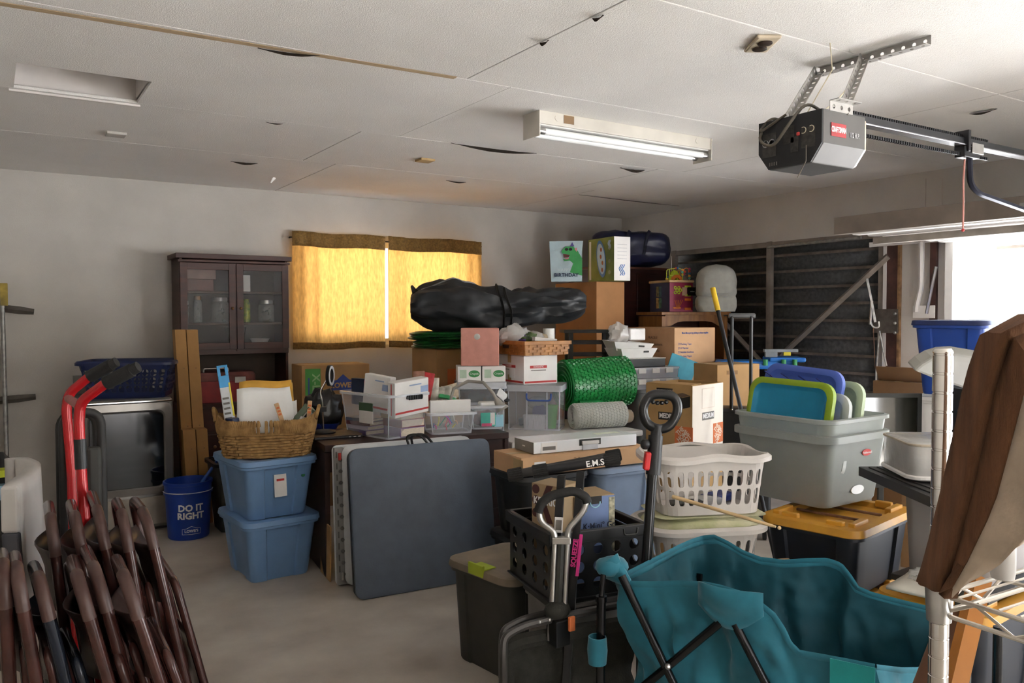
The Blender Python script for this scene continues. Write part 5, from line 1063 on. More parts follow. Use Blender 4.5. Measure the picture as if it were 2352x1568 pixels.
MB().prism(poly, .0, .0015, Md).build('dinosaur_print', gd, o); MB().prism([(.02, .215), (-.025, .21), (-.03, .245), (.03, .235)], .0015, .0022, Md).build('mouth_print', mat('dark_red_ink', '#5e2b2c', .6), o); MB().prism([(.015, .212), (-.015, .205), (-.01, .195), (.02, .2)], .0022, .003, Md).build('tongue_print', mat('pink_ink', '#d98a92', .6), o)
for x in (0, .035): MB().prism([(x+.016*math.cos(2*PI*k/12), .285+.013*math.sin(2*PI*k/12)) for k in range(12)], .0016, .0026, Md).build('sunglass_print', ink, o)
MB().prism([(.03, .31), (.05, .35), (.07, .31)], .0016, .002, Md).build('party_hat_print', mat('violet_ink', '#5a4a8a', .6), o); MB().prism([(.07, .29), (.095, .3), (.09, .26)], .0016, .002, Md).build('pink_bow_print', MT['pink_ink'], o)
txt(o, 'HAPPY', .04, 'F', dG, 0, 0, mat('pale_white_ink', '#d8e4e8', .6), M=Md @ Matrix.Translation((-.02, .1, .002))); txt(o, 'BIRTHDAY', .045, 'F', dG, 0, 0, mat('navy_ink', '#23304f', .6), M=Md @ Matrix.Translation((.0, .055, .004)), bold=.001)
# dark wardrobe with navy duffel on top
wc = ond(1462, 700, 8.25); wz = zat(wc, 613)
t = thing('wardrobe_cabinet', 'dark red-brown wardrobe cabinet in the corner under navy bag', 'cabinet', (5.52, 6.55, 0), 0); wd_ = mat('mahogany', '#3b1a16', .45, var=.2, vs=4, stretch=(1, 1, 6))
bx('carcass', (0, 0, wz/2), (.86, .56, wz-.03), wd_, t); bx('top', (0, 0, wz-.012), (.9, .6, .024), mat('wardrobe_top', '#5c3020', .5, var=.2), t)
for s in (-1, 1): d_ = bx('door', (s*.21, -.29, wz/2), (.41, .02, wz-.12), wd_, t); MB().ball((s*.03, -.31, wz/2), .014).build('knob', steel, d_)
t = thing('navy_duffel', 'navy blue zipped bag lying on the dark wardrobe', 'bag', (wc.x+.05, wc.y+.16, wz+.001), math.radians(-33)); nv = mat('navy_vinyl', '#1b2040', .35, var=.2, vs=6, bump=.5, bs=8)
def nb(u, v):
    a = 2*PI*u; s = v*2-1; x = .42*s; env = (1-abs(s)**7)**.5 if abs(s) < 1 else 0; n = .03*wob(x*4, math.cos(a)*2, math.sin(a)*2, 1.5, 8); c_, s_ = math.cos(a), math.sin(a); r = (abs(c_)**3+abs(s_)**3)**(-1/3)
    return (x, (.2*env+n)*c_*r, max(0, .185+(.185*env*(1-.1*s)+n)*s_*r))
MB().grid(36, 26, nb, wrap=True).build('bag_body', nv, t, smooth=True)
for x in (-.06, .14): MB().tube([(x+.06*k/6-.03, -.2-.012+.02*(k/6)**2*0, .12+.24*math.sin(k/6*1.5)) for k in range(7)], .016, 6, True, None, .4).build('web_strap', mat('navy_web', '#12152c', .8), t)
# oak desk hutch with busy cube and cushion
fo = vbox(1520, 7.7, 1690, 1466, 716, z0=0, rot=math.radians(-12)); fo.sx = min(fo.sx, .74); W_, D_, Hh = fo.sx, min(fo.sy, .46), fo.z1
e = Vector((math.cos(fo.rot), math.sin(fo.rot), 0)); n = Vector((-e.y, e.x, 0)); lo = fo.c+e*W_/2+n*D_/2
t = thing('oak_hutch', 'oak desk hutch with arched front under the busy cube', 'hutch', (lo.x, lo.y, 0), fo.rot)
for s in (-1, 1): bx('side_panel', (s*(W_/2-.02), 0, Hh/2-.02), (.04, D_, Hh-.04), wood_oak, t)
bx('top_board', (0, -.01, Hh-.015), (W_+.04, D_+.04, .03), wood_oak, t)
b = MB(); arc_ = [(-W_/2+.04, Hh-.03), (-W_/2+.04, Hh-.14), (-W_/2+.1, Hh-.135), (-W_/2+.17, Hh-.1), (-W_/2+.24, Hh-.09), (W_/2-.24, Hh-.09), (W_/2-.17, Hh-.1), (W_/2-.1, Hh-.135), (W_/2-.04, Hh-.14), (W_/2-.04, Hh-.03)]
b.loft([[(x, -D_/2+.005, z) for x, z in arc_], [(x, -D_/2+.025, z) for x, z in arc_]]).build('arched_apron', wood_oak, t)
bx('back_panel', (0, D_/2-.01, Hh/2), (W_-.06, .012, Hh-.06), wood_dk, t)
for z in (.35, .75, 1.1): bx('shelf', (0, 0, z), (W_-.08, D_-.03, .02), wood_oak, t)
zO = Hh+.001
cbx = vbox(1541, 7.62, 1597, 1487, 648, z0=zO, rot=math.radians(-10)); S_ = .29
o = thing('activity_cube', 'colourful wooden activity cube with beads on oak hutch', 'toy', (cbx.loc.x, cbx.loc.y, zO), cbx.rot); Sx, Sy, Sh = cbx.sx-.01, min(cbx.sy, .34), cbx.h
bx('navy_side', (-Sx/2+.006, 0, Sh/2), (.012, Sy, Sh), mat('navy_paint', '#1c2450', .5), o); bx('maroon_side', (0, -Sy/2+.006, Sh/2), (Sx-.002, .014, Sh), mat('maroon_paint', '#8c2347', .5), o); bx('orange_side', (Sx/2-.006, .007, Sh/2), (.012, Sy-.01, Sh), mat('orange_paint', '#e07a2a', .5), o); bx('back_side', (0, Sy/2-.006, Sh/2), (Sx-.03, .012, Sh), mat('navy_paint', '#1c2450', .5), o)
bx('top_board', (0, 0, Sh+.012), (Sx+.02, Sy+.02, .024), wood_lt, o, bevel=.008); dC = (Sx, Sy, Sh); lime = mat('lime_paint', '#b3cc2a', .5)
for k in range(2):
    for j in range(2): pr(o, 'L', dC, -.03+.045*k, Sh*(.3+.4*j), .042, .1, mat('flip_tile_%d' % (k*2+j), ['#b8945a', '#8a7a4a', '#5a8a7a', '#3f5f6a'][k*2+j], .6, var=.4, vs=40), 'flip_tile', t=.004)
for k, (u, v) in enumerate([(-.05, .74), (-.03, .82), (-.07, .82), (-.03, .66), (-.07, .66), (-.012, .74)]): MB().lathe([(.009, 0), (.018, 0), (.018, .004), (.009, .004), (.009, 0)], 6, fmat('F', dC, u+.0, Sh*v, .001), False, False).build('honeycomb_ring', lime, o)
for v, m in ((.86, lime), (.57, lime), (.42, MT['orange_paint']), (.1, MT['orange_paint'])): pr(o, 'F', dC, Sx*.27, Sh*v, .07, .022, m, 'track_bar', t=.006)
for k in range(5): tb('fan_bar', [fmat('F', dC, -.055+.006*k, Sh*.14, .006) @ Vector((0, 0, 0)), fmat('F', dC, -.075+.022*k, Sh*.4, .006) @ Vector((0, 0, 0))], .003, MT['orange_paint'], o, seg=5)
pr(o, 'F', dC, -.05, Sh*.13, .085, .014, MT['orange_paint'], 'fan_base', t=.006); pr(o, 'F', dC, Sx*.42, Sh*.7, .09, .08, black_pl, 'brand_tag', t=.012); txt(o, 'zebra', .022, 'F', dC, Sx*.44, Sh*.7, ink_white, lift=.0135); pr(o, 'F', dC, Sx*.12, Sh*.7, .05, .08, mat('cork_tag', '#b59a80', .8), 'cork_panel', t=.008)
def wire(pts, col, r=.0045): return tb('bead_wire', bend(pts, .03), r, mat('wire_'+col, col, .4), o, seg=6)
zt_ = Sh+.024
wire([(-.12, -.1, zt_), (-.12, -.1, zt_+.1), (-.02, -.08, zt_+.11), (.0, -.08, zt_+.115)], '#c3d04a'); wire([(-.09, -.1, zt_+.1), (-.09, -.1, zt_+.04), (-.04, -.1, zt_+.04), (-.04, -.1, zt_+.1)], '#c3d04a')
wire([(-.02, -.02, zt_+.115), (.05, -.06, zt_+.12), (.06, -.1, zt_+.1), (.06, -.1, zt_)], '#c3d04a'); wire([(.03, .05, zt_), (.03, .05, zt_+.12), (.06, .05, zt_+.12), (.06, .05, zt_)], '#b0447a'); wire([(.09, -.05, zt_+.03), (.11, -.06, zt_+.12), (.14, -.08, zt_+.12), (.14, -.1, zt_)], '#e08a3a'); wire([(.05, 0, zt_), (.07, 0, zt_+.1), (.1, 0, zt_+.1), (.09, 0, zt_+.03)], '#e0a23a')
cols = ['#d9503a', '#2f6fb0', '#e8a23a', '#5fb8a0', '#e8cf3a', '#c23a6a']
for k, (x, y, z) in enumerate([(0, -.075, .116), (.035, -.055, .12), (.06, -.1, .1), (.06, -.1, .078), (.06, -.1, .056), (.14, -.1, .11), (.14, -.1, .088), (.14, -.1, .066), (.14, -.1, .044), (.14, -.1, .022), (-.12, -.1, .012), (.1, -.07, .06), (.115, -.06, .085), (-.05, -.02, .03), (-.05, -.02, .015), (.03, .05, .05), (.08, 0, .04)]): MB().ball((x, y, zt_+z), .0125, 8, 6).build('bead', mat('bead_'+cols[k % 6], cols[k % 6], .35), o, smooth=True)
for x, m, h_ in ((.0, lime, .09), (.015, MT['orange_paint'], .05)): MB().loft([[(x+.06*math.cos(a), -.06+y, zt_+h_*1.1*math.sin(a)) for a in [PI*k/10 for k in range(11)]]+[(x+.03*math.cos(a), -.06+y, zt_+h_*.55*math.sin(a)) for a in [PI-PI*k/10 for k in range(11)]] for y in (-.02 if h_ < .06 else 0, .0 if h_ < .06 else .02)]).build('tunnel_arch', m, o)
# grey round cushion
pc = ond(1656, 680, 7.5); hpw = zat(pc, 606)-zO
o = thing('grey_cushion', 'plump grey fabric cushion sitting on the oak hutch', 'cushion', (pc.x-.0, pc.y+.06, zO), math.radians(-42)); gcm = mat('grey_linen', '#a3a39c', .95, var=.05, vs=20, bump=.2, bs=160)
def cu_(u, v):
    a = 2*PI*u; s = v; z = hpw*s; k = (1-max(0, (s-.55)/.45)**3.2)**.5*(1-.08*max(0, (.12-s)/.12)); cr_ = -.02*math.exp(-((s-.33)/.03)**2)*(1+.6*math.sin(3*a)); n = .012*wob(math.cos(a)*2, math.sin(a)*2, s*4, 1.4, 9)
    return ((.185*k+cr_+n)*math.copysign(abs(math.cos(a))**.7, math.cos(a)), (.15*k+cr_+n)*math.copysign(abs(math.sin(a))**.7, math.sin(a)), z)
MB().grid(40, 32, cu_, wrap=True).build('cushion_body', gcm, o, smooth=True)
# list-printed moving carton
fm = vbox(1553, 6.9, 1646, 1406, 753, z0=.8, rot=math.radians(-2)); fm.sy = min(fm.sy, .66); fm.loc = fm.c+Vector((fm.sx/2, fm.sy/2, 0)); fm.loc.z = .8; fm.d = (fm.sx, fm.sy, fm.h)
pk_ = mat('lit_carton', '#cfa67f', .85, var=.04); o = carton(fm, 'moving_carton', 'big moving carton printed with a blue checklist', pk_); stackbase(fm, 'plain brown carton under the checklist moving carton'); d = fm.d
txt(o, 'Move like a pro by picking up these supplies', .022, 'F', d, 0, d[2]*.93, ink_blue, sx=.78, bold=.0006)
for k, s_ in enumerate(('Packing Tape', 'A Marker', 'Bubble Cushion', 'Packing Paper', 'Hand Truck', 'Moving Blankets')): txt(o, '□ '+s_, .024, 'F', d, -d[0]*.42, d[2]*(.78-.055*k), ink_blue, align='LEFT')
MB().prism([(-.045, -.02), (.045, -.02), (.05, 0), (.035, .018), (-.035, .018), (-.05, 0)], 0, .002, fmat('F', d, 0, d[2]*.2)).build('hand_hole', mat('blue_gap', '#22506e', .6), o)
for k, s_ in enumerate(('FRAGILE', '□ Basement', '□ Attic', '□ Laundry', '□ Storage')): txt(o, s_, .035, 'L', d, .05+.04*(k > 0), d[2]*(.86-.09*k), mat('brown_print', '#6c5644', .8))
# orange-logo medium carton pair
fh = cfit((1590, 886), (1661, 877), (1484, 879), 1.1); fh.z1 = 1.1; fh.z0 = .69; fh.h = .41; fh.loc.z = .69; fh.sy = max(.34, min(fh.sy, .45)); fh.d = (fh.sx, fh.sy, fh.h)
hm = mat('medium_carton', '#b6925f', .85, var=.05)
o = thing('moving_carton', 'open medium moving carton with orange corner logo', 'carton', fh.loc, fh.rot); d = fh.d; sx, sy, sz = d
b = MB()
for c_, d_ in (((0, -sy/2+.003, sz/2), (sx, .006, sz)), ((0, sy/2-.003, sz/2), (sx, .006, sz)), ((-sx/2+.003, 0, sz/2), (.006, sy, sz)), ((sx/2-.003, 0, sz/2), (.006, sy, sz)), ((0, 0, .003), (sx, sy, .006))): b.box(c_, d_)
b.build('carton_body', hm, o, bevel=.001); bx('side_flap', (-sx/2+.06, 0, sz+.004), (.12, sy-.01, .005), hm, o, rot=(0, -.03, 0)); bx('folded_flap', (sx*.2, .02, sz-.02), (sx*.5, sy*.9, .005), cardb3, o)
wf_ = white_card
pr(o, 'F', d, 0, sz/2, sx*.985, sz*.985, mat('white_printed_face', '#efe6da', .8, var=.02), 'printed_face')  # brown carton's front painted white for the strong daylight falling on it
for fc_, w_ in (('F', sx), ('L', sy)):
    pr(o, fc_, d, 0, sz*.5, .15, .05, ink_grey if fc_ == 'F' else ink, 'size_band', t=.0022); txt(o, 'MEDIUM', .042, fc_, d, 0, sz*.5, ink_white, bold=.0015, lift=.003, sx=.85)  # front band greyed as if washed out by that light
    pr(o, fc_, d, w_*.33, sz*.2, .13, .13, ink_orange, 'logo_square', t=.0022); 
    for k, s_ in enumerate(('THE', 'HOME', 'DEPOT')): txt(o, s_, .042, fc_, d, w_*.33-.025+.018*k, sz*.2+.035-.03*k, mat('cream_ink', '#ecd9c4', .7), rot=.75, lift=.003, bold=.0012, sx=.8)
pr(o, 'L', d, -.03, sz*.9, .12, .03, ink, 'reminder_band', t=.002); txt(o, "DON'T FORGET!", .018, 'L', d, -.03, sz*.9, cardb and mat('cream_ink', '#ecd9c4', .7), lift=.003)
Mc = fmat('L', d, sy*.3, sz*.78, .001)
MB().prism([(-.06, -.045), (.0, -.06), (.055, -.045), (.055, .025), (.0, .01), (-.06, .025)], 0, .001, Mc).build('box_pictogram', ink, o); MB().prism([(-.06, .028), (.0, .013), (.055, .028), (.0, .042)], 0, .001, Mc).build('box_pictogram_top', mat('brown_print', '#6c5644', .8), o)
pr(o, 'F', d, 0, sz*.78, .16, .13, mat('faint_line', '#e2d4c6', .8), 'contents_panel', t=.002)
pr(o, 'F', d, 0, sz*.78, .15, .12, MT['white_printed_face'], 'contents_panel_inner', t=.0025)
fh2 = Fit(); fh2.loc = Vector((fh.loc.x, fh.loc.y, 0)); fh2.rot = fh.rot; fh2.d = (fh.sx, fh.sy, .688); carton(fh2, 'carton', 'taped brown carton under the open medium carton', hm)
o = bx('teal_folder', (0, 0, .1), (.25, .01, .2), mat('teal_card', '#3f9ab0', .6), loc=(fm.c.x-.1, fm.c.y-.12, 1.0), rot=(0, .35, -.3)); tag(o, 'teal card folder wedged before the checklist carton', 'folder')
# small cartons, suitcase, yellow-tipped pole and blue toy bench by the closed door
fk = vbox(1648, 6.1, 1745, 1636, 838, z0=0, rot=math.radians(-10)); fk.sy = .3; fk.d = (fk.sx, .3, fk.h); n_ = Vector((-math.sin(fk.rot), math.cos(fk.rot), 0)); e_ = Vector((math.cos(fk.rot), math.sin(fk.rot), 0)); fk.loc = fk.c+e_*fk.sx/2+n_*.15; fk.loc.z = 0
o = carton(fk, 'carton', 'tall brown carton with faint print beside suitcase handle', cardb); pr(o, 'F', fk.d, -.06, fk.h-.06, .1, .03, cardb3, 'faint_print')
tbq = ond(1690, 820, 7.0); zt_ = zat(tbq, 836); tbl = mat('toy_blue', '#1f6fc4', .4, var=.05)
t = thing('toy_workbench', 'blue plastic toy workbench before the closed door', 'toy', (tbq.x+.13, tbq.y-.1, 0), math.radians(-38))
bx('bench_top', (0, 0, zt_), (.64, .3, .07), tbl, t, bevel=.02); bx('bench_lip', (.24, .0, zt_+.045), (.3, .3, .04), tbl, t, bevel=.015)
for s in (-1, 1): bx('leg_panel', (s*.27, 0, zt_/2), (.06, .28, zt_), tbl, t, bevel=.01)
bx('grey_tool', (.2, -.05, zt_+.12), (.28, .06, .025), mat('toy_grey', '#8b9296', .5), t); bx('tool_stand', (.12, -.05, zt_+.09), (.1, .05, .05), MT['toy_grey'], t); bx('yellow_trigger', (.25, -.06, zt_+.095), (.06, .03, .035), MT['signal_yellow'], t)
for x in (.05, .2, .29): MB().lathe([(.02, 0), (.02, .05)], 12, Matrix.Translation((x, -.17, zt_+.0))).build('green_peg', mat('peg_green', '#2f8a55', .5), t)
sq = ond(1704, 780, 5.55); zh = zat(sq, 719); zl = zat(sq, 838)
t = thing('suitcase', 'dark suitcase with raised chrome pull handle', 'suitcase', (sq.x, sq.y, 0), math.radians(-44)); sw = .075
for s in (-1, 1): tb('handle_rod', [(s*sw*.85, 0, .6), (s*sw*.85, 0, zh-.03)], .009, chrome, t)
for s in (-1, 1): tb('rod_sleeve', [(s*sw*.85-.004, -.006, .9), (s*sw*.85-.004, -.006, zh-.02)], .0115, black_pl, t)
bx('grip', (0, 0, zh-.018), (sw*2+.03, .03, .036), mat('dark_chrome', '#7c8084', .2, .8), t, bevel=.01); MB().loft([rrect(.2, .12, .04, 4, .06, 0, .1), rrect(.2, .12, .04, 4, .88, 0, .1), rrect(.18, .1, .04, 4, .9, 0, .1)]).build('case_shell', black_pl, t, smooth=True)
for s in (-1, 1): MB().lathe([(.03, -.012), (.03, .012)], 14, Matrix.Translation((s*.16, .02, .03)) @ Matrix.Rotation(PI/2, 4, 'Y')).build('wheel', black_rub, t)
p0, p1 = ond(1649, 713, 5.35), ond(1690, 890, 5.2); d_ = p1-p0; pe = p0+d_*(p0.z/(p0.z-p1.z)); 
t = thing('broom_pole', 'black pole with yellow rubber tip leaning by the lids', 'pole', pe); tb('pole_shaft', [Vector((0, 0, 0)), p0-pe], .0135, black_mt, t); tb('yellow_tip', [(p0-pe)*1.0, (p0-pe)-(d_.normalized()*.16)*1.0], .0175, mat('bright_yellow', '#e6bd2e', .4), t)
# ------------------------------------------------------------------ long white carton, brown carton and totes in front of the table
CZt = .80
fx = cfit((1197, 1052), (1482, 1022), (1129, 1034), CZt); fx.h = .1; fx.z0 = CZt-.1
sxx, syy = fx.sx, max(.3, min(fx.sy, .42)); e_ = Vector((math.cos(fx.rot), math.sin(fx.rot), 0)); n_ = Vector((-e_.y, e_.x, 0)); fx.loc = fx.c+e_*sxx/2+n_*syy/2; fx.loc.z = CZt-.1; fx.d = (sxx, syy, .1)
o = carton(fx, 'flat_carton_box', 'wide flat brown carton numbered 30 under the white box', cardb2); txt(o, '30', .05, 'F', fx.d, -.06, .055, cardb3); pr(o, 'F', fx.d, -sxx*.36, .05, .07, .04, white_card); pr(o, 'L', fx.d, syy*.4, .05, .1, .08, tape_m, 'tape_corner')
FX = fx
fy_ = cfit((1226, 1044), (1462, 1022), (1184, 1030), CZt+.002); hl = zat(fy_.c, 1018)-CZt; sL = fy_.sx; sD = min(.3, max(.2, fy_.sy)); e_ = Vector((math.cos(fy_.rot), math.sin(fy_.rot), 0)); n_ = Vector((-e_.y, e_.x, 0)); lo = fy_.c+e_*sL/2+n_*sD/2
o = thing('long_white_carton', 'long glossy white carton with plastic carry handle', 'carton', (lo.x, lo.y, CZt+.004), fy_.rot); d = (sL, sD, hl)
wgl = mat('glossy_white_card', '#eceff2', .25, var=.02); bx('carton_body', (0, 0, hl/2), d, wgl, o); pr(o, 'L', d, 0, hl/2, sD*.98, hl*.97, mat('grey_end_print', '#8c8983', .6), 'grey_end'); pr(o, 'L', d, 0, hl*.5, .03, .006, white_card, 'small_mark', t=.002)  # white carton's end painted grey for the shade on that side
bx('carry_handle', (.02, -sD/2-.006, hl*.62), (.11, .012, .02), white_pl, o); bx('handle_slot', (.02, -sD/2-.001, hl*.66), (.14, .002, .034), dark_gr, o, bevel=0); bx('handle_tab', (.02, -sD/2-.004, hl*.3), (.1, .004, .04), mat('clear_tab', '#cfd3da', .3), o); pr(o, 'F', d, -sL*.36, hl*.45, .1, .055, white_card, 'shipping_label'); pr(o, 'F', d, -sL*.36, hl*.4, .08, .02, ink_grey, 'barcode', t=.002); pr(o, 'T', d, sL*.3, 0, .16, .05, mat('pale_top_label', '#d5dccb', .5), 'top_label')
blk_t = mat('black_tote_plastic', '#131416', .5, var=.12)
hb2 = (CZt-.1-.004)/2
kx = cfit((1200, 1086), (1300, 1074), (1132, 1070), .68); kW, kD = .46, .40; e_ = Vector((math.cos(fx.rot), math.sin(fx.rot), 0)); n_ = Vector((-e_.y, e_.x, 0)); lo = fx.c+e_*(kW/2-.0)+n_*(kD/2)
for k in range(2): tote('black_tote', ['black tote on the floor behind the grey table', 'black tote stacked under the flat brown carton'][k], (lo.x, lo.y, k*hb2), fx.rot, kW-.05, kD-.05, hb2-.022, blk_t, blk_t, group='stacked black totes', lidh=.03, taper=.86)
lo = fx.c+e_*(kW+.26)+n_*.17
pale = mat('pale_blue_tote', '#8fa3bf', .45, var=.05)
for k in range(2): tote('pale_blue_tote', ['pale blue-grey tote on the floor behind white baskets', 'pale blue-grey tote under the flat brown carton end'][k], (lo.x, lo.y, k*hb2), fx.rot, .44, .36, hb2-.022, pale, pale, group='stacked pale blue totes', lidh=.03, taper=.88)
# ------------------------------------------------------------------ brown folding chairs leaning in two rows
chair_m = mat('brown_chair_enamel', '#4a2b26', .22, .1, var=.12, vs=20, col2='#38201c'); chair_b = mat('blue_black_chair_enamel', '#1d222c', .2, .2, var=.1)
dust = mat('dusty_chair_enamel', '#4d3832', .45, var=.3, vs=30, col2='#432924'); seat_m = mat('brown_chair_panel', '#2e1f1b', .4, var=.15)
CH_ = [((118, 1200), (110, 1150), (165, 1568), 2.35, 0, 'brown folding chair beside the white chair, behind the others'), ((175, 1195), (160, 1147), (245, 1568), 2.36, 0, 'brown folding chair in front of the black folded frame'), ((228, 1185), (207, 1124), (303, 1568), 2.38, 0, 'brown folding chair standing tallest beside the red hand truck'),
       ((284, 1190), (264, 1143), (350, 1568), 2.38, 0, 'brown folding chair second in from the open floor'), ((336, 1185), (303, 1142), (428, 1568), 2.4, 0, 'brown folding chair on the open floor edge of the rear row'),
       ((8, 1305), (3, 1262), (22, 1568), 1.93, 0, 'brown folding chair at the outer wall end of the front row'), ((38, 1312), (32, 1268), (84, 1568), 1.93, 0, 'brown folding chair beside the blue-black folding chair'), ((92, 1335), (74, 1291), (150, 1568), 1.95, 1, 'blue-black folding chair among the brown ones'),
       ((181, 1335), (163, 1274), (250, 1568), 1.97, 0, 'brown folding chair with purple gleam next to blue-black one'), ((222, 1318), (191, 1250), (292, 1568), 2.02, 0, 'dusty light brown folding chair in the middle of front row'), ((290, 1335), (262, 1273), (368, 1568), 1.99, 0, 'brown folding chair with wide seat at front row end')]
for k, (N, Fp, B, d, bl, lab) in enumerate(CH_):
    n0 = ond(*N, d); far = ond(Fp[0]-.0, Fp[1], d+.36); b0 = ond(*B, d+.05); dn = (b0-n0).normalized(); L = n0.z/-dn.z
    base = n0+dn*L; t = thing('folding_chair', lab, 'chair', (base.x, base.y, 0), 0, 'folded metal chairs'); r = t.location; cm = chair_b if bl else chair_m
    q = lambda p: Vector(p)-r
    ax = (far-n0); side = dn.cross(ax).normalized()
    if side.dot(RT) < 0: side = -side
    fl = far+dn*(far.z/-dn.z)
    tb('back_frame', bend([q(base), q(n0), q(far), q(fl)], .1, 8), .0155, cm, t, seg=12)
    # dust lies on the top bow only
    pth = bend([q(base), q(n0), q(far), q(fl)], .1, 8); i0 = 1; tb('dust_film', pth[i0:i0+9], .0158, dust, t, seg=12)
    off = side*.034; lo1, lo2 = n0+dn*.22+off, far+dn*.22+off; sp = side*.03
    tb('leg_frame', bend([q(lo1+dn*(L-.24)+sp), q(lo1), q(lo2), q(lo2+dn*(L-.3)+sp)], .05, 5), .0125, cm, t)
    ex = ax.normalized()
    def panel(nm, s0, s1, o_, bow, m):
        return MB().grid(8, 6, lambda u, v: q(n0+ax*(.04+.92*u)+dn*(s0+(s1-s0)*v)+side*(o_+bow*math.sin(PI*u)+.02*math.sin(PI*v)))).build(nm, m, t, smooth=True, solid=.004)
    panel('backrest', .09, .27, -.01, -.04, seat_m if not bl else chair_b); panel('seat_pan', .42, .76, .03, .015, cm)
    for w_ in (0, 1): MB().ball(q((n0 if w_ == 0 else far)+dn*.58+side*.02), .012, 8, 6).build('pivot_rivet', steel, t, smooth=True)
# ------------------------------------------------------------------ white moulded chair with grey trim
zr = 1.0; t = thing('moulded_chair', 'white moulded plastic chair with grey trim beside folding chairs', 'chair', onz(20, 1090, zr)); t.location.z = 0; r = t.location; wsh = mat('warm_white_shell', '#cbc7c3', .5, var=.04)
oc = [onz(*p, zr)-r for p in ((46, 1114), (54, 1106), (63, 1099), (76, 1090), (86, 1082), (93, 1073), (94, 1066), (90, 1060), (84, 1057), (75, 1053), (65, 1050), (48, 1049), (32, 1050), (10, 1053))]; cen = Vector((sum(p.x for p in oc)/len(oc)-.1, sum(p.y for p in oc)/len(oc), 0))
rows = []
for j in range(11):
    v = j/10; rows.append([Vector((p.x, p.y, zr-.5*v-r.z))+(Vector((p.x, p.y, 0))-cen).normalized()*(.05*math.sin(v*1.5)-.02*math.sin(v*PI)) for p in oc])
MB().loft(rows, False, False, None, False).build('back_shell', wsh, t, smooth=True, solid=.05, off=-1)
ne = oc[0]; bx('front_edge', (ne.x-.028, ne.y-.004, zr-.075), (.055, .02, .15), wsh, t, bevel=.008, rot=(0, 0, -.5)); bx('grey_trim', (ne.x-.02, ne.y-.012, zr-.3), (.055, .02, .3), mat('slate_trim', '#4c4d55', .5), t, bevel=.006, rot=(0, -.06, -.5))
MB().loft([rrect(.19, .2, .06, 4, .44, cen.x, cen.y), rrect(.2, .21, .06, 4, .5, cen.x, cen.y)]).build('seat', wsh, t, smooth=True)
for sx in (-1, 1):
    for sy in (-1, 1): tb('leg', [(cen.x+sx*.13, cen.y+sy*.14, .45), (cen.x+sx*.17, cen.y+sy*.18, 0)], .017, dark_gr, t)
o = thing('dark_bag', 'dark bag with yellow and blue packets by the wall', 'bag', ond(-6, 1100, 3.6)*1.0); o.location.z = 0
zz = zat(o.location, 1045); lump('bag_body', black_rub, o, (0, 0, zz*.5), (.16, .16, zz*.5), 51, .12); bx('yellow_packet', (.05, -.1, zz-.06), (.2, .12, .03), mat('hi_vis_yellow', '#c9d435', .6), o); bx('blue_packet', (.05, -.12, zz-.14), (.18, .1, .06), mat('light_blue_film', '#8fb4cf', .4), o)
# ------------------------------------------------------------------ red hand truck and black folded frame
rd_ = mat('glossy_red_tube', '#b3161d', .25, .1, var=.08)
hD = 2.72
def hp(p, dd=0): return ond(*p, hD+dd)
g0 = hp((181, 1250)); foot = hp((205, 1250)); t0 = hp((185, 990)); dn = (foot-t0).normalized(); base = t0+dn*(t0.z/-dn.z)
t = thing('hand_truck', 'red tubular hand truck with black ribbed grips', 'hand truck', (base.x, base.y, 0)); r = t.location; q = lambda p: Vector(p)-r
P = [q(base), q(hp((186, 1080))), q(hp((181, 960))), q(hp((186, 922))), q(hp((243, 880)))]; gr = [q(hp((243, 880))), q(hp((318, 842)))]
dB = .3
sh = (hp((155, 905), dB)-hp((181, 935)))
P2 = [q(base+Vector((-.06, .3, 0))), q(hp((165, 1080), dB)), q(hp((152, 940), dB)), q(hp((158, 903), dB)), q(hp((205, 865), dB))]; gr2 = [q(hp((205, 865), dB)), q(hp((268, 831), dB))]
for PP, GG in ((P, gr), (P2, gr2)):
    tb('side_tube', bend(PP, .07, 7), .0175, rd_, t, seg=14); b = MB(); a_, b__ = GG; b.tube([a_, b__], .019, 12)
    for k in range(12): c = a_.lerp(b__, (k+.5)/12*.8); d_ = (b__-a_).normalized()*.004; b.tube([c-d_, c+d_], .0235, 12)
    b.build('ribbed_grip', black_rub, t, smooth=True)
tb('cross_bar', [P[3]*.7+P[2]*.3, P2[3]*.7+P2[2]*.3], .015, mat('dusty_pink_red', '#a8605c', .5), t)
tb('black_band', [q(hp((184, 1008))), q(hp((187, 1076)))], .0195, black_pl, t, seg=14)
tb('cross_bar', [P[0]+Vector((0, 0, .5)), P2[0]+Vector((0, 0, .5))], .014, rd_, t); bx('toe_plate', tuple((P[0]+P2[0])/2+Vector((.08, .0, .006))), (.16, .32, .01), rd_, t)
for PP in (P, P2): MB().lathe([(.05, -.025), (.1, -.025), (.1, .025), (.05, .025)], 20, Matrix.Translation(PP[0]+Vector((-.08, 0, .1))) @ Matrix.Rotation(PI/2, 4, 'X')).build('wheel', black_rub, t, smooth=True)
b0 = ond(150, 1240, 3.05); t = thing('folding_stool', 'black tubular folded stool standing behind the hand truck', 'stool', (b0.x, b0.y, 0)); zt_ = zat(b0, 950)
for k, y in enumerate((0, .16)): tb('loop_tube', bend([(0, y, 0), (0, y, zt_-.02*k), (.13, y+.02, zt_-.02*k), (.13, y, 0)], .06, 6), .017, dusty_blk, t, seg=10)
for z in (.3, .75): tb('cross_tube', [(0, 0, z), (0, .16, z)], .012, dusty_blk, t)
bx('grey_pad', (.1, -.01, zt_-.28), (.05, .04, .3), dark_gr, t, bevel=.012)
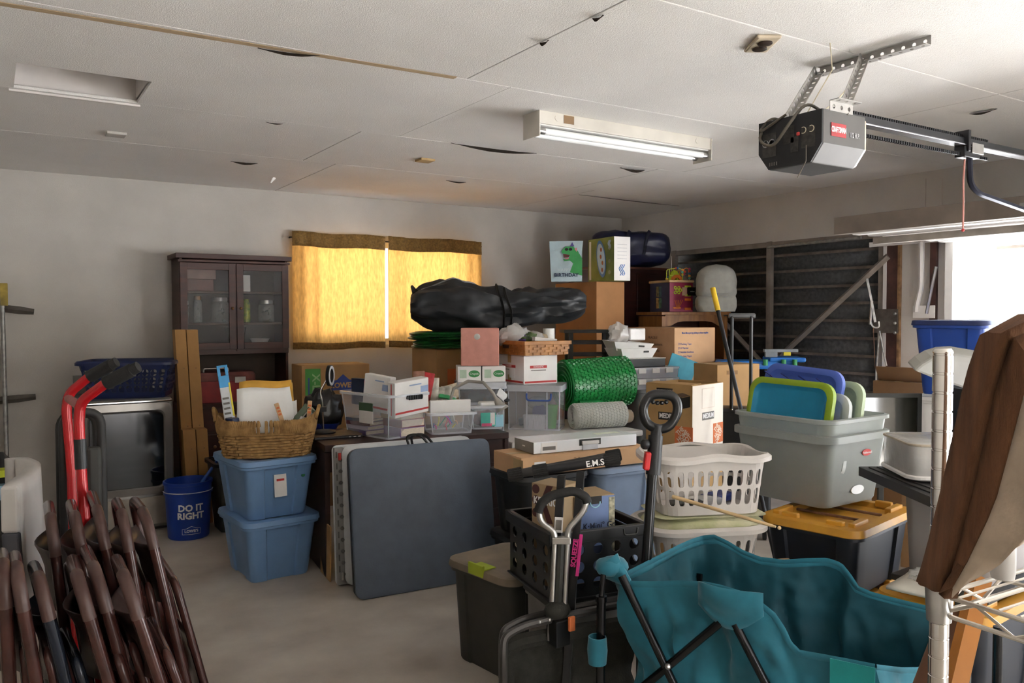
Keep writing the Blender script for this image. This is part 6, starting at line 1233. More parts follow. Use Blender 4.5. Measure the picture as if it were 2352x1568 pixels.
# ------------------------------------------------------------------ grey totes and crate with coffee-maker cartons
dust_lid = mat('dusty_grey_lid', '#8a7c69', .85, var=.2, vs=6, col2='#6b6154')
f = cfit((1165, 1325), (1230, 1290), (1035, 1262), .47)
rot_a = math.radians(8); W_, D_ = .40, .46; c = onz(1172, 1328, .47); e_ = Vector((math.cos(rot_a), math.sin(rot_a), 0)); n_ = Vector((-e_.y, e_.x, 0)); lo = c+e_*W_/2+n_*D_/2
GA = tote('grey_tote_large', 'dark grey tote with dusty lid and yellow-green tape', (lo.x, lo.y, 0), rot_a, W_-.04, D_-.04, .435, dark_gr, dust_lid, taper=.9, r=.05, ind=(.5, .008), group=None, lidtop=.008)
bx('green_tape', (-W_/2-.004, -D_*.02, .455), (.012, .1, .05), mat('lime_tape', '#a3b52e', .6), GA, bevel=.002); bx('green_tape_top', (-W_/2+.03, -D_*.02, .4795-.018), (.07, .1, .004), MT['lime_tape'], GA, bevel=0)
cr = cfit((1272, 1228), (1482, 1207), (1157, 1182), .745); rc_ = math.radians(-10); C0 = onz(1266, 1390, .475); fcr = ecol(C0, rc_, 1478, 1160); W_, D_, H_ = fcr.sx, min(fcr.sy, .40), .268
lo = fcr.c+Vector((math.cos(rc_)*W_/2-math.sin(rc_)*D_/2, math.sin(rc_)*W_/2+math.cos(rc_)*D_/2, 0))
gbx = Vector((math.cos(rc_), math.sin(rc_), 0)); gby = Vector((-gbx.y, gbx.x, 0)); gl = C0+gbx*.19+gby*.2
tote('grey_tote_small', 'lighter grey lidded tote carrying the black crate', (gl.x, gl.y+.0, 0), rc_, .30, .26, .448, mat('mid_grey_plastic', '#6f6c68', .55), dark_gr, taper=.94, r=.03, ind=(.5, .004), group=None, rim=.01, lidh=.03)
t = thing('milk_crate', 'black plastic crate with round holes on grey totes', 'crate', (lo.x, lo.y, .4745), rc_)
def holed(nm, L, H, M, nx, nz, rr, z0, hand=None):
    b = MB(); cw_, ch_ = L/nx, (H-z0)/nz
    b.box((0, 0, z0/2), (L, .006, z0), M)
    for i in range(nx):
        for j in range(nz):
            cx, cz = -L/2+cw_*(i+.5), z0+ch_*(j+.5); o = []; h_ = []; ns = 16
            for k in range(ns):
                a = 2*PI*k/ns; c_, s_ = math.cos(a), math.sin(a); g = 1/max(abs(c_), abs(s_)); o.append((cx+c_*g*cw_/2, cz+s_*g*ch_/2)); h_.append((cx+c_*rr, cz+s_*rr))
            b.loft([[(x, -.003, z) for x, z in o], [(x, -.003, z) for x, z in h_], [(x, .003, z) for x, z in h_], [(x, .003, z) for x, z in o]], False, False, M)
    return b.build(nm, black_pl, t)
for k, (Ls, off) in enumerate(((W_, D_), (D_, W_), (W_, D_), (D_, W_))):
    holed('crate_wall', Ls-.006, H_-.045, Matrix.Rotation(k*PI/2, 4, 'Z') @ Matrix.Translation((0, -off/2+.004, 0)), 5 if Ls == W_ else 4, 3, .0215, .03)
bx('crate_floor', (0, 0, .004), (W_-.01, D_-.01, .006), black_pl, t)
b = MB()
for k, (Ls, off) in enumerate(((W_, D_), (D_, W_), (W_, D_), (D_, W_))):
    M = Matrix.Rotation(k*PI/2, 4, 'Z'); b.box((0, -off/2-.002, H_-.003), (Ls+.03, .022, .006), M); b.box((0, -off/2-.012, H_-.022), (Ls+.03, .004, .04), M); b.box((0, -off/2-.004, H_-.044), (Ls+.01, .012, .005), M); b.box((0, -off/2-.004, .012), (Ls+.012, .012, .006), M)
b.build('crate_rim', black_pl, t, bevel=.002)
for k in (-1, 1): tb('rim_catch', bend([(k*W_*.33-.03, -D_/2-.016, H_-.01), (k*W_*.33-.028, -D_/2-.016, H_-.035), (k*W_*.33+.028, -D_/2-.016, H_-.035), (k*W_*.33+.03, -D_/2-.016, H_-.01)], .012), .003, dark_gr, t)
MK = Matrix.Translation(t.location) @ Matrix.Rotation(rc_, 4, 'Z')
kraft = mat('coffee_carton_kraft', '#9f8868', .8, var=.05); ob = mat('oxblood_ink', '#45201f', .7)
o = thing('coffee_maker_carton', 'tan coffee maker carton with brown K emblem in crate', 'carton'); o.matrix_world = MK @ Matrix.Translation((-W_/2+.115, .0, .012)) @ Matrix.Rotation(.5, 4, 'Z'); d = (.13, .14, .40)
bx('carton_body', (0, 0, d[2]/2), d, kraft, o); Mk = fmat('L', d, 0, 0, .0012)
for v in (.378, .335, .285): MB().prism([(-.048+.018*math.cos(2*PI*k/16), v+.018*math.sin(2*PI*k/16)) for k in range(16)], 0, .001, Mk).build('emblem_dot', ob, o)
MB().prism([(.005, .398), (.035, .398), (.0, .33), (.035, .25), (.008, .25), (-.026, .33)], 0, .001, Mk).build('emblem_chevron', ob, o); txt(o, 'KEURIG', .04, 'L', d, 0, 0, ink_white, M=Mk @ Matrix.Translation((.0, .333, .002)), bold=.001, sx=.85)
pr(o, 'F', d, 0, d[2]*.28, d[0]*.98, d[2]*.5, mat('navy_print', '#232c45', .6), 'navy_panel')
o = thing('coffee_maker_carton', 'blue coffee maker carton lettered K-Mini Go in crate', 'carton'); o.matrix_world = MK @ Matrix.Translation((.06, .02, .012)); d = (.18, .16, .345); kb = mat('dusty_blue_print', '#7086b4', .6, var=.06)
bx('carton_body', (0, 0, d[2]/2), d, kraft, o); pr(o, 'F', d, 0, d[2]/2, d[0]*.98, d[2]*.98, kb, 'blue_face'); pr(o, 'F', d, -d[0]*.34, d[2]*.9, .05, .05, mat('amber_flash', '#d9a63a', .6), 'new_flash', t=.002); txt(o, 'NEW', .018, 'F', d, -d[0]*.34, d[2]*.9, ink, lift=.003)
txt(o, 'K·Mini° Go', .036, 'F', d, .02, d[2]*.65, mat('navy_print', '#232c45', .6), lift=.003, sx=.9, bold=.0005)
for k, s_ in enumerate(('small on space', 'great coffee taste')): txt(o, s_, .016, 'F', d, .03, d[2]*(.54-.06*k), mat('navy_print', '#232c45', .6), lift=.003)
pr(o, 'F', d, .03, d[2]*.37, .1, .035, MT['navy_print'], 'machine_print', t=.003); pr(o, 'F', d, .0, d[2]*.95, .06, .03, ink, 'cup_print', t=.003); pr(o, 'F', d, d[0]*.42, d[2]*.62, .026, d[2]*.7, mat('leafy_print', '#b8b49a', .7, var=.4, vs=60), 'leaf_print', t=.003); tb('cup_handle_print', [fmat('F', d, .0+.022*math.cos(a), d[2]*.93+.022*math.sin(a), .004) @ Vector((0, 0, 0)) for a in [PI+PI*k/8 for k in range(9)]], .0025, MT['sky_paper'], o, seg=5)
o = thing('barcode_pole_tag', 'white barcode sticker box on the trolley post', 'tag'); bpy.data.objects.remove(o)
# ------------------------------------------------------------------ black luggage trolley with twin roller handle
TD = 2.9
def tq(p, dd=0): return ond(*p, TD+dd)
pb_ = tq((1285, 1400)); t = thing('luggage_trolley', 'black folding trolley with ribbed twin handle bars', 'trolley', (pb_.x, pb_.y, 0)); r = t.location; q = lambda p: Vector(p)-r
for k, (a_, b__, dd) in enumerate((((1200, 1086), (1392, 1050), .1), ((1258, 1078), (1388, 1058), -.02))):
    u, v = q(tq(a_, dd)), q(tq(b__, dd)); tb('handle_bar', [u, v], .0165, mat('dusty_bar', '#2e2c2b', .5, var=.3, vs=10) if k == 0 else black_mt, t, seg=14)
    for p_, dr in ((u, (u-v).normalized()), (v, (v-u).normalized())):
        b = MB(); pts = [p_, p_+dr*.055]; rings = []
        for i in range(20):
            a = 2*PI*i/20
        b.tube(pts, .021, 14)
        up = dr.cross(Vector((0, 0, 1))).normalized(); w2 = dr.cross(up)
        for i in range(16): a = 2*PI*i/16; o_ = (up*math.cos(a)+w2*math.sin(a))*.0215; b.tube([p_+o_+dr*.002, p_+o_+dr*.052], .0026, 4)
        b.build('ribbed_end', black_rub, t)
u, v = q(tq((1258, 1078), -.02)), q(tq((1388, 1058), -.02)); dd_ = (v-u).normalized(); nn = dd_.cross(Vector((0, 0, 1))).normalized(); nn = nn if nn.dot(FWD) < 0 else -nn; up = nn.cross(dd_)
txt(t, 'E.M.S', .03, 'F', (1, 1, 1), 0, 0, ink_white, M=Matrix(((dd_.x, up.x, nn.x, v.x-dd_.x*.035+nn.x*.0175), (dd_.y, up.y, nn.y, v.y-dd_.y*.035+nn.y*.0175), (dd_.z, up.z, nn.z, v.z-dd_.z*.035+nn.z*.0175), (0, 0, 0, 1))), bold=.0005)
for p0_, p1_ in (((1290, 1092), (1268, 1400)), ((1334, 1082), (1312, 1400))):
    a_, b__ = q(tq(p0_)), q(tq(p1_)); bo = a_+(b__-a_)*((a_.z)/(a_.z-b__.z)); tb('square_post', [a_, bo], .019, black_pl, t, seg=4)
    MB().ball(a_*.87+b__*.13+nn*.02, .008, 8, 6).build('bolt', steel, t)
bx('base_plate', tuple(q(Vector((pb_.x+.03, pb_.y+.04, .02)))), (.2, .14, .03), black_pl, t)
mg = q(tq((1330, 1275), -.036)); o_ = bx('pink_print_strip', tuple(mg), (.012, .003, .15), mat('hot_pink', '#d9308a', .5), t, rot=(0, .1, -.58)); txt(t, 'SQUEEZE', .024, 'F', (1, 1, 1), 0, 0, MT['hot_pink'], M=Matrix.Translation(q(tq((1320, 1270), -.036))) @ Matrix.Rotation(-.58, 4, 'Z') @ Matrix.Rotation(PI/2, 4, 'X') @ Matrix.Rotation(PI/2-.12, 4, 'Z'), bold=.001)
stk = q(tq((1283, 1205), -.03)); bx('barcode_sticker', tuple(stk), (.03, .003, .055), white_card, t, rot=(0, .06, -.58)); bx('barcode', tuple(stk-nn*-.003), (.02, .003, .035), ink_grey, t, rot=(0, .06, -.58), bevel=0)
# ------------------------------------------------------------------ folded dark wagon in front of the totes
wq = lambda p, d: ond(*p, d)
fr_m = mat('grey_wagon_tube', '#4b4947', .35, .5, var=.12); olive = mat('dark_olive_canvas', '#25241d', .85, var=.2, vs=30, bump=.3, bs=150)
w0 = wq((1155, 1500), 2.72); t = thing('folded_wagon', 'folded dark olive wagon with grey tube frame', 'wagon', (w0.x, w0.y, 0)); r = t.location; q = lambda p: Vector(p)-r
pts = [wq((1156, 1500), 2.72), wq((1158, 1462), 2.74), wq((1200, 1438), 2.77), wq((1300, 1413), 2.84), wq((1470, 1380), 2.95)]
lowp = pts[0].copy(); lowp.z = .05
tb('top_frame', bend([q(lowp)]+[q(p) for p in pts], .06, 6), .014, fr_m, t, seg=8); 
bk = Vector((.1, .16, -.02)); bk = Vector((.07, .12, -.03)); tb('rear_frame', bend([q(lowp+bk)]+[q(p+bk) for p in pts], .06, 6), .013, fr_m, t, seg=8)
endp = pts[-1].copy(); endp.z = .05; tb('end_leg', [q(pts[-1]), q(endp)], .014, fr_m, t)
tp = [pts[1]+Vector((.02, .02, -.06)), pts[2]+Vector((.02, .02, -.07)), pts[3]+Vector((.02, .02, -.08)), pts[4]+Vector((.0, .02, -.09))]
def lerpP(u):
    k = min(2, int(u*3)); return tp[k].lerp(tp[k+1], u*3-k)
MB().grid(30, 12, lambda u, v: q(lerpP(u))+Vector((.012*wob(u*6, v*4, 1, 1.5, 2)+.02*math.sin(v*3), .035+.03*wob(u*5, v*3, 0, 1.5, 3), -v*(lerpP(u).z-.06)))).build('canvas_panel', olive, t, smooth=True, solid=.012)
MB().tube([q(lerpP(u/12))+Vector((0, .02, .0)) for u in range(13)], .028, 8, True, None).build('rolled_hem', olive, t, smooth=True)
for p_ in ((1240, 1428), (1262, 1423)): MB().ball(q(wq(p_, 2.76)), .006, 8, 6).build('rivet', steel, t)
bx('release_block', tuple(q(wq((1285, 1450), 2.82))), (.06, .05, .09), black_pl, t); bx('red_tab', tuple(q(wq((1313, 1432), 2.79))), (.025, .012, .05), ink_orange, t)
# pull handle: steel loop with padded bow on twin tubes
LD = 2.83; lq_ = lambda p: q(ond(*p, LD))
tb('twin_tube', [lq_((1275, 1235)), lq_((1268, 1388)), lq_((1262, 1470))], .0095, steel, t); tb('twin_tube', [lq_((1304, 1232)), lq_((1297, 1382)), lq_((1290, 1470))], .0095, steel, t)
tb('inner_sleeve', [lq_((1289, 1240)), lq_((1282, 1390))], .013, dark_gr, t, seg=6)
tb('loop_wire', bend([lq_((1275, 1238)), lq_((1272, 1220)), lq_((1238, 1195)), lq_((1240, 1160)), lq_((1262, 1140)), lq_((1320, 1128)), lq_((1348, 1150)), lq_((1340, 1175)), lq_((1305, 1215)), lq_((1303, 1238))], .05, 6), .0105, steel, t)
tb('padded_bow', bend([lq_((1236, 1176)), lq_((1242, 1156)), lq_((1264, 1138)), lq_((1320, 1126)), lq_((1346, 1142)), lq_((1349, 1154))], .05, 6), .0165, black_rub, t, seg=12)
bx('tube_collar', tuple(lq_((1289, 1240))), (.065, .03, .024), steel, t, rot=(0, 0, -.58)); MB().ball(lq_((1280, 1400)), (.05, .04, .035)).build('canvas_boot', olive, t, smooth=True)
# ------------------------------------------------------------------ teal wagon
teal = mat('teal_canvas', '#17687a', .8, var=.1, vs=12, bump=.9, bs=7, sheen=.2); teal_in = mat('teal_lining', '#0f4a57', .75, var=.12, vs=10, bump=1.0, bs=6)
N0 = ond(1395, 1300, 2.74); F0 = ond(1608, 1240, 3.04); ax = Vector((.40, -.90, 0)).normalized(); LW = 1.0
e0 = (F0-N0); e0.z = 0; Wt = e0.length; e0.normalize(); N1 = N0+ax*LW; F1 = F0+ax*LW*.96
def onplane(px, py, P, d):
    n = Vector((d.y, -d.x, 0)); rr = ray(px, py); s = (P-EYE).dot(n)/rr.dot(n); return EYE+rr*s
near = [onplane(*p, N0, ax) for p in ((1425, 1336), (1450, 1341), (1500, 1342), (1560, 1340), (1620, 1343), (1655, 1350), (1700, 1364), (1745, 1388), (1775, 1412), (1797, 1445), (1812, 1478), (1835, 1500), (1880, 1508), (1945, 1520), (2010, 1533))]
farr = [onplane(*p, F0, ax) for p in ((1612, 1236), (1640, 1233), (1672, 1248), (1705, 1268), (1745, 1284), (1800, 1291), (1850, 1288), (1900, 1287), (1930, 1297), (1950, 1322), (1968, 1350), (2000, 1364), (2060, 1380), (2130, 1397), (2210, 1416))]
endL = [onplane(*p, N0, e0) for p in ((1415, 1318), (1440, 1318), (1475, 1300), (1520, 1277), (1560, 1256), (1590, 1243))]
endR = [farr[-1].lerp(near[-1], k/6)+Vector((0, 0, -.06*math.sin(PI*k/6)))+ax*.05*math.sin(PI*k/6) for k in range(1, 6)]
loop = list(reversed(near))+endL+farr+endR       # runs round the mouth once
loop = [p.copy() for p in loop]
def resample(P, n):
    P = P+[P[0]]; S = [0]
    for a_, b__ in zip(P, P[1:]): S.append(S[-1]+(b__-a_).length)
    out = []; j = 0
    for k in range(n):
        s = S[-1]*k/n
        while S[j+1] < s: j += 1
        out.append(P[j].lerp(P[j+1], (s-S[j])/max(1e-6, S[j+1]-S[j])))
    return out
rim = resample(loop, 200); ctr = sum(rim, Vector())/200; zb = .24
t = thing('teal_wagon', 'teal canvas folding wagon with black frame and pull handle', 'wagon', (ctr.x, ctr.y, 0)); r = t.location; q = lambda p: Vector(p)-r
rings = []; NR = 30
for j in range(NR):
    v = j/(NR-1); ring = []
    for i, p in enumerate(rim):
        z = p.z+(zb-p.z)*v; c = p.lerp(Vector((ctr.x, ctr.y, p.z)), .1*v**1.2); out = (p-ctr); out.z = 0; out.normalize(); a = i/96*2*PI
        n = .065*wob(p.x*6, p.y*6, z*2, 1.3, 6)*min(1, v*4)+.03*wob(p.x*11, p.y*11, z*5, 1.4, 7)*min(1, v*4)+.012*wob(p.x*20, p.y*20, z*14, 1.4, 9)*min(1, v*5)
        ring.append(q(Vector((c.x, c.y, z)))+out*n)
    rings.append(ring)
MB().loft(rings, False, True).build('canvas_tub', teal, t, smooth=True, solid=.006)
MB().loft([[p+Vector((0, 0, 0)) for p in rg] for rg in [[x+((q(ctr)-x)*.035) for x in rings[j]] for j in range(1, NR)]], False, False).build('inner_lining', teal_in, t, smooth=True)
MB().tube([q(p) for p in rim]+[q(rim[0])], .011, 7, False, None, .55).build('rim_hem', teal, t, smooth=True)
def cap(p, s=1.0, a0=0): lump('corner_cap', teal, t, q(p), (.055*s, .045*s, .045*s), 81+int(p.x*9), .09, 20, 12, 1.6, False)
lump('corner_cap', teal, t, q(N0+Vector((.012, -.008, .0))), (.06, .05, .034), 84, .12, 20, 12, 1.6, False); MB().tube([q(N0+Vector((0, 0, .015))), q(N0.lerp(near[0], .5)+Vector((0, 0, .012))), q(near[0]+ax*.03)], [.05, .042, .016], 10, True, None, .7).build('corner_cap', teal, t, smooth=True); 
mp = onplane(1690, 1392, N0-e0*.03, ax)
MB().grid(10, 8, lambda u, v: q(mp+ax*(-.11+.2*u)-e0*(.012+.03*math.sin(PI*u)*math.sin(PI*min(1, v+.25)))+Vector((0, 0, .06-.13*v*(.55+.45*math.sin(PI*u)))))).build('side_pocket_flap', teal, t, smooth=True, solid=.006)
fp = onplane(1905, 1300, F0, ax); 0
tube_m = mat('gloss_black_tube', '#111113', .25, .3, var=.05); out_ = -e0*.035
def side_bar(p0_, p1_, nm='cross_brace', rr=.0135):
    a_, b__ = onplane(*p0_, N0+out_, ax), onplane(*p1_, N0+out_, ax); tb(nm, [q(a_), q(b__)], rr, tube_m, t, seg=10); return a_, b__
side_bar((1428, 1322), (1562, 1600)); side_bar((1655, 1428), (1450, 1600)); side_bar((1688, 1432), (1775, 1600))
bl_ = onplane(1534, 1530, N0+out_*1.5, ax); MB().ball(q(bl_), .01, 8, 6).build('brace_rivet', steel, t)
pa = ond(1386, 1318, 2.70); pc_ = ond(1381, 1372, 2.70); pe_ = pa.copy(); pe_.z = .12
tb('corner_post', [q(pa), q(pc_)], .0095, tube_m, t); tb('corner_post_sleeve', [q(pc_), q(Vector((pc_.x-.004, pc_.y, .1)))], .0155, tube_m, t, seg=12); tb('sleeve_collar', [q(pc_+Vector((0, 0, .006))), q(pc_+Vector((0, 0, -.012)))], .019, tube_m, t, seg=12)
for P_ in (F0, N1, F1): tb('corner_post', [q(Vector((P_.x, P_.y, min(P_.z, .58)))), q(Vector((P_.x, P_.y, .12)))], .014, tube_m, t)
bs = ond(1372, 1492, 2.69); MB().lathe([(.03, -.045), (.034, 0), (.03, .045), (.026, .045), (.029, 0), (.026, -.045)], 16, Matrix.Translation(q(bs)), False, False).build('post_strap', teal, t, smooth=True)
for P_ in (N0, F0, N1, F1): MB().lathe([(.03, -.022), (.075, -.022), (.085, -.012), (.085, .012), (.075, .022), (.03, .022)], 20, Matrix.Translation(q(Vector((P_.x, P_.y, .085)))) @ Matrix.Rotation(math.atan2(e0.y, e0.x)+PI/2, 4, 'Z') @ Matrix.Rotation(PI/2, 4, 'X')).build('wheel', black_rub, t, smooth=True)
tealb = onplane(1960, 1545, N0+out_*.3, ax); MB().grid(6, 4, lambda u, v: q(tealb+ax*(-.06+.12*u)+Vector((0, 0, .03-.12*v))-e0*.006).xyz).build('turquoise_patch', mat('turquoise_patch', '#128a8a', .7), t, solid=.004)
# telescopic pull handle with D grip
h0 = ond(1484, 1300, 2.88); h1 = ond(1497, 1110, 2.9); h2 = ond(1504, 1010, 2.92)
hd_ = (h2-h0).normalized(); tb('pull_shaft', [q(h0-hd_*.25), q(h2)], .0185, tube_m, t, seg=12); tb('shaft_sleeve', [q(ond(1500, 1090, 2.9)), q(ond(1506, 1000, 2.92))], .0265, black_pl, t, seg=14)
tb('upper_shaft', [q(ond(1506, 1010, 2.92)), q(ond(1510, 975, 2.92))], .021, black_pl, t, seg=12)
b = MB(); b.box((0, 0, 0), (.022, .03, .065)); sd_ = b.build('red_latch', mat('latch_red', '#c9262a', .4), t, bevel=.006, loc=q(ond(1486, 1058, 2.89)), rot=(0, .12, -.5)); MB().ball(q(ond(1482, 1020, 2.9)), (.018, .018, .02)).build('latch_knob', black_pl, t, smooth=True)
gp = [(1515, 985), (1487, 972), (1477, 940), (1490, 912), (1517, 905), (1548, 913), (1556, 942), (1540, 975), (1515, 985)]
gc = [q(ond(*p, 2.92)) for p in gp]; sm = []
for k in range(8):
    p0_, p1_, p2_, p3_ = gc[(k-1) % 8], gc[k], gc[(k+1) % 8], gc[(k+2) % 8]
    for s in range(5): u = s/5; sm.append(.5*((2*p1_)+(p2_-p0_)*u+(2*p0_-5*p1_+4*p2_-p3_)*u*u+(3*p1_-p0_-3*p2_+p3_)*u**3))
sm.append(sm[0]); MB().tube(sm, .0175, 12, False).build('grip_ring', mat('satin_black', '#17181a', .3, var=.05), t, smooth=True)
for k in range(4): MB().ball(q(ond(1500+10*k, 926-2*abs(k-1.5), 2.92)), .0085, 8, 6).build('finger_bump', MT['satin_black'], t, smooth=True)
# ------------------------------------------------------------------ white laundry baskets, quilt and drumstick
f = cfit((1510, 1055), (1788, 1047), (1418, 1036), .94); rb = math.radians(-24); c = onz(1505, 1055, .94); W_, D_ = .56, .36; e_ = Vector((math.cos(rb), math.sin(rb), 0)); n_ = Vector((-e_.y, e_.x, 0)); lo = c+e_*W_/2+n_*D_/2
wbk = mat('warm_white_basket', '#c9c3bd', .45, var=.04)
basket('laundry_basket', 'warm white slotted laundry basket, upper of two', 'laundry baskets', (lo.x, lo.y, .685), rb, W_-.06, D_-.05, .25, wbk, 2, 9, 5, rim=.03, taper=.88, r=.08, wave=.012)
lo2 = lo+Vector((.0, .0, 0)); hL = .25
basket('laundry_basket', 'warm white laundry basket beneath, holding a folded quilt', 'laundry baskets', (lo.x-.03, lo.y-.0, .385), rb, W_-.06, D_-.02, hL, wbk, 2, 8, 5, rim=.035, taper=.84, r=.1, hole=.5)
o = thing('folded_quilt', 'folded floral quilt between the two white baskets', 'quilt', (lo.x, lo.y, .62), rb); ql = mat('floral_quilt', '#cfc9ac', .9, var=.2, vs=9, col2='#a3a878', bump=.3, bs=40)
MB().grid(40, 10, lambda u, v: ((.27-.05*(v-.5)**2)*math.copysign(abs(math.cos(2*PI*u))**.6, math.cos(2*PI*u))*(math.sin(PI*(.08+.84*v))**.4), (.17)*math.copysign(abs(math.sin(2*PI*u))**.6, math.sin(2*PI*u))*(math.sin(PI*(.08+.84*v))**.4), -.06+.12*v+.008*wob(u*9, v*4, 0)), wrap=True).build('quilt_fold', ql, o, smooth=True); MB().loft([rrect(.25, .15, .05, 4, .055), rrect(.2, .1, .05, 4, .064)]).build('quilt_top', ql, o)
g = Fit(); g.loc = Vector((lo.x, lo.y, 0)); g.rot = rb; g.d = (.44, .28, .383); carton(g, 'carton', 'brown carton under the white laundry baskets', cardb3)
a_, b__ = ond(1545, 1140, 3.4), ond(1790, 1212, 3.12); o = thing('drumstick', 'pale wooden drumstick poking through the white basket', 'drumstick', a_); 
MB().tube([Vector((0, 0, 0)), (b__-a_)*.2, (b__-a_)*.93, (b__-a_)*.97], [.0085, .0085, .0065, .0045], 10).build('shaft', wood_lt, o, smooth=True); MB().ball((b__-a_), .0075, 8, 6).build('tip', wood_lt, o, smooth=True)
for k, (p, m, nm, lab) in enumerate((((1600, 1160), dark_gr, 'cutlery_case', 'dark slim case lying in the upper white basket'), ((1660, 1145), film, 'film_pack', 'clear film packet lying in the upper white basket'), ((1560, 1150), MT['deep_blue_plastic'], 'blue_case', 'blue plastic strip lying in the upper white basket'))):
    o = bx(nm, (0, 0, .02), (.16, .09, .035), m, bevel=.008, loc=(lo.x-.12+.12*k, lo.y-.02+.02*k, .694), rot=rb+.3*k); tag(o, lab, 'case' if k != 1 else 'packet')
q0 = onz(1760, 1278, .5); o = carton_plain('small_carton', 'small open brown carton behind the teal wagon rim', 'carton', (q0.x-.04, q0.y-.10, 0), math.radians(-20), (.16, .12, .5), cardb2)
# ------------------------------------------------------------------ black totes with yellow lids
yl = mat('yellow_lid', '#d2992f', .5, var=.1, vs=8, col2='#b9822a'); yl_d = mat('dusty_yellow_lid', '#c9a870', .8, var=.15, vs=9); nav = mat('blue_black_tote', '#1b1f29', .45, var=.1)
def yellow_tote(label, loc, rot, W, D, H):
    t = tote('yellow_lid_tote', label, loc, rot, W-.05, D-.05, H-.035, nav, yl, taper=.88, r=.045, ind=(.55, .014), group='black totes with yellow lids', lidh=.04, lidtop=.004)
    for sx in (-1, 1):
        for sy in (-1, 1):
            bx('lid_lug', (sx*W*.3, sy*(D/2-.06), H-.008), (W*.22, .03, .03), yl, t, bevel=.005); bx('lid_lug', (sx*(W/2-.06), sy*D*.22, H-.008), (.03, D*.16, .03), yl, t, bevel=.005)
    for x in (-.08, .08): bx('lid_rib', (x, 0, H-.018), (.012, D*.7, .012), MT['rust_edge'], t)
    return t
fy2 = cfit((1975, 1218), (2108, 1160), (1755, 1168), .66)
yellow_tote('black tote with yellow lid carrying the clear totes', (fy2.loc.x, fy2.loc.y, .33), fy2.rot, fy2.sx, fy2.sy, .33); yellow_tote('black tote with yellow lid on the floor, bottom of stack', (fy2.loc.x, fy2.loc.y, 0), fy2.rot, fy2.sx, fy2.sy, .33)
# nested frosted totes with spare lids
fc2 = cfit((1905, 975), (2057, 955), (1678, 945), 1.065); W_, D_ = fc2.sx-.03, .53
e_ = Vector((math.cos(fc2.rot), math.sin(fc2.rot), 0)); n_ = Vector((-e_.y, e_.x, 0)); lo = fc2.c+e_*fc2.sx/2+n_*(D_/2+.015); z0 = .672
hA = zat(fc2.c, 1008)-z0; hBt = zat(fc2.c, 972)-z0
t = tote('frosted_tote', 'frosted clear tote with red oval badge, outer of two', (lo.x, lo.y, z0), fc2.rot, W_, D_, hA, frost_pl, taper=.86, r=.06, ind=(.6, .0), rim=.018, rimh=.035, group='nested frosted totes')
def oval(u, v, m, s, nm):
    k = .86+.14*v/hA; MB().prism([(s*math.cos(2*PI*i/20), s*.42*math.sin(2*PI*i/20)) for i in range(20)], 0, .003, fmat('F', (W_, D_*k, hA), u, v, .003)).build(nm, m, t)
oval(.06, hA*.72, ink_red, .036, 'red_badge'); oval(.02, hA*.2, mat('milky_badge', '#e6e8e8', .4), .05, 'embossed_badge'); txt(t, 'Rubbermaid', .014, 'F', (W_, D_*.965, hA), .06, hA*.72, ink_white, lift=.008)
T2 = tote('frosted_tote', 'frosted clear tote nested inside, holding spare lids', (lo.x, lo.y, z0+(hBt-hA)+.004), fc2.rot, W_, D_, hA, frost_pl, taper=.86, r=.06, ind=(.6, .0), rim=.016, rimh=.02, group='nested frosted totes')
ML = Matrix.Translation((lo.x, lo.y, z0)) @ Matrix.Rotation(fc2.rot, 4, 'Z')
def lid_slab(name, label, x, yc, zc, w, h, tilt, m, m2=None, r=.07, roll=0, th=.012):
    o = thing(name, label, 'tote lid', group='spare lids in frosted tote'); o.matrix_world = ML @ Matrix.Translation((x, yc, zc)) @ Matrix.Rotation(roll, 4, 'X') @ Matrix.Rotation(tilt, 4, 'Y')
    F = lambda hx, hz, rr, xx: [(xx, a_, b_) for a_, b_, _ in rrect(hx, hz, rr, 6)]
    MB().loft([F(w/2, h/2, r, .02), F(w/2, h/2, r, -.004), F(w/2-.012, h/2-.012, r-.01, -.01), F(w/2-.03, h/2-.03, r-.02, -.008)], False, False).build('lid_rim', m, o, smooth=True)
    MB().loft([F(w/2-.03, h/2-.03, r-.02, -.008), F(w/2-.045, h/2-.045, r-.025, .002), F(w/2-.05, h/2-.05, r-.025, .006)], False, True).build('lid_panel', m2 or m, o, smooth=True); return o
lime2 = mat('lime_lid', '#8aa51c', .45, var=.06); tbl2 = mat('teal_blue_panel', '#1f86ac', .45, var=.05); bl3 = mat('cornflower_lid', '#4a63b8', .45, var=.05); sage = mat('sage_lid', '#a9b894', .45, var=.05)
ztop = lambda px_y, x, y: zat(ML @ Vector((x, y, 0)), px_y)-z0
def slab_at(name, label, x, ytop, w, h, tilt, m, m2=None, yc=.0, roll=0):
    zt_ = ztop(ytop, x, yc); return lid_slab(name, label, x, yc, zt_-h/2*math.cos(tilt), w, h, tilt, m, m2, roll=roll)
slab_at('tote_lid', 'lime rimmed lid with teal blue panel, foremost of the lids', -.15, 872, .47, .42, .2, lime2, tbl2, .03, .02)
lbl = slab_at('tote_lid', 'cornflower blue lid standing highest among the lids', -.02, 842, .44, .42, .2, bl3, None, .06, .06)
slab_at('tote_lid', 'pale frosted lid behind the lime lid', -.085, 900, .44, .4, .2, mat('frost_lid', '#c3c8c4', .4, alpha=.8), None, -.03, -.02)
slab_at('tote_lid', 'sage green lid standing behind the blue lid', .04, 872, .45, .42, .2, sage, None, -.01, 0)
for k in range(4): MB().tube([(-.012, -.16+.1*k, .09), (-.012, -.13+.1*k, .14), (-.012, -.08+.1*k, .16)], .0035, 5).build('moulded_line', mat('deep_blue_line', '#26357a', .5), lbl)
